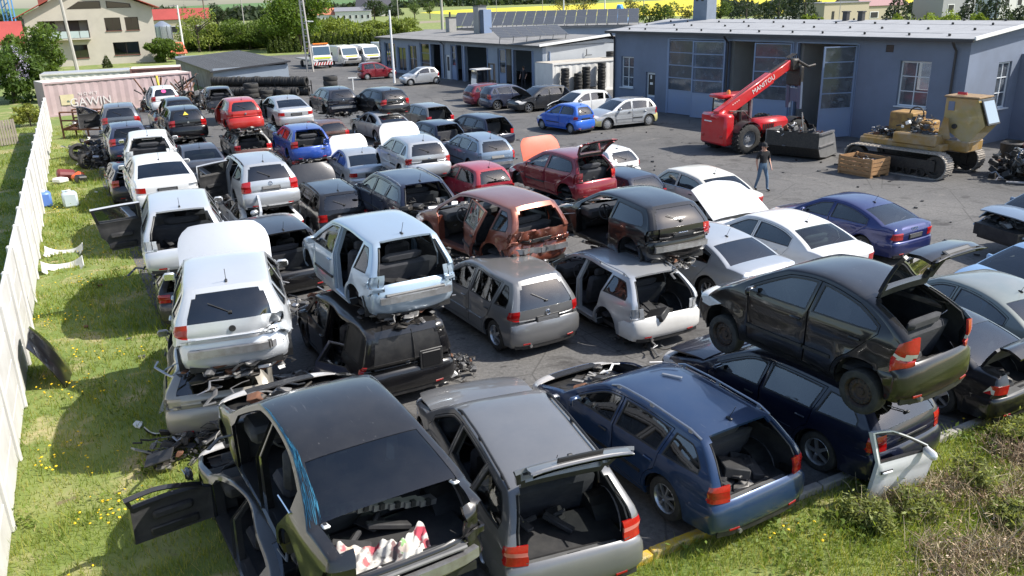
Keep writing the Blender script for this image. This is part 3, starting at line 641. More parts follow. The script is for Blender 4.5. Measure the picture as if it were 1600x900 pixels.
        if isinstance(tg, (int, float)):
            hp = strip_pt(T, float(I['G'] if kind_is_sedan(T) else I['E']), 0.); h = Vector((hp[0], 0, hp[2])); tgo.matrix_local = Matrix.Translation(h+Vector((0, 0, .01))) @ Matrix.Rotation(radians(tg), 4, 'Y') @ Matrix.Translation(-h)
            for sg in (1, -1):
                a = Vector((hp[0]-.10, sg*Wd*.33, hp[2]-.22)); c_ = tgo.matrix_local @ Vector((hp[0]-.38, sg*Wd*.33, hp[2]-.22)); sb = MB(); sb.tube([a, c_], .011, 6); sb.obj('strut', [DARKM], root)
    if 'R' not in nb: shell('rear_bumper', [(*sp_(1, ['bumR']), 0), (*sp_(-1, ['bumR']), 0), (*st_(['bumR']), 0)], .02, [bmp, BLACK], root, warp)
    if 'R' not in nb and not far:
        kb = I['B2']+1.6; vv_ = np.linspace(-.9, .9, 11); a = warp(strip_pt(T, np.full(11, kb), vv_)); vb = MB()
        for i in range(10): c_ = (a[i]+a[i+1])/2; vb.box((c_[0]-.004, c_[1], c_[2]-.01), (.035, abs(a[i][1]-a[i+1][1])+.004, .075), 0, rot=(0, 0, atan2(a[i+1][0]-a[i][0], -(a[i+1][1]-a[i][1]))))
        vb.obj('valance', [BLACK], root); eb = MB(); eb.tube([(x0-L+.30, .42, .24), (x0-L+.02, .42, .235)], .03, 8); eb.obj('exhaust', [STEEL], root, True)
        for sg in (1, -1): q = warp(strip_pt(T, np.array([I['B2']+.4]), np.array([sg*.62])))[0]; fb_ = MB(); fb_.rbox((q[0]-.004, q[1], q[2]), (.02, .16, .035), .006, 0, (0, 0, -sg*.12)); fb_.obj('reflector', [REDB], root)
    if 'R' in nb:
        kb = I['B']; ys = np.linspace(-.78, .78, 9); pts = warp(strip_pt(T, np.full(9, kb+.5), ys))+[.05, 0, -.06]; cb = MB()
        for i in range(8): cb.box(tuple((pts[i]+pts[i+1])/2), (.07, abs(pts[i+1][1]-pts[i][1])+.01, .11), 0, rot=(0, 0, math.atan2(pts[i+1][0]-pts[i][0], -(pts[i+1][1]-pts[i][1]))))
        for sg in (-1, 1): cb.box((pts[4][0]+.14, sg*.5, pts[4][2]), (.22, .07, .09), 1)
        cb.obj('crash_beam', [STEEL, DARKM], root)
        shell('rear_panel', [(*sp_(1, ['bumR']), 0), (*sp_(-1, ['bumR']), 0), (*st_(['bumR']), 0)], .02, [pm, inner], root, lambda V: warp(V)*[1, .93, 1]+[.11, 0, .04])
    for sg, sd in ((1, 'L'), (-1, 'R')):
        pt = [(*sp_(sg, ['tl']), 0), (*pick(VS, FS, (CS == 'tl') & (cy_*sg > 0)), 0)]
        if sd not in nl:
            V1 = np.concatenate([p[0] for p in pt if len(p[1])]); zc_ = V1[:, 2].mean(); q = []
            for V, F, m in pt:
                if not len(F): continue
                c = V[F].mean(1); band = (np.abs(c[:, 2]-zc_) < .032) & (c[:, 0] < x0-L+.26)
                q += [(*pick(V, F, ~band), 0), (*pick(V, F, band), 2)]
            shell('tail_light', q, .03, [RED, BLACK, T.get('lampband', REDB)], root, warp, .006, 1)
        else: shell('lamp_recess', [(V, F, 0) for V, F, m in pt], .01, [pm, inner], root, warp, -.04)
    if cut is None and roofglass: pass
    # ---- underside, wheel wells, cabin
    ub = MB(); xr = x0-L+.22; xf = min(x0-.30, cut-.02 if cut is not None else 99); ub.box(((xr+xf)/2, 0, .235), (xf-xr, Wd-.42, .09)); ub.box((0, 0, .26), (wb-2*T['ra']-.02, Wd-.20, .08))
    ub.box(((xr+x0-fo-wb-T['ra'])/2+.02, 0, .44), (abs(x0-fo-wb-T['ra']-xr), Wd-.36, .10))
    for a in (x0-fo, x0-fo-wb):
        if cut is not None and a > cut: continue
        for sg in (1, -1):
            n = 12; R_ = T['ra']+.004; pr = [(a+R_*cos(t), .0, T['r']+R_*sin(t)) for t in np.linspace(-.35, pi+.35, n)]; V = [(p[0], sg*(Wd/2-.055), p[2]) for p in pr]+[(p[0], sg*(Wd/2-.36), p[2]) for p in pr]
            ub.add(V, [(i, i+1, n+i+1, n+i) for i in range(n-1)]+[tuple(range(n, 2*n))])
    ub.obj('underbody', [BLACK], root)
    if seats and not far:
        hs = max(.6, 1-crush/.8)
        for sg in (1, -1):
            inst(SEATM, 'front_seat', root, (x0-T['sB']+.22, sg*Wd*.205, .28), sc=(1, 1, hs))
        inst(SEATM, 'rear_seat', root, (x0-T['sC']+.18, 0, .30), sc=(1, Wd*.8/.5, hs*.95))
    elif far:
        fb = MB()
        for sg in (1, -1): fb.rbox((x0-T['sB'], sg*Wd*.205, .72), (.16, .48, .9), .06)
        fb.rbox((x0-T['sC']-.1, 0, .70), (.16, Wd*.75, .8), .06); fb.obj('seat', [SEAT], root)
    if cut is None:
        db = MB(); db.rbox((x0-T['sc']-.30, 0, T['zc']-.14), (.50, Wd*.82, .22), .06); db.box((x0-T['sc']+.02, 0, .58), (.06, Wd*.82, T['zc']-.50), 0); db.obj('dashboard', [TRIM if inner is TRIM else inner], root, True)
        if not far: inst(STEERM, 'steering_wheel', root, (x0-T['sc']-.66, Wd*.205, T['zc']-.10), (0, -1.1, 0))
    fl = MB(); xa = x0-T['sC']-.25; fl.box(((xa+xr)/2+.02, 0, .50), (xa-xr-.02, Wd-.34, .04)); fl.obj('boot_floor', [inner if inner is not GREYTRIM else TRIM], root)
    for i in range(boot):
        inst(cargo_mesh(Rn.randrange(5)), 'cargo', root, (xr+.42+Rn.uniform(0, max(.05, xa-xr-.7)), Rn.uniform(-.18, .18), .525), (0, 0, Rn.uniform(0, 3)), (Rn.uniform(.75, 1.), Rn.uniform(.75, 1.), Rn.uniform(.7, 1.1)))
    if rails is not None:
        for sg in (1, -1):
            ks = np.linspace(I['R']+1.2, I['E']+.0, 11); a = warp(strip_pt(T, ks, np.full(11, sg*.955))); rb = MB(); pth = [tuple(a[i]+[0, 0, .045 if 0 < i < 10 else .0]) for i in range(11)]; rb.tube(pth, .016, 6)
            for i in (1, 5, 9): rb.box(tuple(a[i]+[0, 0, .02]), (.06, .03, .05))
            rb.obj('roof_rail', [rails], root, True)
    if chrome:
        for sg in (1, -1):
            cb = MB(); ss_ = np.linspace(s_f if chrome is True else T['sC']-.1, s_e, 12); gB = lambda s: T['zb']+(T['zbr']-T['zb'])*np.clip(s/L, 0, 1); a = warp(side_pt(T, ss_, gB(ss_), sg)); cb.tube([tuple(p+[0, sg*.006, 0]) for p in a], .011, 5); cb.obj('chrome_strip', [CHROME], root)
    if antenna and not far and not crush:
        a = strip_pt(T, I['E']-1.0, 0.); ab = MB(); ab.rbox((a[0], a[1], a[2]+.01), (.10, .04, .03), .01); ab.tube([(a[0], 0, a[2]+.02), (a[0]-.10, 0, a[2]+.22)], .005, 4); ab.obj('antenna', [BLACK], root)
    if nw == 'all' and not far: junk(root, (x0-fo-wb*.5, 0, -.02), (wb+.4, Wd*.78, .42), Rn.randrange(6), 'underside_parts'); junk(root, (x0-fo-wb-.2, 0, .0), (1.0, Wd*.8, .5), Rn.randrange(6), 'axle_parts', .6)
    for wn in ('Wfl', 'Wfr', 'Wrl', 'Wrr'):
        if wn[1:] in nw or nw == 'all' or (cut is not None and wn[1] == 'f'): continue
        add_wheel(root, T, wn, rim, wdz)
    if extra: extra(root, T, warp)
    return root
def kind_is_sedan(T): return T['kind'] == 'sedan'
# ---------------------------------------------------------------- ground, yard, fields
def node_mat(name, f):
    if name in MATS: return MATS[name]
    m = bpy.data.materials.new(name); m.use_nodes = True; f(m.node_tree, m.node_tree.nodes['Principled BSDF']); MATS[name] = m; return m
def ramp(nt, src, els):
    r = nt.nodes.new('ShaderNodeValToRGB'); e = r.color_ramp.elements
    while len(e) < len(els): e.new(.5)
    for a, (p, c) in zip(e, els): a.position = p; a.color = (*c, 1)
    nt.links.new(src, r.inputs['Fac']); return r.outputs['Color']
def mixc(nt, fac, a, b, mode='MIX'):
    m = nt.nodes.new('ShaderNodeMix'); m.data_type = 'RGBA'; m.blend_type = mode
    for s, v in ((m.inputs[0], fac), (m.inputs[6], a), (m.inputs[7], b)):
        if hasattr(v, 'links'): nt.links.new(v, s)
        else: s.default_value = v if not isinstance(v, tuple) else (*v, 1)
    return m.outputs[2]
def noise(nt, co, scale, detail=5., rough=.6, dist=0.):
    n = _n(nt, 'ShaderNodeTexNoise', Scale=scale, Detail=detail, Roughness=rough, Distortion=dist); nt.links.new(co, n.inputs['Vector']); return n.outputs['Fac']
def f_ground(nt, b):
    co = nt.nodes.new('ShaderNodeTexCoord').outputs['Object']
    c1 = ramp(nt, noise(nt, co, .9, 6), [(.3, (.14, .165, .03)), (.5, (.23, .24, .06)), (.7, (.36, .31, .14))])
    c2 = ramp(nt, noise(nt, co, .02, 4), [(.35, (.07, .15, .03)), (.65, (.11, .18, .04))])
    c3 = mixc(nt, noise(nt, co, .15, 5), c1, c2); dry = ramp(nt, noise(nt, co, .75, 6, .65, .4), [(.55, (0, 0, 0)), (.66, (.85, .85, .85))]); c3 = mixc(nt, dry, c3, (.40, .33, .18)); soil = ramp(nt, noise(nt, co, 1.9, 5, .6), [(.66, (0, 0, 0)), (.72, (.8, .8, .8))]); c3 = mixc(nt, soil, c3, (.14, .10, .065)); nt.links.new(c3, b.inputs['Base Color']); b.inputs['Roughness'].default_value = .95
    bp = _n(nt, 'ShaderNodeBump', Strength=.5, Distance=.06); nt.links.new(noise(nt, co, 6, 6), bp.inputs['Height']); nt.links.new(bp.outputs['Normal'], b.inputs['Normal'])
GRASSM = node_mat('grass ground', f_ground)
def f_yard(nt, b):
    co = nt.nodes.new('ShaderNodeTexCoord').outputs['Object']
    base = ramp(nt, noise(nt, co, .12, 7, .65), [(.3, (.078, .076, .074)), (.5, (.108, .104, .10)), (.7, (.15, .143, .134))])
    fine = ramp(nt, noise(nt, co, 14, 6, .7), [(.35, (.70, .70, .70)), (.65, (1.2, 1.2, 1.2))]); c = mixc(nt, 1., base, fine, 'MULTIPLY')
    oil = ramp(nt, noise(nt, co, .8, 8, .7, .6), [(.54, (0, 0, 0)), (.66, (1, 1, 1))]); c = mixc(nt, oil, c, (.045, .042, .04)); pale = ramp(nt, noise(nt, co, .35, 9, .75, .3), [(.60, (0, 0, 0)), (.72, (1, 1, 1))]); c = mixc(nt, pale, c, (.21, .195, .175)); spot = ramp(nt, noise(nt, co, 3.2, 3, .5), [(.66, (0, 0, 0)), (.72, (.8, .8, .8))]); c = mixc(nt, spot, c, (.03, .028, .027))
    vo = _n(nt, 'ShaderNodeTexVoronoi', Scale=.42); vo.feature = 'DISTANCE_TO_EDGE'; nt.links.new(co, vo.inputs['Vector']); ck = ramp(nt, vo.outputs['Distance'], [(.0, (1, 1, 1)), (.010, (0, 0, 0))]); c = mixc(nt, mixc(nt, .65, (0., 0., 0.), ck), c, (.035, .033, .03))
    # tar seams between the paving lanes
    sx = nt.nodes.new('ShaderNodeMapping'); sx.inputs['Rotation'].default_value = (0, 0, radians(-28)); nt.links.new(co, sx.inputs['Vector'])
    br = _n(nt, 'ShaderNodeTexBrick', Scale=1., Mortar_Size=.012, Brick_Width=6., Row_Height=3.0); br.inputs['Color1'].default_value = (1, 1, 1, 1); br.inputs['Color2'].default_value = (.90, .90, .90, 1); br.inputs['Mortar'].default_value = (.42, .41, .4, 1)
    dv = nt.nodes.new('ShaderNodeVectorMath'); dv.operation = 'ADD'; nv = _n(nt, 'ShaderNodeTexNoise', Scale=1.5); nt.links.new(co, nv.inputs['Vector']); sc = nt.nodes.new('ShaderNodeVectorMath'); sc.operation = 'SCALE'; sc.inputs['Scale'].default_value = .06
    nt.links.new(nv.outputs['Color'], sc.inputs[0]); nt.links.new(sx.outputs[0], dv.inputs[0]); nt.links.new(sc.outputs[0], dv.inputs[1]); nt.links.new(dv.outputs[0], br.inputs['Vector'])
    c = mixc(nt, .8, c, br.outputs['Color'], 'MULTIPLY'); nt.links.new(c, b.inputs['Base Color']); b.inputs['Roughness'].default_value = .85
    bp = _n(nt, 'ShaderNodeBump', Strength=.25, Distance=.01); nt.links.new(noise(nt, co, 30, 5), bp.inputs['Height']); nt.links.new(bp.outputs['Normal'], b.inputs['Normal'])
YARDM = node_mat('worn yard surface', f_yard)
def sheet(name, poly, z, m, **k):
    b = MB(); b.add([(x, y, z) for x, y in poly], [tuple(range(len(poly)))]); me = b.mesh(name, m); o = bpy.data.objects.new(name, me); COL.objects.link(o)
    if me.polygons[0].normal.z < 0: me.flip_normals()
    return tag(o, kind='structure')
sheet('ground', [(-3000, -60), (3000, -60), (3000, 6000), (-3000, 6000)], 0, GRASSM)
YARD = [(-2.22, 6.76), (-22.5, 44.3), (-27, 53), (-25, 62), (-21, 75), (-27, 92), (-35, 119), (-5, 132), (40, 110), (80, 60), (64, 42)]
sheet('yard', YARD, .006, YARDM)
YEL = mat('rapeseed in bloom', (.62, .50, .02), .95, var=.6, scale=.15, var_col=(.40, .42, .03), bump=.4)
sheet('rapeseed_field', [(-50, 512), (-21, 409), (26, 316), (75, 249), (190, 330), (420, 800), (260, 1122), (26, 693), (-9, 643), (-39, 600)], .012, YEL)
sheet('dirt_track', [(-28, 270), (-4, 294), (-5, 318), (-29, 300)], .012, mat('dry track', (.26, .22, .15), .95, var=.5, scale=.2))
sheet('road', [(-20, 205), (200, 150), (202, 158), (-20, 213)], .012, mat('road asphalt', (.14, .14, .14), .9))
# low far hills with woodland edge
def hills():
    R = random.Random(5); n = 90; V = []; F = []
    for j, (d, hh) in enumerate(((1100, 0), (1700, 9), (2600, 17), (4200, 14))):
        for i in range(n+1):
            a = radians(-62+124*i/n); h = hh*(.75+.35*sin(i*.31+j)+.12*sin(i*.83)); V.append((d*sin(a), d*cos(a), max(0., h) if j else -.5))
    for j in range(3):
        for i in range(n): a = j*(n+1)+i; F.append((a, a+1, a+n+2, a+n+1))
    b = MB(); b.add(V, F); o = b.obj('hills', [mat('far fields', (.075, .16, .045), .95, var=.6, scale=.004, var_col=(.12, .15, .05))], None, True, kind='structure'); return o
hills()
# ---------------------------------------------------------------- kerb
UD = np.array([cos(radians(118.4)), sin(radians(118.4))]); VD = np.array([cos(radians(28)), sin(radians(28))])
def kerb():
    r = empty('kerb', (1.62, 8.8, 0), radians(28)); r['kind'] = 'structure'
    KM = mat('kerb concrete', (.30, .285, .26), .9, var=.5, scale=7, bump=.3); KY = mat('kerb yellow paint', (.50, .33, .03), .8, var=.7, scale=9, var_col=(.3, .27, .2), thr=(.45, .6)); base = None
    for i in range(-5, 13):
        m = KY if -1 <= i <= 1 else KM; b = MB(); R = random.Random(i); b.rbox((i+.5, -.09+R.uniform(-.012, .012), .03), (.985, .14, .16), .02, 0, (0, R.uniform(-.01, .01), R.uniform(-.012, .012))); b.obj('kerb_stone', [m], r, True)
kerb()
# ---------------------------------------------------------------- grass blades, flowers, brush
def inpoly(P, poly): return pip(P, poly)
def blades(name, poly, n, seed, hmin, hmax, mats, wd=.012, near=9., clump=None):
    rg = np.random.default_rng(seed); pl = np.array(poly); lo, hi = pl.min(0), pl.max(0); Q = rg.uniform(lo, hi, (n*6, 2)); Q = Q[inpoly(Q, poly)]
    d = np.hypot(Q[:, 0], Q[:, 1]); k = rg.random(len(Q)) < np.clip((near/d)**1.15, 0, 1); Q = Q[k][:n]
    if clump is not None: Q = Q[clump(Q, rg)]
    n = len(Q); d = np.hypot(Q[:, 0], Q[:, 1]); pat = .5+.5*np.sin(Q[:, 0]*1.7+np.sin(Q[:, 1]*1.1)*2)*np.cos(Q[:, 1]*1.3); h = (hmin+(hmax-hmin)*rg.random(n)**1.5)*(.55+.75*pat)
    thin = np.sin(Q[:, 0]*1.1+2*np.sin(Q[:, 1]*.7))*np.cos(Q[:, 1]*.9+np.sin(Q[:, 0]*1.3)); h *= np.clip(1.05-.75*(thin > .45), .3, 1); a = rg.uniform(0, 2*pi, n); w_ = wd*np.clip(d/11, .8, 3.)*rg.uniform(.7, 1.3, n); le = h*rg.uniform(.1, .9, n); b = rg.uniform(0, 2*pi, n)
    u = np.stack([np.cos(a), np.sin(a)], 1)*w_[:, None]/2; t = np.stack([np.cos(b), np.sin(b)], 1)*le[:, None]
    z0 = np.full((n, 1), -.01); V = np.stack([np.concatenate([Q-u, z0], 1), np.concatenate([Q+u, z0], 1), np.concatenate([Q+t, h[:, None]], 1)], 1).reshape(-1, 3)
    F = np.arange(3*n).reshape(-1, 3); mi = np.clip((rg.normal(.8, .9, n)+(1-pat)*1.2+1.1*(thin > .4)).astype(int), 0, len(mats)-1)
    N = np.tile([0, 0, 1.], (3*n, 1))+rg.normal(0, .35, (3*n, 3)); N /= np.linalg.norm(N, axis=1)[:, None]
    me = arr_mesh(name, V, F, mats, mi, None, False); o = bpy.data.objects.new(name, me); COL.objects.link(o); return tag(o, kind='stuff')
def leafy(name, col):
    if name in MATS: return MATS[name]
    m = bpy.data.materials.new(name); m.use_nodes = True; nt = m.node_tree; b = nt.nodes['Principled BSDF']; out = nt.nodes['Material Output']; b.inputs['Base Color'].default_value = (*col, 1); b.inputs['Roughness'].default_value = .6; b.inputs['Specular IOR Level'].default_value = .35
    t = nt.nodes.new('ShaderNodeBsdfTranslucent'); t.inputs[0].default_value = (min(1, col[0]*1.25), min(1, col[1]*1.2), col[2]*.7, 1); mx = nt.nodes.new('ShaderNodeMixShader'); mx.inputs[0].default_value = .45
    nt.links.new(b.outputs[0], mx.inputs[1]); nt.links.new(t.outputs[0], mx.inputs[2]); nt.links.new(mx.outputs[0], out.inputs[0]); MATS[name] = m; return m
GM = [leafy('grass blade a', (.17, .245, .035)), leafy('grass blade b', (.26, .31, .055)), leafy('grass blade c', (.36, .36, .09)), leafy('grass blade d', (.48, .41, .19))]
def L_(a, o): return (-4.93+UD[0]*a+(-VD[0])*o, 11.77+UD[1]*a+(-VD[1])*o)      # along the left yard edge, o metres outwards
LEFT = [L_(-8, -.35), L_(46, -.2), L_(46, 6.2), L_(20, 5.9), L_(-8, 5.4)]
blades('grass', LEFT, 150000, 1, .05, .17, GM, .013, 9.5)
blades('tall_grass', LEFT, 60000, 7, .14, .34, GM, .012, 11, clump=lambda Q, rg: (np.sin(Q[:, 0]*2.1+1.3*np.sin(Q[:, 1]*1.7))*np.sin(Q[:, 1]*1.9+np.cos(Q[:, 0]*2.6)) > .62) | (rg.random(len(Q)) < .05))
OUT_ = [L_(-2, 6.1), L_(45, 6.5), L_(45, 16), L_(-2, 14)]
blades('grass', OUT_, 16000, 2, .05, .16, GM, .02, 18)
def K_(a, o): return (1.62+VD[0]*a+.469*o, 8.8+VD[1]*a-.883*o)
RIGHT = [K_(-4, .12), K_(13, .12), K_(13, 5.5), K_(-4, 4.)]
blades('grass', RIGHT, 90000, 3, .06, .24, GM, .013, 9.)
def flowers():
    st = MB(); st.tube([(0, 0, 0), (.006, .004, .09), (.002, 0, .13)], .004, 3, 1, False); st.lathe([(.001, .125), (.030, .135), (.036, .143), (.02, .152), (.001, .150)], 7)
    me = st.mesh('dandelion', [mat('dandelion petals', (.75, .50, .01), .7), GM[1]]); rg = np.random.default_rng(8); n = 0
    for (cx, cy, sx, sy, m) in [(*L_(-1.2, 1.5), .6, .5, 34), (*L_(.8, 2.2), .9, .9, 26), (*L_(3.6, 2.0), 1.3, .7, 38), (*L_(5, 1.2), .9, .5, 20), (*L_(8, 2), 1.4, 1., 34), (*L_(10.5, 1.4), 1., .6, 22), (*L_(14, 1.4), 1.5, .7, 20), (*L_(20, 2), 2., 1., 24), (*K_(1.9, .8), .5, .25, 10), (*K_(4, .7), .9, .3, 10), (*K_(6.8, .5), .8, .3, 6), (*L_(-3, 2.5), 1., 1., 14)]:
        for i in range(m):
            o = bpy.data.objects.new('dandelion', me); COL.objects.link(o); o.location = (cx+rg.normal(0, sx*.42), cy+rg.normal(0, sy*.42), rg.uniform(-.02, .05)); o.rotation_euler = (rg.normal(0, .25), rg.normal(0, .25), rg.uniform(0, 6)); s = rg.uniform(.4, .68); o.scale = (s, s, s*1.3)
            tag(o, 'yellow dandelion growing in the grass', 'dandelion', 'yellow dandelions in the grass')
flowers()
def leaf_quads(C, size, rg, up=.3, asp=1.5):
    n = len(C); a = rg.normal(0, 1, (n, 3)); a[:, 2] += up; a /= np.linalg.norm(a, axis=1)[:, None]; t = np.cross(a, rg.normal(0, 1, (n, 3))); t /= np.linalg.norm(t, axis=1)[:, None]+1e-9; b = np.cross(a, t)
    s = size*rg.uniform(.6, 1.35, n)[:, None]; V = np.stack([C-t*s*asp, C-b*s*.6, C+t*s*asp, C+b*s*.6], 1).reshape(-1, 3); return V, np.arange(4*n).reshape(-1, 4)
LM = {}
def leafmats(k):
    base = {'bush': (.11, .17, .03), 'lilac': (.09, .15, .03), 'vine': (.24, .26, .05), 'cone': (.055, .08, .022), 'willow': (.22, .27, .06), 'bigtree': (.12, .19, .028), 'hedge': (.20, .25, .05), 'darkbush': (.05, .075, .035), 'pine': (.025, .045, .025), 'tree': (.10, .15, .04), 'sparse': (.15, .15, .05), 'dark': (.04, .06, .035), 'light': (.21, .28, .04), 'thuja': (.085, .12, .025), 'juniper': (.22, .25, .08), 'weed': (.15, .21, .04)}[k]
    if k not in LM: LM[k] = [leafy('%s leaf %d' % (k, i), tuple(c*f for c in base)) for i, f in enumerate((.62, 1., 1.35))]
    return LM[k]
BARK = mat('bark', (.10, .08, .06), .95, var=.5, scale=4, bump=.4)
def tree(kind, name, x, y, h, r, label, cat, group=None, n=None, leaf=None, seed=0, trunk=.25, shape='round'):
    rg = np.random.default_rng(seed+int(abs(x*7+y*3))); root = empty(name, (x, y, 0), 0, label, cat, group)
    n = n or 1500; leaf = leaf or max(.07, r*.06)
    if shape == 'cone':
        z = h*(1-np.sqrt(rg.random(n)))*.97+.03*h; rr = r*np.clip(1.05-(z/h)**1.5, .04, 1)*np.sqrt(rg.uniform(.45, 1, n)); a = rg.uniform(0, 2*pi, n); rr *= 1+.12*np.sin(a*5+z*6/h); C = np.stack([rr*np.cos(a), rr*np.sin(a), z], 1)
    else:
        k = 16; z0 = trunk*h; cb = rg.normal(0, 1, (k, 3)); cb /= np.linalg.norm(cb, axis=1)[:, None]; cb *= rg.uniform(.35, .85, (k, 1)); rb = rg.uniform(.22, .42, k)
        i = rg.integers(0, k, n); d = rg.normal(0, 1, (n, 3)); d /= np.linalg.norm(d, axis=1)[:, None]; q = cb[i]+d*rb[i][:, None]*rg.uniform(.55, 1.05, (n, 1))
        if shape == 'sparse': q = q[rg.random(n) < .55]
        C = np.stack([q[:, 0]*r, q[:, 1]*r, z0+(h-z0)*(.5+.5*np.clip(q[:, 2], -1.05, 1.1))], 1)
    V, F = leaf_quads(C, leaf, rg); mi = np.repeat(rg.choice(3, len(C), p=[.35, .42, .23]), 1)
    cen = np.array([0, 0, h*.45]); N = np.repeat(C-cen, 4, 0)/np.array([max(r, .1), max(r, .1), h*.5]); N += rg.normal(0, .45, N.shape); N /= np.linalg.norm(N, axis=1)[:, None]+1e-9
    me = arr_mesh('crown', V, F, leafmats(kind), mi, None, False); o = bpy.data.objects.new('crown', me); COL.objects.link(o); o.parent = root
    b = MB(); tr = max(.03, .035*h); b.tube([(0, 0, -.1), (.03*h*.3, 0, h*.3), (0, .02*h, h*.62), (0, 0, h*.85)], [tr, tr*.8, tr*.5, tr*.15], 7)
    if shape != 'cone':
        for j in range(6):
            a = 2*pi*j/6+rg.random(); s = h*rg.uniform(.25, .5); b.tube([(0, 0, s), (r*.35*cos(a), r*.35*sin(a), s+h*.16), (r*.7*cos(a), r*.7*sin(a), s+h*.28)], [tr*.5, tr*.3, tr*.08], 5)
    b.obj('trunk', [BARK], root, True); return root
TREES = [('lilac', -38.4, 66, 4.7, 2.3), ('bush', -38.2, 70, 5.9, 2.3), ('vine', -32.2, 60, 1.0, 1.21), ('vine', -29.6, 52, 1.4, 1.05), ('cone', -48.4, 104, 1.6, 0.5), ('bush', -44.4, 112, 3.1, 1.54), ('willow', -48.0, 135, 6.6, 2.9), ('bush', -46.4, 140, 3.8, 3.39), ('bush', -41.5, 140, 5.2, 3.39), ('bigtree', -31.5, 132, 10.5, 4.4), ('bush', -37.0, 138, 4.7, 2.78), ('hedge', -25.6, 140, 4.4, 3.39), ('hedge', -21.2, 142, 4.0, 3.44), ('hedge', -17.1, 142, 4.5, 2.86), ('darkbush', -82.8, 230, 7.2, 3.15), ('darkbush', -77.6, 235, 7.5, 3.41), ('pine', -80.4, 220, 8.1, 1.06), ('pine', -83.0, 220, 7.6, 0.89), ('darkbush', -123.3, 230, 6.8, 3.71), ('darkbush', -127.7, 225, 6.8, 3.27), ('darkbush', -44.9, 300, 8.2, 3.63), ('darkbush', -37.6, 300, 5.3, 2.9), ('tree', -34.1, 330, 6.6, 2.4), ('tree', -28.3, 330, 6.2, 2.13), ('sparse', 13.5, 200, 6.9, 3.23), ('sparse', 18.2, 200, 6.5, 2.9), ('tree', 23.4, 140, 5.5, 1.92), ('tree', 25.8, 140, 5.8, 2.15), ('sparse', 26.1, 180, 6.5, 2.61), ('sparse', 31.2, 150, 5.0, 2.06), ('tree', 42.3, 170, 5.1, 2.06), ('dark', 44.6, 160, 6.0, 3.87), ('dark', 41.1, 130, 6.7, 2.62), ('dark', 45.0, 130, 6.8, 2.31), ('dark', 54.5, 120, 6.3, 2.42), ('light', 51.2, 105, 4.6, 2.37), ('light', 53.6, 105, 4.4, 1.86), ('light', 47.9, 105, 3.8, 1.02), ('light', 39.3, 110, 4.0, 1.06), ('light', 38.1, 110, 3.9, 0.53), ('dark', 67.5, 125, 6.2, 2.42), ('dark', 68.1, 120, 6.3, 2.42), ('dark', 83.4, 140, 3.6, 2.03), ('light', 59.4, 108, 3.7, 1.05), ('bush', -42.9, 150, 2.1, 1.57)]
THUJA = [(-34.3, 126.0, 1.7), (-33.6, 126.2, 2.1), (-32.9, 126.5, 1.9), (-32.3, 126.8, 1.7), (-31.7, 127.0, 2.4), (-30.7, 127.2, 2.3), (-29.4, 127.5, 2.5), (-28.7, 127.8, 2.4), (-27.9, 128.0, 2.2), (-27.1, 128.2, 2.5), (-26.4, 128.5, 2.4), (-25.6, 128.8, 2.2), (-24.8, 129.0, 2.5), (-24.1, 129.2, 2.4), (-23.3, 129.5, 2.2), (-22.5, 129.8, 2.6), (-21.7, 130.0, 2.4), (-20.9, 130.2, 2.2), (-20.1, 130.5, 2.6), (-19.3, 130.8, 2.4), (-18.5, 131.0, 2.2), (-17.7, 131.2, 2.6), (-16.9, 131.5, 2.4), (-16.1, 131.8, 2.2), (-15.3, 132.0, 2.6)]
TL = {'lilac': ('lilac bush with pale mauve blossom by the neighbour\'s shed', 'shrub'), 'bush': ('broad mid green bush', 'shrub'), 'vine': ('yellow green climbing plant over the fence end', 'shrub'), 'cone': ('clipped cone conifer before the beige house', 'conifer'), 'willow': ('pale yellow green willow behind the silo', 'tree'), 'bigtree': ('tall broad fresh green tree above the conifer row', 'tree'), 'hedge': ('loose pale green willow thicket above the conifer row', 'tree'), 'darkbush': ('dark round tree on the far skyline', 'tree'), 'pine': ('thin dark pine on the far skyline', 'tree'), 'tree': ('round green tree beyond the workshops', 'tree'), 'sparse': ('thin leaved tree standing before the yellow field', 'tree'), 'dark': ('dark spruce behind the blue workshop', 'conifer'), 'light': ('bright yellow green bush behind the blue workshop roof', 'shrub')}
TN = {'lilac': 'lilac_bush', 'bush': 'bush', 'vine': 'climbing_plant', 'cone': 'topiary_cone', 'willow': 'willow_tree', 'bigtree': 'broadleaf_tree', 'hedge': 'willow_tree', 'darkbush': 'broadleaf_tree', 'pine': 'pine_tree', 'tree': 'broadleaf_tree', 'sparse': 'birch_tree', 'dark': 'spruce_tree', 'light': 'bush'}
CNT = {}
ORD = ['leftmost', 'second', 'third', 'fourth', 'fifth', 'sixth', 'seventh', 'eighth']
RANK = {t: sorted([u for u in TREES if u[0] == t[0] and not (t[0] == 'bush' and u[2] in (70, 112))], key=lambda u: u[1]/u[2]).index(t) if not (t[0] == 'bush' and t[2] in (70, 112)) else 0 for t in TREES}
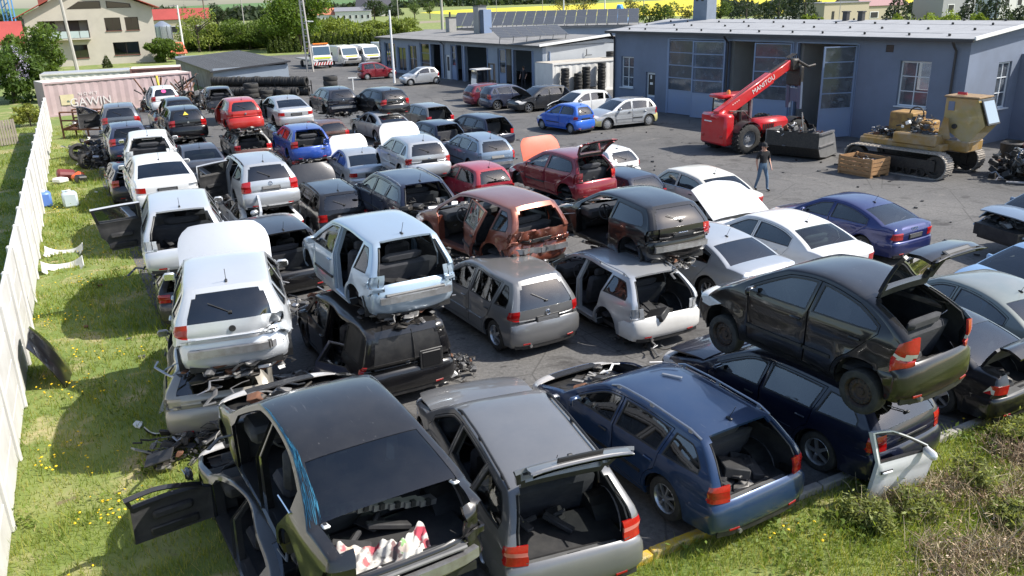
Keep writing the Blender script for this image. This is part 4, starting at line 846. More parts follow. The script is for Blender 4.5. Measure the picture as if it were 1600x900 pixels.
for (k, x, y, h, r) in TREES:
    lb, ct = TL[k]; CNT[k] = CNT.get(k, 0)+1; multi = sum(1 for t in TREES if t[0] == k) > 1
    near = k in ('lilac', 'vine') or (k == 'bush' and y == 70)
    if k == 'bush' and y == 70: lb = 'green bush between the lilac and the leaning grey pole'; g = None
    elif k == 'bush' and y == 112: lb = 'bush in front of the grain silo beside the beige house'; g = None
    else: g = {'bush': 'bushes behind the grey shed', 'vine': 'climbing plants at the fence end', 'hedge': 'willows above the conifer row', 'darkbush': 'dark trees on the far skyline', 'pine': 'pines on the far skyline', 'tree': 'round trees beyond the workshops', 'sparse': 'thin trees before the yellow field', 'dark': 'spruces behind the blue workshop', 'light': 'bright bushes behind the blue workshop'}.get(k)
    if k == 'bush' and g: lb = 'broad mid green bush behind the grey shed'
    if g: q = RANK[(k, x, y, h, r)]; lb += ', '+ORD[q]+('' if q == 0 else ' from the left')+(' of its kind' if q == 0 else '')
    tree(k, TN[k], x, y, h, r*(1.45 if k in ('hedge', 'bush', 'bigtree', 'willow') and y > 80 else 1.15), lb, ct, g, {'lilac': 7000, 'bigtree': 8500, 'hedge': 5200, 'bush': 5200, 'willow': 2200, 'vine': 1800, 'dark': 1700, 'light': 1300, 'sparse': 900}.get(k, 1100), {'lilac': .12, 'bigtree': .19, 'vine': .07, 'cone': .06, 'hedge': .16, 'bush': .13 if y > 80 else .12, 'dark': .16, 'light': .13, 'sparse': .15, 'willow': .14}.get(k), 3, .5 if k == 'sparse' else .3 if k in('tree', 'darkbush') else .04, 'cone' if k in ('cone', 'pine', 'dark') else 'sparse' if k == 'sparse' else 'round')
for (x, y, h) in THUJA: tree('thuja', 'thuja_tree', x, y, h+.35, .56, 'narrow clipped conifer in the row behind the vans', 'conifer', 'row of narrow conifers behind the vans', 620, .12, 1, .05, 'cone')
def lilac_blossom():
    rg = np.random.default_rng(4); root = [o for o in bpy.data.objects if o.name.startswith('lilac_bush')][0]; n = 46; C = []
    for i in range(n):
        a = rg.uniform(0, 2*pi); t = rg.uniform(-.2, 1); c = np.array([1.75*cos(a)*math.sqrt(1-t*t*.8), 1.75*sin(a)*math.sqrt(1-t*t*.8), 2.3+1.9*t]); C.append(c+rg.normal(0, 1, (26, 3))*[.10, .10, .15])
    V, F = leaf_quads(np.concatenate(C), .045, rg, .3, 1.); me = arr_mesh('blossom', V, F, [mat('lilac blossom', (.42, .38, .50), .8)]); o = bpy.data.objects.new('blossom', me); COL.objects.link(o); o.parent = root; o['kind'] = 'stuff'
lilac_blossom()
def wood_mass(name, d, a0, a1, h, n, seed, k):
    rg = np.random.default_rng(seed); a = np.radians(rg.uniform(a0, a1, n)); dd = d*rg.uniform(1, 1.1, n); hh = h*(.6+.4*np.sin(a*55+seed)*np.sin(a*23)); C = np.stack([dd*np.sin(a), dd*np.cos(a), rg.random(n)**.8*np.maximum(hh, 1)], 1); V, F = leaf_quads(C, d*.0032, rg); N = np.tile([0, -.6, .8], (len(V), 1))+rg.normal(0, .4, (len(V), 3)); N /= np.linalg.norm(N, axis=1)[:, None]
    me = arr_mesh(name, V, F, leafmats(k), rg.choice(3, n, p=[.5, .35, .15]), None, False); o = bpy.data.objects.new(name, me); COL.objects.link(o); tag(o, kind='stuff')
wood_mass('far_woods', 420, -33, -7, 8.5, 5200, 1, 'darkbush'); wood_mass('far_woods', 900, -14, 6, 13, 2600, 2, 'darkbush'); wood_mass('far_woods', 190, -22, -9.5, 3.4, 3000, 6, 'hedge'); wood_mass('hedge_mass', 150, -19.5, -6.3, 3.6, 7000, 9, 'hedge'); wood_mass('hedge_mass', 146, -20.5, -15, 3.2, 3000, 10, 'bush'); wood_mass('far_woods', 260, 14, 36, 5.5, 4200, 3, 'dark')
# brush and junipers on the bank at the lower right
def juniper(x, y, r, h, seed, lab):
    rg = np.random.default_rng(seed); root = empty('juniper_bush', (x, y, 0), 0, lab, 'shrub', 'junipers on the bank at the lower right'); C = []; b = MB()
    for i in range(26):
        a = rg.uniform(0, 2*pi); l = r*rg.uniform(.35, 1.05); e = rg.uniform(.15, 1.2); tip = np.array([l*cos(a), l*sin(a), h*e]); p = np.linspace(0, 1, 7)[:, None]*tip+[0, 0, .05]; p[:, 2] += .10*np.sin(np.linspace(0, pi, 7)); b.tube([tuple(q) for q in p], [.012*(1-.8*k/6) for k in range(7)], 4)
        t = rg.uniform(.25, 1.05, 120)[:, None]; C.append(t*tip+[0, 0, .05]+rg.normal(0, .055, (120, 3)))
    V, F = leaf_quads(np.concatenate(C), .020, rg, .2, 2.2); N = np.tile([0, 0, 1.], (len(V), 1))+rg.normal(0, .6, (len(V), 3)); N /= np.linalg.norm(N, axis=1)[:, None]
    me = arr_mesh('foliage', V, F, leafmats('juniper'), rg.choice(3, len(F), p=[.25, .45, .3]), None, False); o = bpy.data.objects.new('foliage', me); COL.objects.link(o); o.parent = root; b.obj('stem', [BARK], root)
for i, (a, o, r, h) in enumerate([(2.9, 1.0, .36, .22), (3.6, 1.2, .34, .22), (4.9, 1.15, .34, .25), (6.5, .75, .36, .3), (7.3, .8, .42, .36), (8.2, .8, .45, .4), (5.6, 2.6, .6, .25), (6.9, 2.2, .6, .28), (4.5, 2.0, .3, .18)]): juniper(*K_(a, o), r, h, 40+i, ('leftmost', 'second', 'third', 'fourth', 'fifth', 'sixth')[i]+' juniper from the left along the row beside the silver door' if i < 6 else ('nearest juniper at the bottom edge right of the dry brush', 'wide juniper low in the right corner of the picture', 'small lone juniper in the middle of the dry brush')[i-6])
def brush():
    rg = np.random.default_rng(12); b = MB(); cs = [(3.7, 1.0, .5), (4.5, 1.15, .5), (5.0, 1.9, .7), (5.9, 1.8, .7), (6.8, 1.7, .7), (7.7, 1.5, .6), (3.2, 2.1, .6), (4.0, 2.4, .6), (2.6, 2.6, .5), (6.2, .9, .4), (8.6, 1.2, .5)]
    for (a, o, r) in cs:
        cx, cy = K_(a, o)
        for i in range(290):
            p = np.array([cx+rg.normal(0, r*.5), cy+rg.normal(0, r*.4), rg.uniform(0, .08)]); d = np.array([rg.normal(0, .6), rg.normal(0, .6), rg.uniform(.15, 1.)]); d /= np.linalg.norm(d); l = rg.uniform(.12, .42); q = p+d*l*.5+rg.normal(0, .03, 3); e = q+d*l*.5+rg.normal(0, .06, 3)
            b.tube([tuple(p), tuple(q), tuple(e)], [.006, .0045, .002], 3, int(rg.choice(3, p=[.5, .3, .2])), False)
            if rg.random() < .8: b.tube([tuple(q), tuple(q+rg.normal(0, .09, 3))], [.004, .001], 3, int(rg.choice(3)), False)
    b.obj('dry_brush', [mat('dead twig a', (.32, .25, .15), .95), mat('dead twig b', (.48, .40, .27), .95), mat('dead twig c', (.20, .13, .09), .95)], None, kind='stuff')
    rg = np.random.default_rng(13); C = []
    for (a, o, r) in cs: cx, cy = K_(a, o); C.append(np.stack([rg.normal(cx, r*.5, 900), rg.normal(cy, r*.42, 900), np.abs(rg.normal(0, .10, 900))], 1))
    C = np.concatenate(C); V, F = leaf_quads(C, .017, rg, .5, 1.6); me = arr_mesh('dead_leaves', V, F, [mat('dead leaf a', (.38, .27, .17), .95), mat('dead leaf b', (.52, .41, .30), .95), mat('dead leaf c', (.22, .14, .09), .95)], rg.choice(3, len(F)), smooth=False); o = bpy.data.objects.new('dead_leaves', me); COL.objects.link(o); tag(o, kind='stuff')
brush()
def weeds():
    rg = np.random.default_rng(21); C = []
    for i in range(150):
        c = L_(rg.uniform(-4, 42), 5.2+rg.normal(0, .35)) if i < 70 else L_(rg.uniform(-4, 30), rg.uniform(.1, 5)) if i < 120 else K_(rg.uniform(-1, 9), rg.uniform(.2, 1.2)); s = rg.uniform(.1, .25); C.append(np.stack([rg.normal(c[0], s, 60), rg.normal(c[1], s, 60), np.abs(rg.normal(.08, .07, 60))], 1))
    C = np.concatenate(C); V, F = leaf_quads(C, .032, rg, 1.2, 1.3); me = arr_mesh('weeds', V, F, leafmats('weed'), rg.choice(3, len(F)), None, False); o = bpy.data.objects.new('weeds', me); COL.objects.link(o); tag(o, kind='stuff')
weeds()
# ---------------------------------------------------------------- buildings
def wall(parent, name, p0, ang, length, z0, z1, th, ops, m, mats=None):
    """straight wall with rectangular openings (s0, s1, z0, z1); runs from p0 at angle ang in the parent's frame, thickness to the left"""
    b = MB(); xs = sorted({0., length, *[o[0] for o in ops], *[o[1] for o in ops]})
    for a, c in zip(xs[:-1], xs[1:]):
        if c-a < 1e-4: continue
        zz = [(z0, z1)]
        for (s0, s1, q0, q1) in ops:
            if s0 <= a+1e-4 and s1 >= c-1e-4: zz = [seg for (u, v) in zz for seg in ((u, min(v, q0)), (max(u, q1), v)) if seg[1]-seg[0] > 1e-3]
        for u, v in zz: b.box(((a+c)/2, th/2, (u+v)/2), (c-a, th, v-u))
    o = b.obj(name, [m], parent); o.location = (*p0, 0); o.rotation_euler = (0, 0, ang); return o
def window(parent, x, z0, w, h, nx, nz, fm, gm, y=.10, name='window', ang=None, sill=None):
    """framed window in the x-z plane of its parent, panes are sub-parts"""
    t = .06; b = MB()
    for xx in (x+t/2, x+w-t/2): b.box((xx, y, z0+h/2), (t, .07, h))
    for zz in (z0+t/2, z0+h-t/2): b.box((x+w/2, y, zz), (w-2*t, .07, t))
    for i in range(1, nx): b.box((x+w*i/nx, y, z0+h/2), (.04, .055, h-2*t))
    for j in range(1, nz): b.box((x+w/2, y-.002, z0+h*j/nz), (w-2*t, .05, .035))
    o = b.obj(name, [fm], parent)
    for i in range(nx):
        for j in range(nz):
            p = MB(); R = random.Random(i*7+j+int(x*10)); a = R.uniform(-.001, .001); x0, x1, q0, q1 = x+w*i/nx+.015, x+w*(i+1)/nx-.015, z0+h*j/nz+.015, z0+h*(j+1)/nz-.015
            p.quad((x0, y+.012+a, q0), (x1, y+.012-a, q0), (x1, y+.012-a, q1), (x0, y+.012+a, q1)); p.obj('pane', [gm], o)
    if sill: s = MB(); s.box((x+w/2, y-.13, z0-.03), (w+.12, .26, .05)); s.obj('sill', [sill], o)
    return o
BLUEW = mat('slate blue render', (.175, .21, .285), .9, var=.55, scale=.45, var_col=(.115, .135, .17), bump=.15, coords='World'); BLUED = mat('blue painted steel', (.20, .265, .40), .5, var=.4, scale=2., var_col=(.22, .26, .33)); WFR = mat('white window frame', (.62, .66, .70), .5)
ROOFM = mat('pale grey bitumen roofing', (.30, .305, .315), .85, var=.5, scale=1.2, var_col=(.22, .22, .225), bump=.2, coords='World'); GUTT = mat('dark gutter', (.035, .035, .04), .5); INW = mat('whitewashed inside wall', (.42, .42, .40), .9, var=.4, scale=.8); CONC = mat('old concrete', (.27, .26, .24), .9, var=.5, scale=1.5, bump=.2); CHIMW = mat('chimney render', (.20, .235, .29), .9, var=.3, scale=2)
def leaf(parent, w, h, hinge, ang, flip=1, low=1.35, rows=4):
    """gate leaf: steel frame, panes over a solid foot panel; local x runs away from the hinge"""
    e = empty('gate_leaf', hinge, ang, parent=parent); b = MB(); t = .07; X = lambda a: a*flip
    for xx in (t/2, w-t/2): b.box((X(xx), 0, h/2), (t, .07, h))
    for k in range(rows+1): z = low+(h-low)*k/rows; b.box((X(w/2), 0, z-(t/2 if k == rows else 0)), (w-2*t, .06, .05))
    b.box((X(w/2), 0, .04), (w-2*t, .06, .08)); b.obj('leaf_frame', [BLUED], e); p = MB(); p.box((X(w/2), .005, low/2+.03), (w-2*t, .03, low-.09)); p.obj('foot_panel', [BLUED], e)
    for k in range(rows):
        z0, z1 = low+(h-low)*k/rows+.026, low+(h-low)*(k+1)/rows-.03; q = MB(); q.quad((X(t), .0, z0), (X(w-t), .0, z0), (X(w-t), .0, z1), (X(t), .0, z1)); q.obj('pane', [GLB], e)
    return e
def roof_sheets(parent, x0, x1, y0, z0, y1, z1, ncol, nrow, m, th=.05):
    me = None; R = random.Random(3); sl = atan2(z1-z0, y1-y0); ln = hypot(y1-y0, z1-z0)/nrow; wd = (x1-x0)/ncol
    b = MB(); b.box((0, 0, 0), (wd-.012, ln+.06, th)); me = b.mesh('roof_sheet', [m])
    for j in range(nrow):
        for i in range(ncol):
            t = (j+.5)/nrow; o = bpy.data.objects.new('roof_sheet', me); COL.objects.link(o); o.parent = parent; o.location = (x0+wd*(i+.5), y0+(y1-y0)*t, z0+(z1-z0)*t+.012*(j % 2)+R.uniform(0, .006)); o.rotation_euler = (sl, 0, 0)
def workshop():
    r = empty('workshop', (6.9, 54, 0), atan2(-.82718, .56194), 'long blue workshop with glazed steel gates and a shallow grey roof', 'building'); Lw, D = 22.24, 10.4
    wall(r, 'front_wall', (0, 0), 0, Lw, 0, 4.55, .34, [(.6, 1.75, 1.25, 3.12), (2.85, 3.65, 0, 2.28), (4.63, 9.0, 0, 4.33), (9.12, 13.46, 0, 4.3), (13.62, 17.1, 0, 4.28), (19.2, 20.65, 1.65, 3.64), (18.42, 18.80, 3.98, 4.30)], BLUEW)
    wall(r, 'gable_wall', (Lw, .34), pi/2, D-.34, 0, 4.55, .34, [(2.22, 3.38, 1.5, 3.53)], BLUEW); wall(r, 'rear_wall', (.34, D), 0, Lw-.68, 0, 4.55, .3, [(3, 5, 1.4, 3.8), (7.5, 11.5, 1.2, 4.2), (13.8, 16.9, 1.2, 4.3)], INW); wall(r, 'gable_wall', (.34, .34), pi/2, D-.34, 0, 4.55, .34, [], BLUEW)
    for s in (0, 1): # gable triangles
        b = MB(); x = -.0 if s == 0 else Lw-.34; b.add([(x, 0, 4.55), (x, 5.0, 5.04), (x, D, 4.5), (x+.34, 0, 4.55), (x+.34, 5.0, 5.04), (x+.34, D, 4.5)], [(0, 1, 2), (5, 4, 3), (0, 3, 4, 1), (1, 4, 5, 2), (2, 5, 3, 0)]); b.obj('gable_top', [BLUEW], r)
    b = MB(); b.box((Lw/2, D/2, .012), (Lw-.7, D-.7, .02)); b.obj('floor', [mat('oily workshop floor', (.06, .058, .055), .7, var=.5, scale=1.5)], r)
    b = MB()
    for x in (4.35, 9.06, 13.54): b.box((x if x < 5 else x, D/2+.1, 2.2), (.2, D-.9, 4.4))
    b.box((Lw/2, 1.9, 4.44), (Lw-.7, 3, .1)); b.obj('inner_wall', [INW], r)
    roof_sheets(r, -.35, Lw+.3, -.45, 4.64, 5.0, 5.14, 11, 4, ROOFM); roof_sheets(r, -.35, Lw+.3, D+.3, 4.6, 5.0, 5.12, 11, 2, ROOFM)
    b = MB(); b.box((Lw/2-.02, -.50, 4.585), (Lw+.7, .12, .13)); b.obj('gutter', [GUTT], r); b = MB(); b.add([(Lw+.31, -.45, 4.60), (Lw+.31, 5, 5.10), (Lw+.31, D+.3, 4.57), (Lw+.31, D+.3, 4.71), (Lw+.31, 5, 5.24), (Lw+.31, -.45, 4.74), (Lw+.39, -.45, 4.60), (Lw+.39, 5, 5.10), (Lw+.39, D+.3, 4.57), (Lw+.39, D+.3, 4.71), (Lw+.39, 5, 5.24), (Lw+.39, -.45, 4.74)], [(0, 5, 4, 1), (1, 4, 3, 2), (6, 7, 10, 11), (7, 8, 9, 10), (5, 11, 10, 4), (4, 10, 9, 3), (0, 1, 7, 6), (0, 6, 11, 5)]); b.obj('verge_board', [mat('white verge sheet', (.72, .72, .70), .5)], r)
    for x, y in ((.05, -.10), (9.25, -.09), (Lw-.55, -.1)): b = MB(); b.tube([(x, -.48, 4.55), (x, -.32, 4.35), (x, y, 4.15), (x, y, .1)], .055, 8); b.obj('downpipe', [GUTT if x > 9 or x < 1 else BLACK], r, True)
    R = random.Random(2)
    for j, y in enumerate((.1, 1.9, 3.6, 4.9)):
        for i in range(11):
            b = MB(); b.rbox((0, 0, .05), (.10, .10, .11), .02, 0, (0, 0, R.random())); b.obj('roof_vent', [BLACK], r).location = (.8+i*2.05+R.uniform(-.3, .3), y, 4.68+.09*(y+.45)) if (i+j) % 2 else (1.2+i*2.0, y, 4.68+.09*(y+.45))
    b = MB(); b.box((2.72, 5.0, 6.5), (1.15, .85, 3.0)); c = b.obj('chimney', [CHIMW], r); q = MB(); q.box((2.45, 4.57, 6.5), (.2, .02, .5)); q.box((2.9, 4.57, 6.5), (.2, .02, .5)); q.obj('flue_opening', [BLACK], c)
    for x in (13.0, 13.9): b = MB(); b.box((x, 4.7, 5.35), (.26, .26, .45)); b.box((x, 4.7, 5.6), (.34, .34, .06)); b.obj('flue', [GUTT], r)
    window(r, .62, 1.27, 1.11, 1.83, 2, 3, WFR, GLB, .16, sill=WFR); window(r, 19.22, 1.67, 1.41, 1.95, 2, 3, WFR, GLB, .16, sill=WFR)
    g = empty('gable_face', (Lw, 0, 0), pi/2, parent=r); window(g, 2.58, 1.52, 1.12, 1.99, 2, 3, WFR, GLB, .12, sill=WFR)
    b = MB(); b.box((3.25, .16, 1.13), (.76, .06, 2.24)); d = b.obj('door', [WFR], r); q = MB(); q.box((3.27, .11, 1.55), (.52, .05, 1.2)); q.box((3.27, .12, .5), (.5, .03, .65), 1); q.obj('door_panel', [BLACK, BLUED], d); q = MB(); q.box((3.27, .08, 1.62), (.24, .012, .14)); q.box((3.24, .08, 2.0), (.12, .012, .22)); q.obj('notice', [WHITEP], d)
    b = MB(); b.box((18.61, .05, 4.14), (.36, .06, .30)); [b.box((18.61, .01, 4.02+.06*k), (.34, .03, .018), 1) for k in range(5)]; b.obj('vent_grille', [mat('brown vent', (.09, .06, .055), .7), BLACK], r)
    for (x0, x1) in ((4.63, 9.0), (9.12, 13.46), (13.62, 17.1)):
        [MB().box(c_, d_).obj('gate_post' if d_[0] < .1 else 'gate_lintel', [BLUED], r) for c_, d_ in (((x0+.04, .05, 2.15), (.08, .16, 4.3)), ((x1-.04, .05, 2.15), (.08, .16, 4.3)), (((x0+x1)/2, .05, 4.29), (x1-x0-.16, .16, .07)))]
    leaf(r, 2.08, 4.2, (4.72, .0, .03), 0); leaf(r, 2.08, 4.2, (8.92, .0, .03), 0, -1); leaf(r, 2.1, 4.2, (9.14, -.14, .03), radians(-171), 1); leaf(r, 2.1, 4.2, (13.38, -.05, .03), radians(9), -1); leaf(r, 1.68, 4.2, (17.02, -.06, .03), radians(66), -1)
    b = MB(); b.box((1.6, .2, 1.9), (3.2, .3, 3.8)); a = b.obj('annex_wall', [BLUEW], r); a.location = (Lw, 4.4, 0)
    # machine with raised arm and shelves standing inside
    def inside(name, lab, x, y, f):
        e = empty(name, (0, 0, 0), 0, lab, 'machine'); e.matrix_world = r.matrix_basis @ Matrix.Translation((x, y, .03)); f(e)
    def m1(e):
        b = MB(); b.rbox((0, 0, .9), (1.6, 1.3, .9), .1); b.rbox((-.3, 0, 1.9), (.9, 1.1, 1.2), .06, 1); b.obj('body', [DARKM, BLACK], e); b = MB(); b.tube([(.4, 0, 1.4), (1.1, 0, 3.2), (.6, .1, 3.5)], [.16, .13, .1], 8); b.obj('arm', [DARKM], e)
        for sx in (-.6, .6):
            for sy in (-.7, .7): inst(tyre_mb().mesh('tyre', RUBBER, True), 'wheel', e, (sx, sy, .5), (pi/2, 0, 0), (1.5, 1.5, 1.6))
    inside('loader', 'dark loader with raised arm inside the middle gate of the workshop', 11.0, 3.6, m1)
    def m2(e):
        b = MB(); 
        for z in (.1, .9, 1.7): b.box((0, 0, z), (2.2, .6, .05))
        for x in (-1.05, 1.05): b.box((x, 0, 1.0), (.06, .6, 2.0))
        b.obj('shelf', [DARKM], e); junk(e, (-.3, 0, .95), (1.6, .5, .9), 2); junk(e, (.2, 0, .15), (1.7, .5, .9), 4); b = MB(); b.tube([(0, -.4, 1.75), (.1, -.4, 3.4)], .05, 6); b.rbox((.1, -.4, 2.5), (.4, .3, .5), .04); b.obj('mast', [DARKM], e)
    inside('parts_shelf', 'dark shelf of parts inside the right hand gate of the workshop', 15.0, 3.0, m2)
workshop()
def low_office():
    r = empty('low_office', (-12.87, 88.5, 0), atan2(-.846, .533), 'low grey blue flat roofed building with two chimneys', 'building'); Ln, D = 29.3, 9
    W2 = mat('grey blue render', (.27, .31, .37), .9, var=.3, scale=.8)
    wall(r, 'front_wall', (0, 0), 0, Ln, 0, 3.2, .3, [(1.0, 3.6, .35, 2.85), (4.0, 5.9, .2, 2.5), (6.5, 8.3, .2, 2.75), (9.0, 10.9, .3, 3.0), (11.2, 13.3, 0, 2.95), (14.05, 14.8, 0, 2.1), (15.0, 17.2, 0, 3.0), (17.5, 21.4, 0, 2.95), (22.9, 25.0, 0, 2.95), (25.2, 28.0, 0, 2.92)], W2)
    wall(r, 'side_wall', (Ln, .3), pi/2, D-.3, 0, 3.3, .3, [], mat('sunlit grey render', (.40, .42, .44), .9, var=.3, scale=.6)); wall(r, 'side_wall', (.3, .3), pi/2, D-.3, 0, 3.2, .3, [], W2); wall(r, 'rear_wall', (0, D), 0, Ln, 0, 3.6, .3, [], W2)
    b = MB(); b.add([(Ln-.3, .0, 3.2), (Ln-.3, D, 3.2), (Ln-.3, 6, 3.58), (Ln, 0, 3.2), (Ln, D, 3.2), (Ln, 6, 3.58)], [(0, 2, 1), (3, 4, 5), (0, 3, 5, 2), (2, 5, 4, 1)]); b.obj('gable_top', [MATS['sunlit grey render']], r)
    roof_sheets(r, -.3, Ln+.25, -.4, 3.33, 6.2, 3.78, 12, 3, mat('dusty roofing felt', (.21, .205, .20), .9, var=.5, scale=.9, bump=.2)); roof_sheets(r, -.3, Ln+.25, D+.2, 3.5, 6.2, 3.77, 12, 1, MATS['dusty roofing felt'])
    b = MB(); b.box((Ln/2, -.44, 3.29), (Ln+.6, .10, .12)); b.obj('gutter', [GUTT], r); b = MB(); b.box((Ln+.29, 2.9, 3.62), (.09, 6.8, .17), rot=(.072, 0, 0)); b.obj('verge_board', [mat('white verge sheet', (.72, .72, .70), .5)], r)
    GLO = glass('office glass', (.35, .42, .5), 1.7)
    for (x, z, w_, h, nx, nz) in ((1.02, .37, 2.56, 2.46, 4, 1), (4.02, .22, 1.86, 2.26, 2, 1), (6.52, .22, 1.76, 2.5, 2, 2), (9.02, .32, 1.86, 2.66, 1, 3), (15.02, 1.2, .95, 1.75, 1, 3), (23.0, 1.0, 1.0, 1.9, 1, 2)): window(r, x, z, w_, h, nx, nz, BLUED, GLO, .12)
    b = MB(); b.box((15.5, .12, .6), (1.0, .06, 1.15)); b.box((23.5, .12, .5), (1.0, .06, .95)); b.obj('gate_panel', [BLUED], r); b = MB(); b.box((14.42, .10, 1.05), (.7, .06, 2.08)); b.box((14.42, .06, 1.35), (.36, .03, 1.2), 1); b.obj('door', [WHITEP, GUTT], r)
    for (x0, x1, z) in ((11.2, 13.3, 2.95), (15.98, 17.2, 3.0), (17.5, 21.4, 2.95), (25.2, 28, 2.92)): [MB().box((q_, .0, z/2), (.08, .12, z)).obj('gate_post', [BLUED], r) for q_ in (x0+.04, x1-.04)]
    b = MB(); b.box((19.6, 2.3, .7), (3.4, .06, 1.4)); b.box((19.6, 2.31, 2.1), (3.4, .05, 1.4), 1); b.obj('inner_wall', [mat('brown inner wall', (.15, .12, .10), .9), INW], r); b = MB(); b.box((Ln/2, D/2, .012), (Ln-.6, D-.6, .02)); b.obj('floor', [MATS['oily workshop floor']], r)
    e = leaf(r, 1.5, 2.85, (28.05, -.02, .03), radians(25), 1, 1.0, 3)
    for x in (.1, 13.9): b = MB(); b.tube([(x, -.44, 3.25), (x, -.1, 3.0), (x, -.1, .1)], .05, 6); b.obj('downpipe', [GUTT], r)
    b = MB(); b.box((6.2, 5, 4.4), (.75, .8, 1.35)); b.box((6.2, 5, 5.1), (.85, .9, .08), 1); b.tube([(6.05, 5, 5.1), (6.05, 5, 5.6)], .1, 8, 1); b.obj('chimney', [mat('pale chimney', (.34, .33, .31), .9, var=.4, scale=2), GUTT], r)
    b = MB(); b.box((11.9, 5, 4.85), (.95, .9, 2.5)); b.box((11.9, 5, 6.13), (1.1, 1.0, .08), 1); c = b.obj('chimney', [MATS['pale chimney'], GUTT], r); q = MB(); q.box((12.75, 5.1, 4.7), (.7, .85, 2.2)); [q.box((12.5+.14*k, 4.66, 4.7), (.03, .02, 2.15), 1) for k in range(5)]; q.obj('chimney_cladding', [BLUED, GUTT], c)
    q = MB(); q.box((34.2-Ln+Ln-.0-4.86, 4.6, 2.55), (.02, .02, .02)); 
    # pipe bracket on the sunlit wall
    b = MB(); b.tube([(Ln+.02, 4.0, 2.4), (Ln+.16, 4.0, 2.45), (Ln+.16, 4.0, 2.9)], .03, 6); b.box((Ln+.16, 4.25, 2.45), (.05, .5, .05)); b.obj('bracket', [BLACK], r)
low_office()
def rear_hall():
    r = empty('rear_hall', (-5.5, 87.5, 0), radians(-9), 'low rear hall carrying a long row of solar panels', 'building'); b = MB(); b.box((9.5, 4, 1.9), (19, 8, 3.8)); b.obj('wall', [mat('grey blue render', (.27, .31, .37), .9)], r)
    b = MB(); b.box((9.5, 4, 3.86), (19.4, 8.4, .12)); b.obj('roof', [MATS['dusty roofing felt']], r)
    SP = mat('solar cells', (.055, .06, .07), .45); FRM = mat('panel frame', (.20, .205, .21), .5, .5); p = MB(); p.box((0, 0, 0), (1.0, 1.75, .035), 1); [p.box((0, -.7+.28*k, .019), (.94, .24, .006), 0) for k in range(6)]; pm = p.mesh('solar_panel', [SP, FRM])
    for i in range(18):
        for j in (0, 1):
            o = bpy.data.objects.new('solar_panel', pm); COL.objects.link(o); o.parent = r; o.location = (.6+i*1.04, .8+j*1.6, 4.5+j*.62); o.rotation_euler = (radians(-21)+radians(42), 0, 0)
    m = MB()
    for i in range(19): m.box((.1+i*1.04, 2.9, 4.6), (.05, .05, 1.5)); m.box((.1+i*1.04, .25, 4.1), (.05, .05, .5))
    m.obj('panel_rack', [FRM], r)
    # second short array on the office roof edge
    e = empty('solar_array', (1.3, 64.2, 3.55), radians(31), 'short tilted row of solar panels on the office roof corner', 'solar panels')
    for i in range(6): o = bpy.data.objects.new('solar_panel', pm); COL.objects.link(o); o.parent = e; o.location = (.5+i*1.04-1.5, 1.5, .75); o.rotation_euler = (radians(24), 0, 0)
    m = MB(); [m.tube([(-1.5+i*1.2, .9, 0), (-1.5+i*1.2, .75, .5)], .03, 5) or m.tube([(-1.5+i*1.2, 2.2, 0), (-1.5+i*1.2, 2.2, 1.05)], .03, 5) for i in range(6)]; m.obj('panel_rack', [FRM], e)
rear_hall()
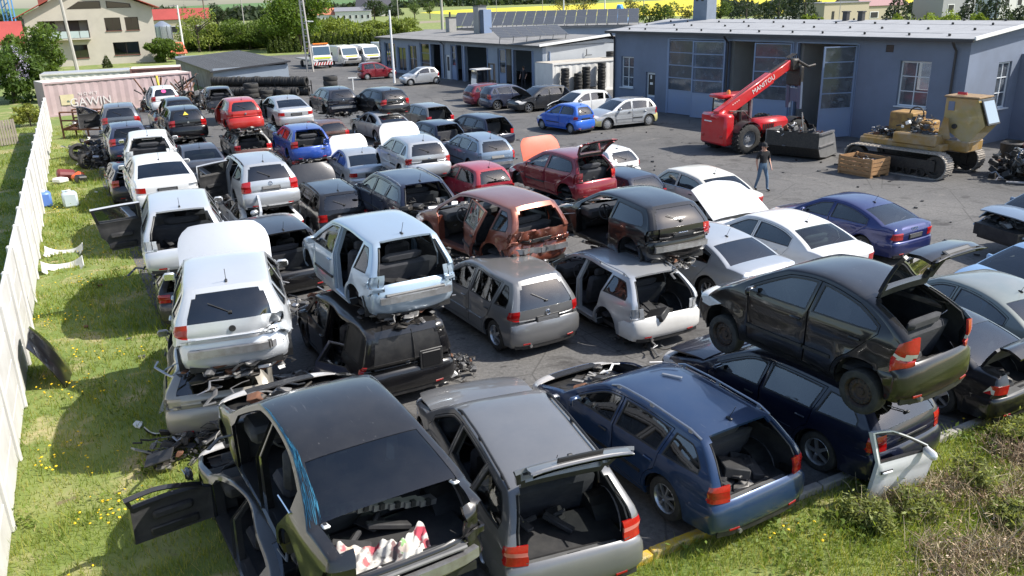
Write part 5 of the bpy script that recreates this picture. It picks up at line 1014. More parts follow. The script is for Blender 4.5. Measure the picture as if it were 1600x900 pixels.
def house():
    a = np.array([-45.95, 113.96]); f = np.array([.8821, .4712]); o = a-f*14.9
    r = empty('house', (o[0], o[1], 0), atan2(f[1], f[0]), 'three storey beige house with red tiled gable roof and balcony', 'building'); X = lambda s: s+14.9
    BE = mat('beige render', (.50, .455, .385), .9, var=.25, scale=.5); FR = mat('dark window frame', (.05, .032, .026), .6); GH = glass('house glass', (.16, .2, .26), 1.8); D = 12.
    ops = [(X(-5.83), X(-3.97), 4.08, 5.7), (X(-3.45), X(-1.83), 4.08, 5.7), (X(-5.31), X(-2.23), 1.05, 2.66), (X(-10.2), X(-8.32), .92, 2.56), (X(-13.4), X(-7.77), 3.35, 5.52)]
    wall(r, 'front_wall', (0, 0), 0, 14.9, -.3, 6.2, .35, ops, BE); wall(r, 'side_wall', (14.9, .35), pi/2, D, -.3, 6.2, .35, [], BE); wall(r, 'side_wall', (.35, .35), pi/2, D, -.3, 6.2, .35, [], BE); wall(r, 'rear_wall', (0, D+.35), 0, 14.9, -.3, 6.2, .3, [], BE)
    for y in (0, D+.3): b = MB(); b.add([(0, y, 6.2), (14.9, y, 6.2), (14.9, y, 6.85), (7.4, y, 10.0), (0, y, 6.0), (0, y+.35, 6.2), (14.9, y+.35, 6.2), (14.9, y+.35, 6.85), (7.4, y+.35, 10.), (0, y+.35, 6.0)], [(0, 1, 2, 3), (8, 7, 6, 5), (1, 6, 7, 2), (2, 7, 8, 3), (3, 8, 5, 0)]); b.obj('gable_top', [BE], r)
    TILE = mat('red roof tile', (.34, .055, .035), .75, var=.4, scale=3, var_col=(.45, .10, .07)); b = MB()
    for (x0, z0, x1, z1) in ((-1.0, 5.85, 7.45, 10.15), (15.7, 6.75, 7.45, 10.15)):
        n = 18
        for k in range(n): u, v = k/n, (k+1)/n; xa, xb = x0+(x1-x0)*u, x0+(x1-x0)*v; za, zb = z0+(z1-z0)*u, z0+(z1-z0)*v; b.box(((xa+xb)/2, 6, (za+zb)/2+.05), (abs(xb-xa)+.08, 13.8, .09), rot=(0, -atan2(zb-za, xb-xa) if xb > xa else -atan2(zb-za, xb-xa)+0, 0))
    b.obj('roof', [TILE], r); b = MB(); b.box((2.6, 5, 8.6), (1.1, 1.1, 3.6)); b.obj('chimney', [mat('red brick stack', (.27, .08, .06), .9, var=.4, scale=6)], r)
    sill = mat('reddish sill', (.22, .07, .055), .7)
    for (s0, s1, z0, z1) in ops[:4]: window(r, s0+.01, z0+.01, s1-s0-.02, z1-z0-.02, 2, 1, FR, GH, .16, sill=sill)
    b = MB(); b.add([(X(-9.9), -.02, 6.85), (X(-5.95), -.02, 6.85), (X(-5.95), -.02, 7.75), (X(-8.4), -.02, 7.75)], [(0, 1, 2, 3)]); b.add([(X(-9.8), -.03, 6.93), (X(-6.05), -.03, 6.93), (X(-6.05), -.03, 7.67), (X(-8.3), -.03, 7.67)], [(0, 1, 2, 3)], 1); b.add([(X(-5.3), -.02, 6.85), (X(-2.4), -.02, 6.85), (X(-2.5), -.02, 7.35), (X(-5.3), -.02, 7.75)], [(0, 1, 2, 3)]); b.add([(X(-5.2), -.03, 6.92), (X(-2.6), -.03, 6.92), (X(-2.65), -.03, 7.28), (X(-5.2), -.03, 7.67)], [(0, 1, 2, 3)], 1); b.obj('attic_window', [FR, GH], r)
    b = MB(); b.box((X(-10.6), 1.6, 4.43), (5.6, .1, 2.3)); q = b.obj('balcony_recess', [mat('loggia wall', (.33, .30, .26), .9)], r); b = MB(); b.box((X(-9.6), 1.5, 4.6), (1.7, .08, 1.7)); b.box((X(-12.2), 1.5, 4.5), (1.5, .08, 1.9)); b.obj('balcony_door', [FR], q)
    b = MB(); b.box((X(-10.6), -.45, 3.28), (5.8, 1.4, .14)); s = b.obj('balcony_slab', [BE], r); b = MB()
    for i in range(6): b.box((X(-13.3)+i*1.08, -1.1, 3.85), (.04, .04, 1.0), 1)
    b.box((X(-10.6), -1.1, 4.35), (5.5, .05, .04), 1); [b.box((X(-13.3)+.54+i*1.08, -1.1, 3.83), (1.0, .015, .82)) for i in range(5)]; b.obj('railing', [mat('frosted railing', (.45, .52, .52), .3), FR], s)
    b = MB(); b.tube([(.05, -.08, 5.9), (.05, -.08, 0)], .06, 6); b.obj('downpipe', [GUTT], r)
house()
def shed():
    r = empty('shed', (-23.7, 69.0, 0), radians(28), 'long grey shed with flat dark ribbed roof behind the tyre pile', 'building'); GS = mat('grey shed sheet', (.27, .31, .36), .7, var=.3, scale=1.); W_, L_2 = 6.1, 22.
    b = MB(); b.box((W_/2, .1, .98), (W_, .2, 1.96)); b.obj('front_wall', [GS], r); b = MB(); b.box((.1, L_2/2+.1, .86), (.2, L_2-.2, 1.72)); b.obj('side_wall', [mat('stained shed side', (.30, .28, .25), .9, var=.6, scale=1.2, var_col=(.13, .10, .09))], r)
    b = MB(); b.box((W_/2, L_2, .98), (W_, .2, 1.96)); b.box((W_-.1, L_2/2+.1, 1.05), (.2, L_2-.2, 2.1)); b.obj('rear_wall', [GS], r)
    me = MB(); me.box((0, 0, 0), (W_+.5, .49, .04)); me.box((0, -.23, .03), (W_+.5, .05, .05)); me = me.mesh('roof_sheet', [mat('dark ribbed roofing', (.115, .12, .13), .6, var=.4, scale=2.)])
    for i in range(45): o = bpy.data.objects.new('roof_sheet', me); COL.objects.link(o); o.parent = r; o.location = (W_/2, .05+.49*i, 1.99); o.rotation_euler = (0, -radians(4.2), 0)
    b = MB(); b.box((-.22, L_2/2, 1.77), (.05, L_2+.3, .14)); b.box((W_/2, -.21, 1.97), (W_+.4, .05, .12), rot=(0, -radians(4.2), 0)); b.obj('fascia', [GUTT], r)
shed()
def container(x, y, rz, L, H, D, m, label, text=None, roofm=None, end=None):
    r = empty('container', (x, y, 0), rz, label, 'container'); b = MB(); n = int(L/.28); V = [];
    for k in range(n+1):
        xx = L*k/n; yy = 0 if k % 2 else .035; V += [(xx, yy, .12), (xx, yy, H-.1)]
    b.add(V, [(2*k, 2*k+2, 2*k+3, 2*k+1) for k in range(n)]); b.obj('side_panel', [m], r); b = MB(); b.box((L/2, D/2+.04, H-.03), (L, D, .06), 1); b.box((L/2, D, H/2), (L, .05, H-.1)); b.box((0, D/2+.04, H/2), (.05, D, H-.1), 2); b.box((L, D/2+.04, H/2), (.05, D, H-.1), 2); b.obj('shell', [m, roofm or m, end or m], r)
    b = MB(); b.box((L/2, .0, .07), (L, .1, .13)); b.box((L/2, .0, H-.06), (L, .1, .11)); [b.box((xx, 0, H/2), (.12, .12, H)) for xx in (0, L)]; b.obj('frame', [m], r)
    return r
PINK = mat('faded red container paint', (.44, .335, .335), .8, var=.6, scale=.9, var_col=(.33, .24, .24), bump=.15)
c = container(-30.6, 56.2, radians(46), 9.8, 2.25, 2.4, PINK, 'faded red freight container with white lettering along its side', roofm=mat('bleached container roof', (.66, .63, .56), .8, var=.4, scale=1.))
c.rotation_euler[2] = radians(41)
LETT = mat('faded white lettering', (.55, .52, .52), .8)
lettering('GAWIN', .78, LETT, c, frame((2.72, -.045, .80), (1, 0, 0), (0, -1, 0))); lettering('N O W Y', .30, LETT, c, frame((2.62, -.045, 1.34), (1, 0, 0), (0, -1, 0)))
b = MB(); b.quad((.85, -.04, .70), (1.7, -.04, .70), (1.7, -.04, 1.38), (.85, -.04, 1.38)); b.lathe([(.12, .0), (.13, .06), (.02, .22), (.001, .22)], 8, 1, Matrix.Translation((1.3, -.03, .86)) @ Matrix.Scale(.15, 4, (0, 1, 0))); b.obj('poster', [mat('yellowed poster', (.55, .48, .30), .8, var=.4, scale=4), mat('poster emblem', (.10, .13, .10), .8)], c)
container(-28.9, 65.8, radians(20), 3.6, 2.35, 2.4, mat('dull red container paint', (.25, .12, .11), .85, var=.6, scale=1., var_col=(.16, .08, .07)), 'short dull red container next to the grey shed', roofm=MATS['bleached container roof'], end=mat('rusty container end', (.10, .045, .035), .9, var=.5, scale=2))
container(-35.4, 64.9, radians(22), 6.2, 2.2, 2.6, mat('white container paint', (.66, .64, .58), .7, var=.3, scale=1.), 'white container lying behind the lettered red container', roofm=mat('grey container roof', (.34, .36, .40), .7, var=.4, scale=1))
WC = container(3.35, 60.9, radians(32), 6.4, 2.25, 2.2, mat('white tyre store paint', (.66, .65, .62), .7, var=.4, scale=.9), 'white container with black tyre stacks standing against it', roofm=mat('dirty pale roof', (.44, .40, .34), .9, var=.5, scale=1.))
def far_house(x, y, rz, L, W, H, rh, wm, rm, label, cat='house', wins=3, group=None, z=0):
    r = empty('house', (x, y, z), rz, label, cat, group); b = MB(); b.box((0, 0, H/2), (L, W, H)); b.add([(-L/2, -W/2, H), (-L/2, W/2, H), (-L/2, 0, H+rh), (L/2, -W/2, H), (L/2, W/2, H), (L/2, 0, H+rh)], [(0, 2, 1), (3, 4, 5), (0, 3, 5, 2), (1, 2, 5, 4)]); b.obj('wall', [wm], r)
    sl = atan2(rh, W/2); ln = hypot(rh, W/2)+.3; b = MB()
    for s in (-1, 1): b.box((0, s*(W/4+.06), H+rh/2+.06), (L+.6, ln, .12), rot=(-s*sl, 0, 0))
    b.obj('roof', [rm], r)
    for i in range(wins): b = MB(); x_ = -L/2+L*(i+.5)/wins; b.box((x_, -W/2-.01, H*.55), (L/wins*.4, .06, H*.34)); b.box((x_, -W/2-.045, H*.55), (L/wins*.33, .03, H*.28), 1); b.obj('window', [WHITEP, BLACK], r)
    return r
RT = mat('far red roof', (.36, .06, .05), .8, var=.4, scale=.5); GT = mat('far grey roof', (.20, .20, .22), .8); WW = mat('far white wall', (.62, .61, .58), .9); DT = mat('far dark roof', (.06, .06, .075), .8); CW = mat('far cream wall', (.46, .40, .29), .9)
far_house(-56.5, 92, radians(28), 9, 7, 3.6, 2.0, CW, RT, 'red roofed house left of the beige house', wins=2); far_house(-68, 180, radians(15), 13, 6, 4.4, 1.9, CW, RT, 'long low house with bright red roof, right of the beige house'); far_house(-45.2, 118, radians(40), 1.6, 2.4, .8, 1.2, CW, mat('orange red roof', (.45, .10, .05), .8), 'little garden hut with orange red roof by the silo', 'hut', 1)
far_house(-52, 300, radians(8), 12, 7, 3.9, 1.2, WW, GT, 'long white hall with grey roof in the distance', 'hall', 6); far_house(-75, 480, radians(0), 12, 8, 3, 5, WW, DT, 'dark roofed house left of a pair on the skyline', wins=2); far_house(-62, 430, radians(20), 12, 8, 3, 4.4, WW, DT, 'dark roofed house right of a pair on the skyline', wins=2); far_house(-92, 380, radians(30), 12, 8, 3.4, 4.5, mat('far grey wall', (.33, .33, .34), .9), DT, 'grey house with dark mansard roof above the broad green trees', wins=2)
far_house(-62, 300, radians(10), 9, 6, 3, 2, WW, mat('far salmon roof', (.48, .17, .10), .8), 'salmon roofed house behind the green trees', wins=2); far_house(70.5, 168, radians(24), 11, 8, 3.6, 3, CW, mat('far pinkish roof', (.30, .17, .17), .8), 'house with pinkish roof behind the flat beige hall', wins=2); far_house(87, 172, radians(24), 9, 7, 4.8, 2, mat('far grey wall', (.33, .33, .34), .9), GT, 'grey house between the dark spruces', wins=2); far_house(108, 190, radians(24), 8, 7, 6, 1.5, WW, GT, 'white house at the upper right corner', wins=2)
def flat_hall():
    r = empty('flat_hall', (51.2, 139, 0), radians(26), 'flat beige hall with a yellowish end wall behind the blue workshop', 'building'); b = MB(); b.box((5, 3, 2.3), (10, 6, 4.6)); b.obj('wall', [CW], r); b = MB(); b.box((5, 3, 4.66), (10.3, 6.3, .12)); b.obj('roof', [GT], r); b = MB(); b.box((8.2, -.02, 1.2), (.9, .06, 2.2)); b.box((2.0, -.02, 2.6), (.5, .06, 1.6)); b.obj('opening', [BLACK], r)
flat_hall()
def silo():
    r = empty('grain_silo', (-54.8, 139, 0), 0, 'galvanised grain silo with domed top beside the beige house', 'silo'); b = MB(); pr = [(1.35, 0)]
    for k in range(9): pr += [(1.35, .45*k+.05), (1.39, .45*k+.25)]
    b.lathe(pr+[(1.35, 4.0), (.3, 4.7), (.001, 4.75)], 18); b.obj('shell', [mat('galvanised sheet', (.45, .48, .52), .35, .7)], r, True); b = MB(); [b.tube([(1.4*cos(a), 1.4*sin(a), 0), (1.4*cos(a), 1.4*sin(a), 4.0)], .05, 4) for a in np.linspace(0, 2*pi, 10)]; b.obj('rib', [MATS['galvanised sheet']], r)
silo()
# ---------------------------------------------------------------- concrete fence and the neighbour's picket fence
def fence():
    d = np.array([-.4495, .8933]); o = np.array([-9.09, 13.84])-d*11.0; r = empty('concrete_fence', (o[0], o[1], 0), atan2(d[1], d[0]), 'white concrete panel fence along the left grass strip', 'fence')
    CF = mat('whitewashed concrete', (.60, .59, .57), .9, var=.5, scale=1.2, var_col=(.36, .345, .30), bump=.12, coords='World'); p = MB(); p.rbox((0, .0, 1.0), (.12, .17, 2.0), .03); pm = p.mesh('post', [CF]); s = MB(); s.rbox((0, 0, .25), (1.90, .055, .490), .014); sm = s.mesh('slab', [CF]); R = random.Random(6); n = 24; st = 50.3/n
    for i in range(n+1):
        a = inst(pm, 'post', r, (i*st, 0, 0), (R.uniform(-.01, .01), 0, 0))
        if i < n:
            for k in range(4): inst(sm, 'slab', r, (i*st+st/2, R.uniform(-.006, .006), .5*k+.02), (0, R.uniform(-.002, .002), R.uniform(-.006, .006)), ((st-.18)/1.9, 1, 1))
fence()
def picket():
    r = empty('picket_fence', (-28.6, 40.6, 0), radians(62), "grey wooden picket fence in the neighbour's garden", 'fence'); WD = mat('weathered fence wood', (.27, .235, .19), .9, var=.5, scale=3, bump=.2); b = MB(); b.box((0, 0, .65), (.10, .022, 1.3)); me = b.mesh('picket', [WD])
    for i in range(44): inst(me, 'picket', r, (i*.145-1.5, 0, .05), (0, random.Random(i).uniform(-.02, .02), 0))
    b = MB(); b.box((1.6, .04, .35), (6.4, .05, .08)); b.box((1.6, .04, 1.0), (6.4, .05, .08)); b.obj('rail', [WD], r)
picket()
def garden_shed():
    r = empty('garden_shed', (-36.2, 52.5, 0), radians(40), 'small pale garden shed with white tin roof behind the picket fence', 'shed'); b = MB(); b.box((0, 0, .8), (4.5, 3, 1.6)); b.obj('wall', [mat('pale shed wall', (.42, .41, .38), .9, var=.3, scale=1.5)], r); b = MB(); [b.box((-2.3+.23*k, 0, 1.74+.02*(k % 2)), (.22, 3.6, .05), rot=(.05, 0, 0)) for k in range(21)]; b.obj('roof', [mat('white tin roof', (.68, .68, .66), .5)], r)
garden_shed()
# ---------------------------------------------------------------- the scrapyard cars
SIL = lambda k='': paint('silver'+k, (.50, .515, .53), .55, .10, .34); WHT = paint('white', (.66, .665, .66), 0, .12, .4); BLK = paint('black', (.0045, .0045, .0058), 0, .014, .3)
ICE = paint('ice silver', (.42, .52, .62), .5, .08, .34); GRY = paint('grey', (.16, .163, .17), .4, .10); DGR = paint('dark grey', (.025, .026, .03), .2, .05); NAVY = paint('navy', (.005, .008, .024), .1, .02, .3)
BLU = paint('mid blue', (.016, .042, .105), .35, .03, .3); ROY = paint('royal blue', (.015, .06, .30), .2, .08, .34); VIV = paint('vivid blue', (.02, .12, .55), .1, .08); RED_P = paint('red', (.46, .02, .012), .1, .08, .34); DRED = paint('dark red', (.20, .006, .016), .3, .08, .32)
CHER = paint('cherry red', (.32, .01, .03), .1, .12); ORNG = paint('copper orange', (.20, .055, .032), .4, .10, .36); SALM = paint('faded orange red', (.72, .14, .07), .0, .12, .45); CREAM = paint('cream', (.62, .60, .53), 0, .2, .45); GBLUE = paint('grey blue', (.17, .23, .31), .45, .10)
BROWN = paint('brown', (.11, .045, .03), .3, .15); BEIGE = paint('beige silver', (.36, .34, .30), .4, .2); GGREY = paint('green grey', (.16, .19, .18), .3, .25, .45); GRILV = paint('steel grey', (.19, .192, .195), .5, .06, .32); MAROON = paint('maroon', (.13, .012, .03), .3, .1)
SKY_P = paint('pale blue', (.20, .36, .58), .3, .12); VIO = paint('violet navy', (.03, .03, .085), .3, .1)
P = {'C1': (-2.19, 8.51, 120.7, 1.13), 'C2': (-0.12, 10.04, 109.1, 0.12), 'C3': (1.99, 10.98, 120.6, 0.08), 'C4': (4.41, 12.21, 122.6, -0.01), 'C5': (4.52, 11.12, 121.5, 1.58), 'C6': (7.07, 13.87, 120.0, 0), 'C10': (9.24, 22.30, 120.6, 0), 'C11': (6.74, 20.39, 117.8, 0), 'C12': (4.46, 19.28, 121.2, 0), 'C13': (2.05, 17.35, 116.7, 0.05), 'C14': (2.65, 18.12, 116.8, 1.28), 'C15': (-0.31, 16.84, 120.4, 0.05), 'C16': (-0.49, 18.44, 126.5, 1.14), 'C17': (-2.63, 15.03, 119.9, 1.46), 'C18': (-2.87, 14.94, 119.4, 0.05), 'C19': (-4.72, 13.04, 108.8, 1.43), 'C20': (-7.74, 18.93, 112.5, 1.25), 'C21': (-10.70, 25.01, 117.8, 1.17), 'C22': (-13.05, 30.20, 112.7, 1.17), 'C23a': (-18.42, 39.92, 115.5, 1.10), 'C23b': (-16.48, 36.02, 117.7, 0.72), 'C24a': (-20.00, 49.08, 117.7, 1.06), 'C24b': (-17.39, 44.32, 117.7, 0.87), 'C24c': (-15.23, 39.17, 118.9, 0.98), 'C26': (-12.36, 38.53, 118.0, 1.37), 'C27': (-11.24, 42.19, 119.9, 1.03), 'C28': (-9.46, 45.76, 118.1, 1.04), 'C29': (-6.76, 44.52, 125.4, 1.07), 'C30': (-8.69, 34.77, 116.5, 0.63), 'C31': (-6.05, 32.78, 114.0, -0.10), 'C33': (-3.50, 29.62, 115.1, 0.83), 'C34': (-7.97, 25.47, 118.9, 0.99), 'C35': (-12.79, 34.02, 116.3, 0.05), 'C37': (-5.9, 25.8, 117.5, 0), 'C38': (-3.26, 23.99, 117.8, 0.63), 'C39': (-1.29, 28.34, 120.4, 0.02), 'C40': (1.63, 25.42, 123.0, 0.91), 'C41': (-1.44, 34.83, 116.1, 0), 'C43': (3.16, 31.54, 127.0, 0), 'C44': (-4.63, 46.49, 120.1, 0), 'C45': (-3.60, 39.16, 123.2, 0), 'C46': (-1.59, 41.08, 123.3, 0), 'C47': (-6.65, 43.48, 122.2, 0), 'C48': (6.00, 26.45, 116.4, 0), 'matiz': (3.10, 44.34, 126.5, 0), 'p307': (6.14, 45.33, 204.6, 0), 'whitecar': (4.31, 49.65, 209.9, 0), 'aygo': (-7.31, 72.26, 207.4, 0), 'pandac': (-12.00, 78.82, 28.1, 0), 'SUV': (-6.4, 20.9, 122, -.05), 'DB': (3.27, 26.61, 125.1, 0), 'C32': (-4.50, 36.27, 120.0, 0), 'C7': (9.05, 15.22, 110.7, 0), 'C22low': (-14.36, 31.19, 118.0, 0), 'C26low': (-12.31, 38.81, 116.9, 0.0), 'C28low': (-9.23, 41.59, 118.0, 0)}
G1 = 'scrap cars parked and stacked in the yard'
def V_(n, **k):
    d = dict(spec(n)); d.pop(('lay', .10), None); d = {a: b for a, b in d.items() if not isinstance(a, tuple)}; d.update(k); return d
def low(key, dx=0, dy=0, z=0.): x, y, a, _ = P[key]; c, s = cos(radians(a)), sin(radians(a)); return (x+dx*c-dy*s, y+dx*s+dy*c, a, z)
def scrape(col):
    return lambda root, T, warp: None
def spill(root, T, warp): junk(root, (T['x0']-T['L']+.25, 0, .50), (1.1, 1.5, .75), 2, 'spilled_parts'); junk(root, (T['x0']-T['L']-.05, -.2, .25), (.9, 1.3, .7), 4, 'spilled_parts', .8)
# --- front rows
def c1x(root, T, warp):
    # slivers of torn blue paint film along the left roof edge and down the rear pillar
    I = T['idx']; Rn = random.Random(3); b = MB(); k0, k1 = I['R']+1.5, I['G']-.6
    for i in range(260):
        u = Rn.random()**.8; k = k0+(k1-k0)*u; wide = .012 if u < .45 else .012+.14*(u-.45); v = .975-Rn.random()*wide*1.9+.012*Rn.random(); l = Rn.uniform(.3, 1.5); n = 5; ks = np.clip(np.linspace(k-l, k+l, n), k0, I['G']); dv = Rn.uniform(-.012, .006)*(1 if u > .45 else .3)
        A = warp(strip_pt(T, ks, np.clip(v+dv*np.linspace(-1, 1, n), -.99, .992))); h = Rn.uniform(.003, .006)*np.array([.2, 1, 1.2, 1, .2]); B = warp(strip_pt(T, ks, np.clip(v+dv*np.linspace(-1, 1, n)+h, -.99, .996))); o = np.array([-.001, .002, .004+.004*Rn.random()]); m = Rn.choice((0, 0, 1, 2))
        b.add([tuple(p+o) for p in A]+[tuple(p+o) for p in B], [(q, q+1, n+q+1, n+q) for q in range(n-1)], m)
    b.obj('torn_blue_film', [mat('torn blue film', (.010, .075, .14), .45, var=.5, scale=20), mat('torn blue film light', (.03, .16, .25), .5), mat('torn blue film dark', (.005, .035, .07), .4)], root)['kind'] = 'stuff'
    # gouged bumper beam lying across the open boot
    x0, L = T['x0'], T['L']; bm = MB(); pts = np.array([(x0-L+.95-.1*abs(t), .75-1.3*t, .98-.28*t) for t in np.linspace(0, 1, 9)])
    for i in range(8):
        c = (pts[i]+pts[i+1])/2; bm.box(tuple(c), (.12, .19, .06), 0, rot=(.2, 0, .12)); bm.box((c[0]-.06, c[1], c[2]+.02), (.05, .05, .06), 1, rot=(.2, 0, .12))
    bm.obj('plastic_beam', [mat('grey moulding', (.17, .16, .15), .6, var=.4, scale=9), BLACK], root)
    for sg in (1, -1):
        q = strip_pt(T, I['G']+.2, sg*.80); hb = MB(); hb.rbox((q[0]-.02, q[1], q[2]-.02), (.13, .07, .03), .01, 0, (0, .3, 0)); hb.box((q[0]-.02, q[1], q[2]), (.05, .03, .012), 1); hb.obj('hinge', [WHITEP, BLACK], root)
car('passat', P['C1'], BLK, 'black saloon without boot lid, blue torn film on its left roof edge, at bottom left', 'car', G1, doors={'FL': 'none', 'RL': 'none', 'FR': 'none'}, tg='none', nl='LR', nb='R', nw='all', bn='none', chrome='Q', rear_gl=glass('green dark glass', (.07, .10, .10), 1.6), gl=GLD, boot=1, extra=c1x, dents=[(-2.2, -.8, .75, .5, .12, .10, .03)], antenna=False)
car('passat', low('C1', .85, .25), DGR, 'dark grey crushed car with open engine bay under the black saloon', 'car', G1, bn='none', crush=.42, ng='WFLFRRLRR', doors={'FL': 86, 'RL': 'none', 'matFL': BLK}, engine=True, antenna=False)
T_a6 = V_('bigestate'); T_a6['lampband'] = mat('pinkish lamp plastic', (.55, .16, .14), .12, coat=.6)
car(T_a6, P['C2'], GRY, 'grey estate with its silver tailgate swung up, between black saloon and blue estate', 'car', G1, tg=93, boot=1, rails=BLACK, ng='FLRL', doors={}, rim='alloy7', bn=6, side_mat=None, mirrors='R')
car('estate', P['C3'], BLU, 'blue estate with tailgate removed and silver roof rails, nearest the kerb', 'car', G1, tg='none', bn='none', rails=ALLOY, rim='alloy7', boot=3, engine=True)
car('estate', P['C4'], NAVY, 'dark navy estate lying under the black car with raised tailgate', 'car', G1, crush=0, rim='alloy5', bn=8, rear_gl=GL, antenna=False, ng='')
T_a2 = V_('a2', lamp=(.62, .98, .26)); T_a2['lampband'] = CLEAR
car(T_a2, P['C5'], BLK, 'black high roofed hatchback with raised tailgate stacked on a navy estate', 'car', G1, tg=87, rim='steel', wdz=-.13, boot=1, inner=TRIM, rear_gl=GL, antenna=False)
T_s6 = V_('sedan'); T_s6['lampband'] = CLEAR
car(T_s6, P['C6'], BLK, 'black saloon with boot lid up at the right edge behind the white door', 'car', G1, tg=70, boot=2, rim='alloy5')
car('sedan', P['C7'], GGREY, 'weathered green grey saloon behind the black stacked hatchback', 'car', G1, rim='alloy5')
T_b5 = V_('a4', lamp=(.68, .84, .22), lampv=.66)
car(T_b5, P['C10'], paint('deep blue', (.012, .022, .12), .4, .06, .3), 'deep blue saloon parked alone on the open asphalt', 'car', G1, emblem='rings', rim='alloy5', gl=GL)
car('bigsedan', P['C11'], WHT, 'white saloon with pale rear window beside the deep blue saloon', 'car', G1, rim='alloy7', rear_gl=glass('pale glass', (.55, .66, .62)))
car('bigsedan', P['C12'], SIL(), 'silver saloon between white saloon and gutted silver estate', 'car', G1, rim='alloy7', rear_gl=GLD)
def beamw(root, T, warp): pass
car('passatest', P['C13'], SIL('2'), 'gutted silver estate with pale loose bumper under the black three door', 'car', G1, tg='none', nw='all', ng='WFLRLFR', doors={'FL': 'none', 'RL': 'none'}, nl='LR', rails=SIL(), boot=3, crush=.02, bump=paint('pale primer', (.62, .61, .58), 0, .25, .6), bn='none', antenna=False)
car('a3', P['C14'], BLK, 'black three door hatchback stacked on the gutted silver estate', 'car', G1, emblem='rings', nw='all', bn='none', doors={'FL': 'none'}, nb='R', nl='L', rear_gl=GLD, antenna=False, ng='W', cut=None)
T_gp = V_('golfplus', lamp=(.80, .97, .14), lampv=.80, pz=.73)
car(T_gp, P['C15'], GRILV, 'grey tall hatchback with black plate holder under the copper orange wreck', 'car', G1, emblem='roundel', rim='alloy5', crush=.03, antenna=False, side_mat=None, bump=GRILV)
car('mpv', P['C16'], ORNG, 'copper orange hatchback with smashed tail stacked on the grey hatchback', 'car', G1, nw='all', ng='BWFR', nl='LR', doors={'RL': 20, 'FL': 'none'}, bn='none', nb='R', dents=[(-2.0, .1, .75, .8, .22, .02, -.04), (-1.9, .6, .6, .6, .12, -.05, .05)], boot=1, antenna=False)
car('mpv', P['C17'], ICE, 'pale ice blue hatchback without tailgate stacked on a black van', 'car', G1, tg='none', nl='LR', nb='R', nw='all', doors={'RL': 'none'}, boot=3, rails=None, bn='closed')
T_cad = V_('caddy')
def cadx(root, T, warp):
    # twin rear doors: centre gap, right window, hinges, lower panel
    L, x0 = T['L'], T['x0']; b = MB(); p0 = warp(strip_pt(T, np.linspace(T['idx']['E']+.5, T['idx']['T2'], 9), np.full(9, -.12)))
    b.tube([tuple(p+[-.004, 0, 0]) for p in p0], .012, 4); b.obj('door_gap', [BLACK], root)
    p1 = warp(strip_pt(T, np.array([T['idx']['G']+.5]), np.array([-.5])))[0]; wb = MB(); wb.rbox((p1[0]-.01, p1[1], p1[2]-.05), (.03, .44, .36), .012); wb.rbox((p1[0]-.02, p1[1], p1[2]-.05), (.03, .36, .28), .012, 1); wb.obj('rear_door_window', [BLACK, mat('window void', (.012, .012, .013), .3)], root)
car(T_cad, P['C18'], BLK, 'black delivery van with twin rear doors crushed beneath the ice blue hatchback', 'van', G1, name='van', emblem='roundel', rim='steel', crush=.03, ng='', extra=cadx, rear_gl=BLACK, antenna=False, nl='R', plate=False, wiper=False, doors={'RL': 'none'})
T_g5 = V_('golf5', lamp=(.78, .97, .20), lampv=.80, pz=.70)
car(T_g5, P['C19'], paint('pale silver', (.60, .62, .64), .4, .08, .34), 'pale silver hatchback with one red tail light, bonnet up, stacked by the grass', 'car', G1, emblem='hole', nl='R', nb='R', nw='all', bn=64, rear_gl=GLD, plate=False, dents=[(-2.0, -.75, .8, .5, .15, .12, 0)])
car('estate', low('C19', 1.25, .38), BEIGE, 'beige silver crushed estate beneath the pale silver hatchback with bonnet up', 'car', G1, crush=.26, nl='LR', ng='FLRLFRRR', doors={'RL': 'none'}, rim='steel', antenna=False)
car('passatest', P['C20'], paint('pale silver', (.60, .62, .64), .4, .08, .34), 'pale silver estate with empty tail opening and left rear door swung out', 'car', G1, tg='none', nl='LR', nw='all', doors={'RL': 76}, boot=2, bn='closed')
car('estate', low('C20', .2, -.1), DGR, 'dark grey flattened estate beneath the pale silver estate', 'car', G1, crush=.25, rim='steel', antenna=False)
car('sedan', P['C21'], WHT, 'white saloon with wide dark rear window and one loose red lamp', 'car', G1, nw='all', nl='R', rear_gl=GLD)
car('sedan', low('C21', -.1, .0), BEIGE, 'beige silver saloon flattened beneath the white saloon', 'car', G1, crush=.3, rim='steel', antenna=False)
car('golf4', P['C22'], WHT, 'white hatchback filled with scrap through its empty rear window', 'car', G1, tg='none', nl='LR', nw='all', boot=3, ng='BRLRR')
T_bg = V_('golf5')
car('golf5', P['C22low'], DGR, 'dark hatchback with red lamp low beside the scrap filled white car', 'car', G1, tg='none', crush=.18, rim='steel', boot=2, antenna=False)
car('golf5', P['C23a'], paint('slate grey', (.10, .115, .14), .4, .1), 'slate grey hatchback with left front door open near the rusty frames', 'car', G1, doors={'FL': 70}, nw='all')
car('golf5', low('C23a', .1, .05), DGR, 'dark car flattened beneath the slate grey hatchback', 'car', G1, crush=.3, rim='steel', antenna=False, far=True)
car('golf5', P['C23b'], paint('ink blue', (.025, .04, .09), .4, .1), 'ink blue hatchback just in front of the slate grey hatchback', 'car', G1, rear_gl=glass('green glass', (.30, .38, .33)))
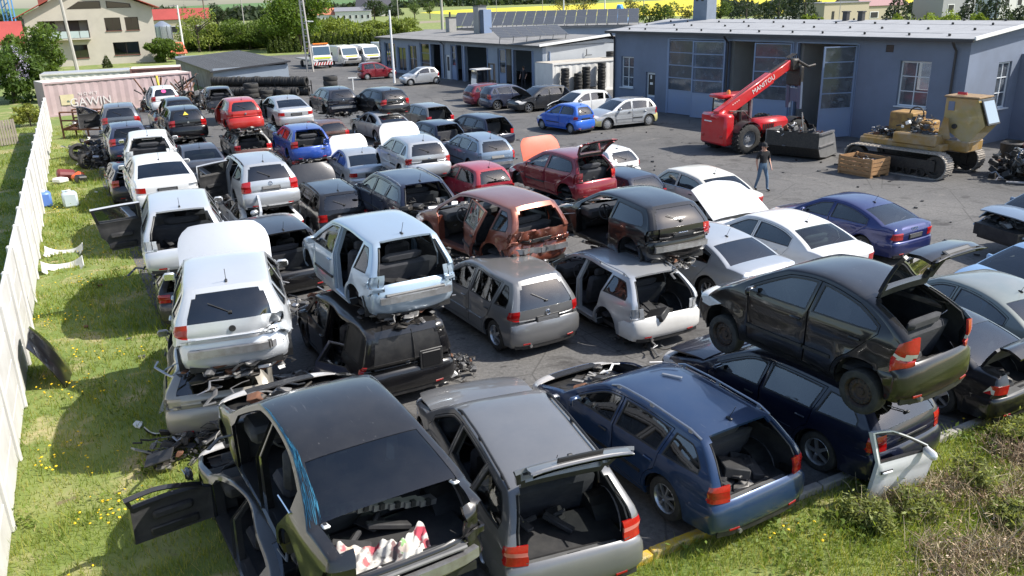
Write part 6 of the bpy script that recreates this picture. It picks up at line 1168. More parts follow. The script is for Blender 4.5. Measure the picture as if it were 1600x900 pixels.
def stick(col, tri=False):
    def f(root, T, warp):
        p = strip_pt(T, T['idx']['E']+3.4, .05); q = strip_pt(T, T['idx']['E']+2.4, .05); up = Vector(q-p).normalized(); n = Vector((0, 1, 0)).cross(up); n = n if n.x < 0 else -n; b = MB(); k = 3 if tri else 14; b.prism([(.13*sin(2*pi*i/k), .13*cos(2*pi*i/k)) for i in range(k)], .006); o = b.obj('sticker', [mat('sticker '+str(col), col, .5)], root); o.matrix_local = frame(Vector(p)+n*.012, (0, -1, 0), n)
    return f
car('small', P['C24a'], WHT, 'white hatchback with round pink sticker in its rear window, farthest in the left row', 'car', G1, extra=stick((.6, .08, .25)), nw='all', rear_gl=GLD, doors={'FL': 'none', 'RL': 'none'})
car('small', P['C24b'], BLK, 'black hatchback between the pink sticker car and the glossy black hatchback', 'car', G1, far=True, doors={'FL': 'none'})
car('golf5', P['C24c'], BLK, 'glossy black hatchback with bright red lamps and yellow triangle in its rear window', 'car', G1, nw='all', emblem='plain', rear_gl=GLD, extra=stick((.7, .5, .05), True))
car('golf5', low('C24c', .1, .05), GRY, 'grey car flattened beneath the glossy black hatchback', 'car', G1, crush=.35, rim='steel', antenna=False, far=True)
car('small', low('C24b', .1, .3), GRY, 'grey car flattened beneath the black hatchback of the left row', 'car', G1, crush=.35, rim='steel', antenna=False, far=True)
car('small', low('C24a', .1, .0), GRILV, 'silver car flattened beneath the pink sticker car', 'car', G1, crush=.3, rim='steel', antenna=False, far=True)
T_rd = V_('small', lamp=(.78, 1.08, .40))
car(T_rd, P['C26'], RED_P, 'bright red hatchback stacked high in the left rows', 'car', G1, nw='all', emblem='plain', plate=False, doors={'FL': 'none'})
car('estate', P['C26low'], BEIGE, 'silver estate with brown tail beneath the bright red hatchback', 'car', G1, tg='none', crush=.1, rim='steel', bump=BROWN, boot=2, antenna=False)
car('sedan', P['C27'], SIL('3'), 'silver saloon with red lamps beside the bright red hatchback', 'car', G1, nw='all', doors={'FL': 25})
car('sedan', low('C27', .1, 0), DGR, 'dark car flattened beneath the silver saloon with red lamps', 'car', G1, crush=.35, rim='steel', antenna=False, far=True)
car('golf5', P['C28'], paint('blue black', (.012, .016, .03), .3, .06), 'blue black hatchback with white strip across its tail by the tyre pile', 'car', G1, emblem='roundel', nw='all', nb='R', nl='LR')
car('golf5', P['C28low'], BROWN, 'brown black car lying below the blue black hatchback', 'car', G1, crush=.15, rim='steel', antenna=False, far=True)
car('h3', P['C29'], BLK, 'black three door with pink red lamps and bright chrome strip on its boot', 'car', G1, emblem='plain', nw='all')
car('h3', low('C29', .2, 0), GRILV, 'steel grey car flattened beneath the black three door with pink red lamps', 'car', G1, crush=.35, rim='steel', antenna=False, far=True)
car('golf4', P['C30'], ROY, 'royal blue hatchback with torn out tail and one red lamp', 'car', G1, tg='none', nl='R', nw='all', boot=3, bump=ROY, dents=[(-1.9, -.5, .6, .6, .15, .05, 0)])
car('golf4', low('C30', .1, 0), DGR, 'dark car flattened beneath the royal blue hatchback', 'car', G1, crush=.5, rim='steel', antenna=False, far=True, tg='none')
car('sedan', P['C31'], SIL('4'), 'silver saloon with white bonnet raised behind its roof', 'car', G1, bn=82, bonnet_mat=WHT, rear_gl=GLD)
T_g4 = V_('golf4', lamp=(.70, .90, .14), lampv=.80)
car(T_g4, P['C33'], SIL('5'), 'silver hatchback with raised white bonnet and red square lamps in mid yard', 'car', G1, emblem='roundel', bn=80, bonnet_mat=WHT, nw='frfl')
car('golf4', low('C33', .2, 0), DGR, 'dark car flattened beneath the silver hatchback in mid yard', 'car', G1, crush=.45, rim='steel', antenna=False, far=True)
T_pv = V_('passatest', lamp=(.70, 1.0, .26))
car(T_pv, P['C34'], SIL('6'), 'silver estate with black plate recess and its left rear door hanging open', 'car', G1, emblem='roundel', nw='all', rails=BLACK, rear_gl=GLD, doors={'RL': 66})
car('sedan', low('C34', -.5, .1), WHT, 'white saloon with black rear window under the silver estate', 'car', G1, crush=.3, rim='steel', antenna=False, rear_gl=GLD)
car('sedan', P['C35'], paint('dusk blue', (.03, .04, .06), .4, .12), 'dusk blue saloon low between the white cars and the silver estate', 'car', G1, rear_gl=glass('green glass', (.30, .38, .33)))
car('passatest', P['C37'], BLK, 'black estate with dark grey bonnet raised and alloy front wheel in view', 'car', G1, bn=78, bonnet_mat=DGR, rails=BLACK, rim='alloy7')
car('bigestate', P['C38'], NAVY, 'navy estate with its whole tail torn off, engine parts spilling from it', 'car', G1, tg='none', nl='LR', nb='R', rails=ALLOY, boot=3, ng='B', nw='rlrr', bn='closed', extra=spill)
T_ch = V_('small', lamp=(.72, .95, .10), lampv=.82)
car(T_ch, P['C39'], CHER, 'cherry red hatchback with large grey rear window in mid yard', 'car', G1, rim='cap')
car('fiesta', P['C40'], DRED, 'dark red hatchback with raised tailgate and faded orange bonnet standing up', 'car', G1, tg=97, bn=84, bonnet_mat=SALM, boot=1, nw='all', nl='L')
car('fiesta', low('C40', .1, 0), DGR, 'dark car flattened beneath the dark red hatchback', 'car', G1, crush=.5, rim='steel', antenna=False, far=True)
T_pb = V_('passatest', lamp=(.70, 1.0, .12), lampv=.84)
car(T_pb, P['C41'], GBLUE, 'grey blue estate with broken tail beside the cherry red hatchback', 'car', G1, rails=BLACK, nb='R', nl='L', boot=0)
T_w4 = V_('golf4', lamp=(.72, .98, .10), lampv=.84)
car(T_w4, P['C43'], WHT, 'white hatchback behind the dark red hatchback with its tailgate up', 'car', G1, emblem='plain')
car('golf5', P['DB'], NAVY, 'navy car with white dish on its roof beside the old white saloon', 'car', G1, antenna=False, rear_gl=GL)
car('estate', P['C44'], GRILV, 'grey estate with empty tail opening and red lamps at the far edge of the rows', 'car', G1, tg='none', far=True)
car('golf5', P['C45'], NAVY, 'navy hatchback without tailgate, right of the two raised white bonnets', 'car', G1, tg='none', far=True, boot=2, nl='LR')
car('passatest', P['C46'], NAVY, 'navy estate with open tail, last of the rows before the asphalt', 'car', G1, tg='none', far=True, boot=1)
car('sedan', P['C47'], SIL('7'), 'silver saloon half hidden in front of the black three door with pink red lamps', 'car', G1, far=True, rear_gl=GLD)
car('estate', P['C32'], BLK, 'black estate with roof rails behind the silver hatchback in mid yard', 'car', G1, rails=BLACK, far=True)
def mercx(root, T, warp): pass
car('merc', P['C48'], CREAM, 'old white boxy saloon with rusty roof edge and loose white bonnet across its tail', 'car', G1, rim='cap', rear_gl=glass('frosted glass', (.55, .57, .58)), chrome=True)
car('suv', P['SUV'], BLK, 'black off roader with open tail and stacked red lamps behind the ice blue hatchback', 'car', G1, tg='none', boot=1, rim='alloy5')
car('small', (11.35, 16.75, 192, 0), SKY_P, 'pale blue car poking in at the right edge, nose towards the yard', 'car', G1)
car('golf5', (14.35, 20.9, 196, .25), GBLUE, 'wreck with stripped black front and pale bonnet at the right edge', 'car', G1, nf=True, nb='F', engine=True, bn=12, nw='flfr')
# --- parked by the buildings
G2 = 'cars parked along the workshop buildings'
T_mz = V_('tiny', lamp=(.72, .92, .08), lampv=.82)
car(T_mz, P['matiz'], VIV, 'small vivid blue hatchback parked on open asphalt', 'car', G2, rim='cap', bump=VIV)
car('h307', P['p307'], SIL('8'), 'grey silver five door facing the camera beside the small vivid blue hatchback', 'car', G2, rim='cap', bump=paint('pale yellow bumper', (.55, .50, .22), 0, .2, .5))
car('h307', P['whitecar'], WHT, 'white hatchback with wrecked front between the vivid blue and dark raised bonnet cars', 'car', G2, far=True, nf=True, bn='none', dents=[(1.8, .6, .7, .6, -.2, -.1, 0)])
car('h307', (2.1, 53.2, 209, 0), DGR, 'dark grey hatchback with its black bonnet raised by the tyre container', 'car', G2, far=True, bn=52, bonnet_mat=BLK)
car('h307', (.2, 54.9, 26, 0), paint('slate blue', (.035, .045, .085), .4, .08), 'slate blue hatchback seen from behind, next to the maroon hatchback', 'car', G2, far=True)
car('golf4', (-.9, 56.8, 26, 0), MAROON, 'maroon hatchback standing beside the orange forklift', 'car', G2, far=True)
car('tiny3', P['aygo'], SIL('9'), 'small silver three door parked in front of the low grey building', 'car', G2, far=True, rim='cap')
car('panda', P['pandac'], DRED, 'dark red boxy hatchback parked near the white vans', 'car', G2, far=True, rim='cap')
# ---------------------------------------------------------------- machines, people and loose things
REDM = paint('machine red', (.52, .008, .014), 0, .08, .35); YELM = paint('machine yellow', (.30, .17, .035), 0, .5, .6); YELP = paint('cab yellow', (.36, .265, .09), 0, .4, .55); ORM = paint('forklift orange', (.60, .11, .02), 0, .15, .45)
def big_wheel(parent, x, y, r, w, rimm, sg):
    e = empty('wheel', (x, y, r), 0, parent=parent); e.rotation_euler = (-sg*pi/2, 0, 0); b = MB(); b.lathe([(r*.55, -w/2), (r*.8, -w*.54), (r*.94, -w*.46), (r*.95, w*.46), (r*.8, w*.54), (r*.55, w/2), (r*.55, -w/2)], 28)
    for k in range(22):
        a = 2*pi*k/22
        for s in (-1, 1): b.box((r*.965*cos(a+s*.06), r*.965*sin(a+s*.06), s*w*.24), (.09*r, .10*r, w*.5), rot=(s*.55, 0, a))
    b.obj('tyre', [RUBBER], e, True); b = MB(); b.lathe([(r*.56, w*.4), (r*.52, w*.45), (r*.48, w*.2), (r*.3, w*.12), (r*.26, w*.3), (.001, w*.34)], 20); b.lathe([(r*.56, -w*.4), (r*.4, 0), (.001, 0)], 16); [b.lathe([(.03, w*.32), (.001, w*.36)], 6, 1, Matrix.Translation((r*.2*cos(a), r*.2*sin(a), 0))) for a in np.linspace(0, 2*pi, 8)[:-1]]; b.obj('rim', [rimm, DARKM], e, True); return e
def telehandler():
    r = empty('telehandler', (9.98, 37.12, 0), radians(26), 'bright red telehandler with raised boom in front of the workshop gates', 'telehandler'); GRIM = mat('grey wheel disc', (.26, .27, .29), .5, .3, var=.4, scale=6)
    for x in (0, 2.75):
        for sg in (1, -1): big_wheel(r, x, sg*1.0, .66, .48, GRIM, sg)
    b = MB(); b.rbox((1.35, 0, .78), (4.0, .9, .55), .06); b.rbox((-.78, 0, 1.05), (.55, 1.7, 1.35), .10); b.obj('chassis', [REDM], r, True); b = MB(); b.rbox((1.35, -.86, 1.15), (1.9, .75, .62), .16); b.rbox((2.35, -.84, 1.02), (.7, .7, .42), .12); b.obj('engine_cover', [REDM], r, True); b = MB(); b.box((-1.065, .3, 1.38), (.012, .5, .05)); b.rbox((-1.06, .62, .75), (.05, .2, .12), .02, 1); b.rbox((-1.06, -.62, .75), (.05, .2, .12), .02, 1); b.obj('rear_lamp', [WHITEP, RED], r)
    c = empty('cab', (0, 0, 0), 0, parent=r); b = MB()
    for (x, y) in ((-.25, .28), (-.25, 1.05), (1.25, .28), (1.25, 1.05)): b.tube([(x, y, 1.05), (x*.9+.05, y, 2.28)], .045, 6)
    b.box((.5, .66, 1.0), (1.6, .8, .5)); b.obj('cab_frame', [BLACK], c); b = MB(); b.rbox((.45, .66, 2.36), (1.75, .95, .17), .06); b.obj('cab_roof', [REDM], c, True); b = MB()
    b.quad((-.23, .28, 1.2), (-.23, 1.05, 1.2), (-.19, 1.05, 2.27), (-.19, .28, 2.27)); b.quad((1.25, .28, 1.2), (1.25, 1.05, 1.2), (1.18, 1.05, 2.27), (1.18, .28, 2.27)); b.quad((-.25, .27, 1.2), (1.25, .27, 1.2), (1.18, .27, 2.27), (-.19, .27, 2.27)); b.quad((-.25, 1.06, 1.2), (1.25, 1.06, 1.2), (1.18, 1.06, 2.27), (-.19, 1.06, 2.27)); b.obj('cab_glass', [GL], c); inst(SEATM, 'seat', c, (.55, .66, 1.05)); b = MB(); b.lathe([(.09, 2.44), (.08, 2.58), (.05, 2.63), (.001, 2.63)], 10, 0, Matrix.Translation((.05, .35, 0))); b.obj('beacon', [ORANGE], c, True)
    p0, p1 = Vector((-.85, -.08, 1.62)), Vector((3.05, -.08, 3.62)); d = (p1-p0).normalized(); M = frame(p0, d, (0, 0, 1)); ln = (p1-p0).length
    b = MB(); b.rbox((ln*.36, 0, .0), (ln*.74, .38, .50), .03, 0, M=M); b.rbox((ln*.80, 0, -.02), (ln*.42, .30, .38), .03, 0, M=M); b.rbox((.05, 0, -.1), (.6, .5, .5), .08, 0, M=M); bo = b.obj('boom', [REDM], r, True); lettering('MANITOU', .30, WHITEP, bo, M @ frame((ln*.60, -.196, .0), (1, 0, 0), (0, -1, 0))); b = MB(); [b.box((ln*.18+.12*k, -.196, .10), (.06, .01, .03), 0, M=M) for k in range(4)]; b.obj('decal', [WHITEP], bo)
    b = MB(); b.tube([(1.0, -.08, 1.0), M @ Vector((ln*.45, 0, -.22))], .07, 8); b.tube([(.4, -.08, 1.1), M @ Vector((ln*.28, 0, -.22))], .10, 8, 1); b.obj('lift_ram', [STEEL, BLACK], r, True)
    b = MB(); [b.tube([M @ Vector((ln*.1, y, .235)), M @ Vector((ln*.4, y, .25)), M @ Vector((ln*.72, y, .235)), M @ Vector((ln*.98, y*.7, .19))], .018, 5) for y in (-.10, -.05, .06)]; b.tube([(.9, -.55, 1.2), (.3, -.4, 1.75), (-.4, -.3, 1.8)], .025, 5); b.obj('hose', [BLACK], r, True); b = MB(); [b.box((.75+.11*k, -1.245, 1.12), (.06, .012, .26)) for k in range(6)]; b.rbox((.2, -.75, .62), (1.3, .5, .3), .05, 1); b.rbox((1.55, -1.0, .62), (.9, .35, .34), .05, 1); b.obj('grille', [BLACK, DARKM], r)
    h = MB(); h.rbox(p1+Vector((.22, 0, -.05)), (.5, .5, .55), .08); h.rbox(p1+Vector((.45, 0, -.55)), (.25, .9, .9), .06); [h.tube([p1+Vector((.3, y, .1)), p1+Vector((.75, y*1.5, -.15)), p1+Vector((1.25, y*1.2, -.1))], .06, 6) for y in (-.3, .3)]; [h.tube([p1+Vector((-.1, y, .25)), p1+Vector((.3, y, .42)), p1+Vector((.5, y, .0))], .025, 5) for y in (-.12, 0, .12)]; h.obj('boom_head', [DARKM], r, True)
    b = MB(); [b.tube([p1+Vector((.45, y, -.8)), p1+Vector((.5, y, -2.0))], .12, 6) for y in (-.35, .35)]; b.box(p1+Vector((.5, 0, -1.4)), (.10, .6, .6)); b.obj('fork_carriage', [mat('grey blue hoist', (.09, .12, .18), .6)], r)
    for (x, sg) in ((0, -1), (0, 1), (2.75, -1)):
        b = MB(); R_ = .74; V = [(x+R_*cos(t), sg*y, .66+R_*sin(t)) for t in np.linspace(.25, 2.7, 10) for y in (.72, 1.26)]; b.add(V, [(2*i, 2*i+1, 2*i+3, 2*i+2) for i in range(9)]); b.obj('fender', [BLACK], r, True)
telehandler()
def bucket():
    r = empty('loader_bucket', (12.48, 35.24, 0), radians(-14), 'big dark steel loader bucket full of engine scrap between red telehandler and yellow crawler', 'bucket'); pr = [(-.75, 1.05), (-.8, .5), (-.55, .12), (.1, 0), (1.15, .05), (1.2, .02), (.1, -.04), (-.6, .06), (-.86, .48), (-.82, 1.1)]
    r.rotation_euler[2] = radians(47); Wd = 2.3; b = MB(); n = len(pr); V = [(x, y, z+.06) for y in (-Wd/2, Wd/2) for x, z in pr]; b.add(V, [(i, (i+1) % n, n+(i+1) % n, n+i) for i in range(n)]); b.obj('shell', [DARKM], r); GB = mat('worn grey steel', (.20, .20, .20), .6, .3, var=.5, scale=4)
    for s in (-1, 1):
        b = MB(); b.prism([(-.82, 1.1), (-.8, .5), (-.55, .1), (.1, 0), (1.2, .03), (.75, .9), (.5, 1.1)], .05, 0, Matrix(((1, 0, 0, 0), (0, 0, 1, s*Wd/2), (0, 1, 0, .06), (0, 0, 0, 1)))); b.box((.0, s*(Wd/2+.03), .60), (1.5, .05, .05), 1); b.box((-.1, s*(Wd/2+.03), 1.12), (1.3, .08, .08), 1); b.obj('side_plate', [GB, STEEL], r)
    junk(r, (0, -.3, .5), (1.5, 1.4, 1.1), 1, 'scrap'); junk(r, (.1, .6, .5), (1.2, 1.0, 1.3), 3, 'scrap', 1.)
    b = MB(); [b.tube([(-.2+.3*k, -.2+.3*k, .8), (-.3+.35*k, -.1+.1*k, 1.9-.2*k)], .03, 5, k % 2) for k in range(4)]; b.obj('bent_rod', [STEEL, RUST], r)
bucket()
def crawler():
    r = empty('crawler_excavator', (15.88, 31.9, 0), radians(-55), 'old yellow crawler excavator with a tilted cab and worn tracks', 'excavator');
    def track(y, x0, x1):
        e = empty('track', (0, y, 0), 0, parent=r); R_ = .46; Ln = x1-x0; shoe = MB(); shoe.box((0, 0, 0), (.15, .52, .035)); shoe.box((-.05, 0, .025), (.025, .52, .04)); shoe.box((.05, 0, .025), (.02, .52, .03)); me = shoe.mesh('track_shoe', [mat('pale worn track', (.36, .33, .29), .8, .2, var=.6, scale=6, var_col=(.10, .08, .07))]); tot = 2*Ln+2*pi*R_; n = int(tot/.16)
        for i in range(n):
            s = tot*i/n
            if s < Ln: p, a = (x0+s, 2*R_), 0
            elif s < Ln+pi*R_: t = (s-Ln)/R_; p, a = (x1+R_*sin(t), R_+R_*cos(t)), t
            elif s < 2*Ln+pi*R_: p, a = (x1-(s-Ln-pi*R_), 0), pi
            else: t = (s-2*Ln-pi*R_)/R_; p, a = (x0-R_*sin(t), R_-R_*cos(t)), pi+t
            inst(me, 'track_shoe', e, (p[0], 0, p[1]+.02), (0, a, 0))
        b = MB(); T_ = lambda x, z, rr, w_: b.lathe([(rr, -w_/2), (rr, w_/2), (rr*.7, w_/2), (rr*.65, w_*.3), (.001, w_*.35)], 16, 0, Matrix.Translation((x, 0, z)) @ Matrix.Rotation(pi/2, 4, 'X')); T_(x0, R_, .40, .3); T_(x1, R_, .40, .3); [T_(x0+.5+k*(Ln-1)/4, .2, .17, .34) for k in range(5)]; b.box(((x0+x1)/2, 0, .48), (Ln, .34, .40)); b.obj('track_frame', [DARKM], e)
    track(-1.15, -1.75, 1.45); track(1.15, -1.75, 1.45)
    b = MB(); b.rbox((-.25, 0, 1.08), (3.3, 1.9, .26), .04); b.rbox((.35, -.62, 1.32), (1.7, .8, .42), .05); b.rbox((-1.35, -.4, 1.22), (1.0, .9, .12), .03); b.obj('platform', [YELM], r); b = MB(); b.rbox((-.75, .35, 1.75), (.95, 1.0, .8), .04); b.rbox((-.1, .5, 1.6), (.8, .8, .5), .05); b.obj('engine_housing', [mat('rusty yellow', (.33, .20, .06), .8, var=.7, scale=5, var_col=(.12, .06, .035))], r); junk(r, (-.1, .0, 1.5), (1.0, 1.0, .9), 2); b = MB(); b.prism([(0, 0), (.5, 0), (.35, .75), (.2, .8)], .06, 0, Matrix(((1, 0, 0, .95), (0, 0, 1, -.55), (0, 1, 0, 1.4), (0, 0, 0, 1)))); b.obj('side_bracket', [YELM], r)
    b = MB(); b.tube([(-.15+.28*sin(t), -.1, 2.15+.25*cos(t)) for t in np.linspace(-2.2, 2.2, 11)], .03, 6); b.obj('hose', [BLACK], r, True)
    c = empty('cab', (1.55, .15, 1.35), 0, parent=r); b = MB(); w_ = .52
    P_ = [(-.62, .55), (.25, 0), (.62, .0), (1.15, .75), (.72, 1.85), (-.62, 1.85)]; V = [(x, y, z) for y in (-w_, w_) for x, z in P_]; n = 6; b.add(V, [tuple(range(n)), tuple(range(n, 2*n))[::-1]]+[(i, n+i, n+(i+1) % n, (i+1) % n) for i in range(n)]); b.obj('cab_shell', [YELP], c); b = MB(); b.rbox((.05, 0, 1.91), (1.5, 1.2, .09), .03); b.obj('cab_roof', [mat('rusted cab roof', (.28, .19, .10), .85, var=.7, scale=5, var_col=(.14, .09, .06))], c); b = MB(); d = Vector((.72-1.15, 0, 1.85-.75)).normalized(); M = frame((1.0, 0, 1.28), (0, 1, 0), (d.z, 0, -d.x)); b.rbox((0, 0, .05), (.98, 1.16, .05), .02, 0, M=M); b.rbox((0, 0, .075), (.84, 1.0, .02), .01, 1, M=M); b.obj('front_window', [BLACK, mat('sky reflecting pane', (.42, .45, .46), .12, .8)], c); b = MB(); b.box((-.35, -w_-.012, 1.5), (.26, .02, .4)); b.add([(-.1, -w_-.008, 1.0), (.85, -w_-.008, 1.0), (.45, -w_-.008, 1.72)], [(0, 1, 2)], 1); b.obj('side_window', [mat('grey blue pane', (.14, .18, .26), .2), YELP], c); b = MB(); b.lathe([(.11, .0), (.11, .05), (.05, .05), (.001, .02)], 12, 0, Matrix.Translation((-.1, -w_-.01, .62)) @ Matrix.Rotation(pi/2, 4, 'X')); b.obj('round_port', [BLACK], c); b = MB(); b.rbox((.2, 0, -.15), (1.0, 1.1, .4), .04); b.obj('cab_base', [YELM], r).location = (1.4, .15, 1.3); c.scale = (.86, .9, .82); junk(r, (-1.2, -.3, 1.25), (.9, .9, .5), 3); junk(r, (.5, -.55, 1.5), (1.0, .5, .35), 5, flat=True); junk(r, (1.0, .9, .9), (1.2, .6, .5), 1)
    b = MB(); b.box((0, -.15, 2.0), (.02, .02, .02)); b.tube([(-.2, -.3, 1.96), (-.2, -.3, 2.04), (.12, -.3, 2.04), (.12, -.3, 1.96)], .025, 5); b.rbox((-.04, -.3, 1.99), (.28, .14, .05), .01); t = b.obj('toolbox', [REDM], None, label='small red toolbox on the roof of the yellow cab', cat='toolbox'); t.matrix_world = r.matrix_basis @ Matrix.Translation((1.53, .15, 1.02))
crawler()
def crate():
    r = empty('wooden_crate', (13.6, 31.3, 0), radians(-60), 'slatted wooden crate full of metal parts in front of the yellow crawler', 'crate'); WD = mat('crate wood', (.36, .20, .09), .85, var=.5, scale=4, bump=.2); me = MB().box((0, 0, 0), (1.5, .025, .125)).mesh('slat', [WD]); me2 = MB().box((0, 0, 0), (.025, 1.0, .125)).mesh('slat', [WD])
    for k in range(4):
        for s in (-1, 1): inst(me, 'slat', r, (0, s*.52, .18+k*.15)); inst(me2, 'slat', r, (s*.74, 0, .18+k*.15))
    b = MB(); [b.box((x*.70, y*.48, .36), (.08, .08, .72)) for x in (-1, 1) for y in (-1, 1)]; b.box((0, 0, .1), (1.46, 1.0, .03)); [b.box((0, y, .05), (1.46, .1, .09)) for y in (-.42, 0, .42)]; b.obj('frame', [WD], r); junk(r, (0, 0, .22), (1.25, .85, .75), 5, 'metal_parts')
crate()
def scrap_heap():
    r = empty('scrap_heap', (18.45, 29.75, 0), radians(-30), 'heap of engine blocks, axles and wheel hubs at the right edge beside the yellow crawler', 'scrap heap')
    for i, (x, y, z, s) in enumerate([(0, 0, 0, 1.5), (.9, .3, 0, 1.3), (1.9, -.1, 0, 1.5), (.5, -.4, .4, 1.1), (1.5, .3, .5, 1.0), (2.7, .2, 0, 1.5), (3.6, .2, 0, 1.6)]): junk(r, (x, y, z), (s, s*.9, s*1.15), i, 'scrap', i*1.3)
    b = MB()
    for k, (x, y) in enumerate(((-.1, 1.0), (.55, .85))): b.lathe([(.42, 0), (.44, .2), (.42, .7), (.45, 1.15), (.36, 1.2), (.34, 1.05), (.2, .9), (.001, .9)], 16, k, Matrix.Translation((x, y, .0)))
    b.obj('drum', [DARKM, mat('rusty drum', (.12, .06, .05), .7, .3, var=.5, scale=5)], r, True); e = empty('wheel', (1.0, -.72, .62), 0, parent=r); e.rotation_euler = (pi/2, 0, .3)
    for nm, m_ in zip(('tyre', 'rim'), wheel_meshes('alloy10', 0)): o = bpy.data.objects.new(nm, m_); COL.objects.link(o); o.parent = e
    b = MB(); b.tube([(.35+.30*cos(t), -.55, .95+.30*sin(t)) for t in np.linspace(0, 2*pi, 17)], .02, 5); b.tube([(1.4, -.6, .5), (1.6, -.7, 1.35)], .06, 6, 1); b.tube([(-.2, -1.1, .08), (2.6, -.9, .1)], .045, 6, 2); b.obj('bent_metal', [mat('blue hoop', (.10, .16, .28), .5), CAST, STEEL], r)
    # red vehicle just peeping in from the right
    q = empty('parked_tractor', (22.6, 33.2, 0), radians(-20), 'red machine just entering the picture at the right edge', 'machine'); b = MB(); b.rbox((0, 0, 1.0), (1.6, 1.2, .9), .15); b.rbox((-.4, 0, 1.75), (.9, 1.0, .6), .1); b.obj('body', [REDM], q, True); [big_wheel(q, x, s*.65, .42, .3, DARKM, s) for x in (-.5, .5) for s in (-1, 1)]
scrap_heap()
def forklift():
    r = empty('forklift', (-1.75, 59.6, 0), radians(30), 'orange forklift with black mast by the low grey building', 'forklift'); b = MB(); b.rbox((-.55, 0, .72), (.75, 1.05, .75), .12); b.rbox((.05, 0, .55), (1.3, 1.0, .4), .06); b.obj('body', [ORM], r, True)
    b = MB(); [b.tube([(x, y, .8), (x*.8, y*.92, 2.05)], .04, 6) for x in (-.65, .55) for y in (-.45, .45)]; b.obj('cage', [BLACK], r); b = MB(); b.rbox((-.05, 0, 2.1), (1.25, 1.0, .09), .03); b.obj('cage_roof', [mat('grey cage roof', (.38, .38, .38), .6)], r); b = MB(); b.quad((-.62, -.44, .95), (.5, -.44, .95), (.42, -.42, 2.04), (-.52, -.42, 2.04)); b.quad((-.64, -.44, .95), (-.64, .44, .95), (-.54, .42, 2.04), (-.54, -.42, 2.04)); b.obj('cage_glass', [GL], r); inst(SEATM, 'seat', r, (.1, 0, .75)); b = MB(); [b.box((.85, y, 1.25), (.12, .10, 2.4)) for y in (-.36, .36)]; [b.box((.85, 0, z), (.1, .62, .1)) for z in (.3, 1.2, 2.4)]; b.obj('mast', [BLACK], r); b = MB(); [b.box((1.4, y, .95), (1.0, .10, .05)) for y in (-.25, .25)]; b.box((.93, 0, 1.1), (.05, .85, .4)); b.obj('fork', [DARKM], r)
    for x, s, k in ((.55, 1, 1), (.55, -1, 1), (-.6, 1, .8), (-.6, -1, .8)): big_wheel(r, x, s*.46, .32*k, .22, mat('grey wheel disc', (.26, .27, .29), .5), s)
forklift()
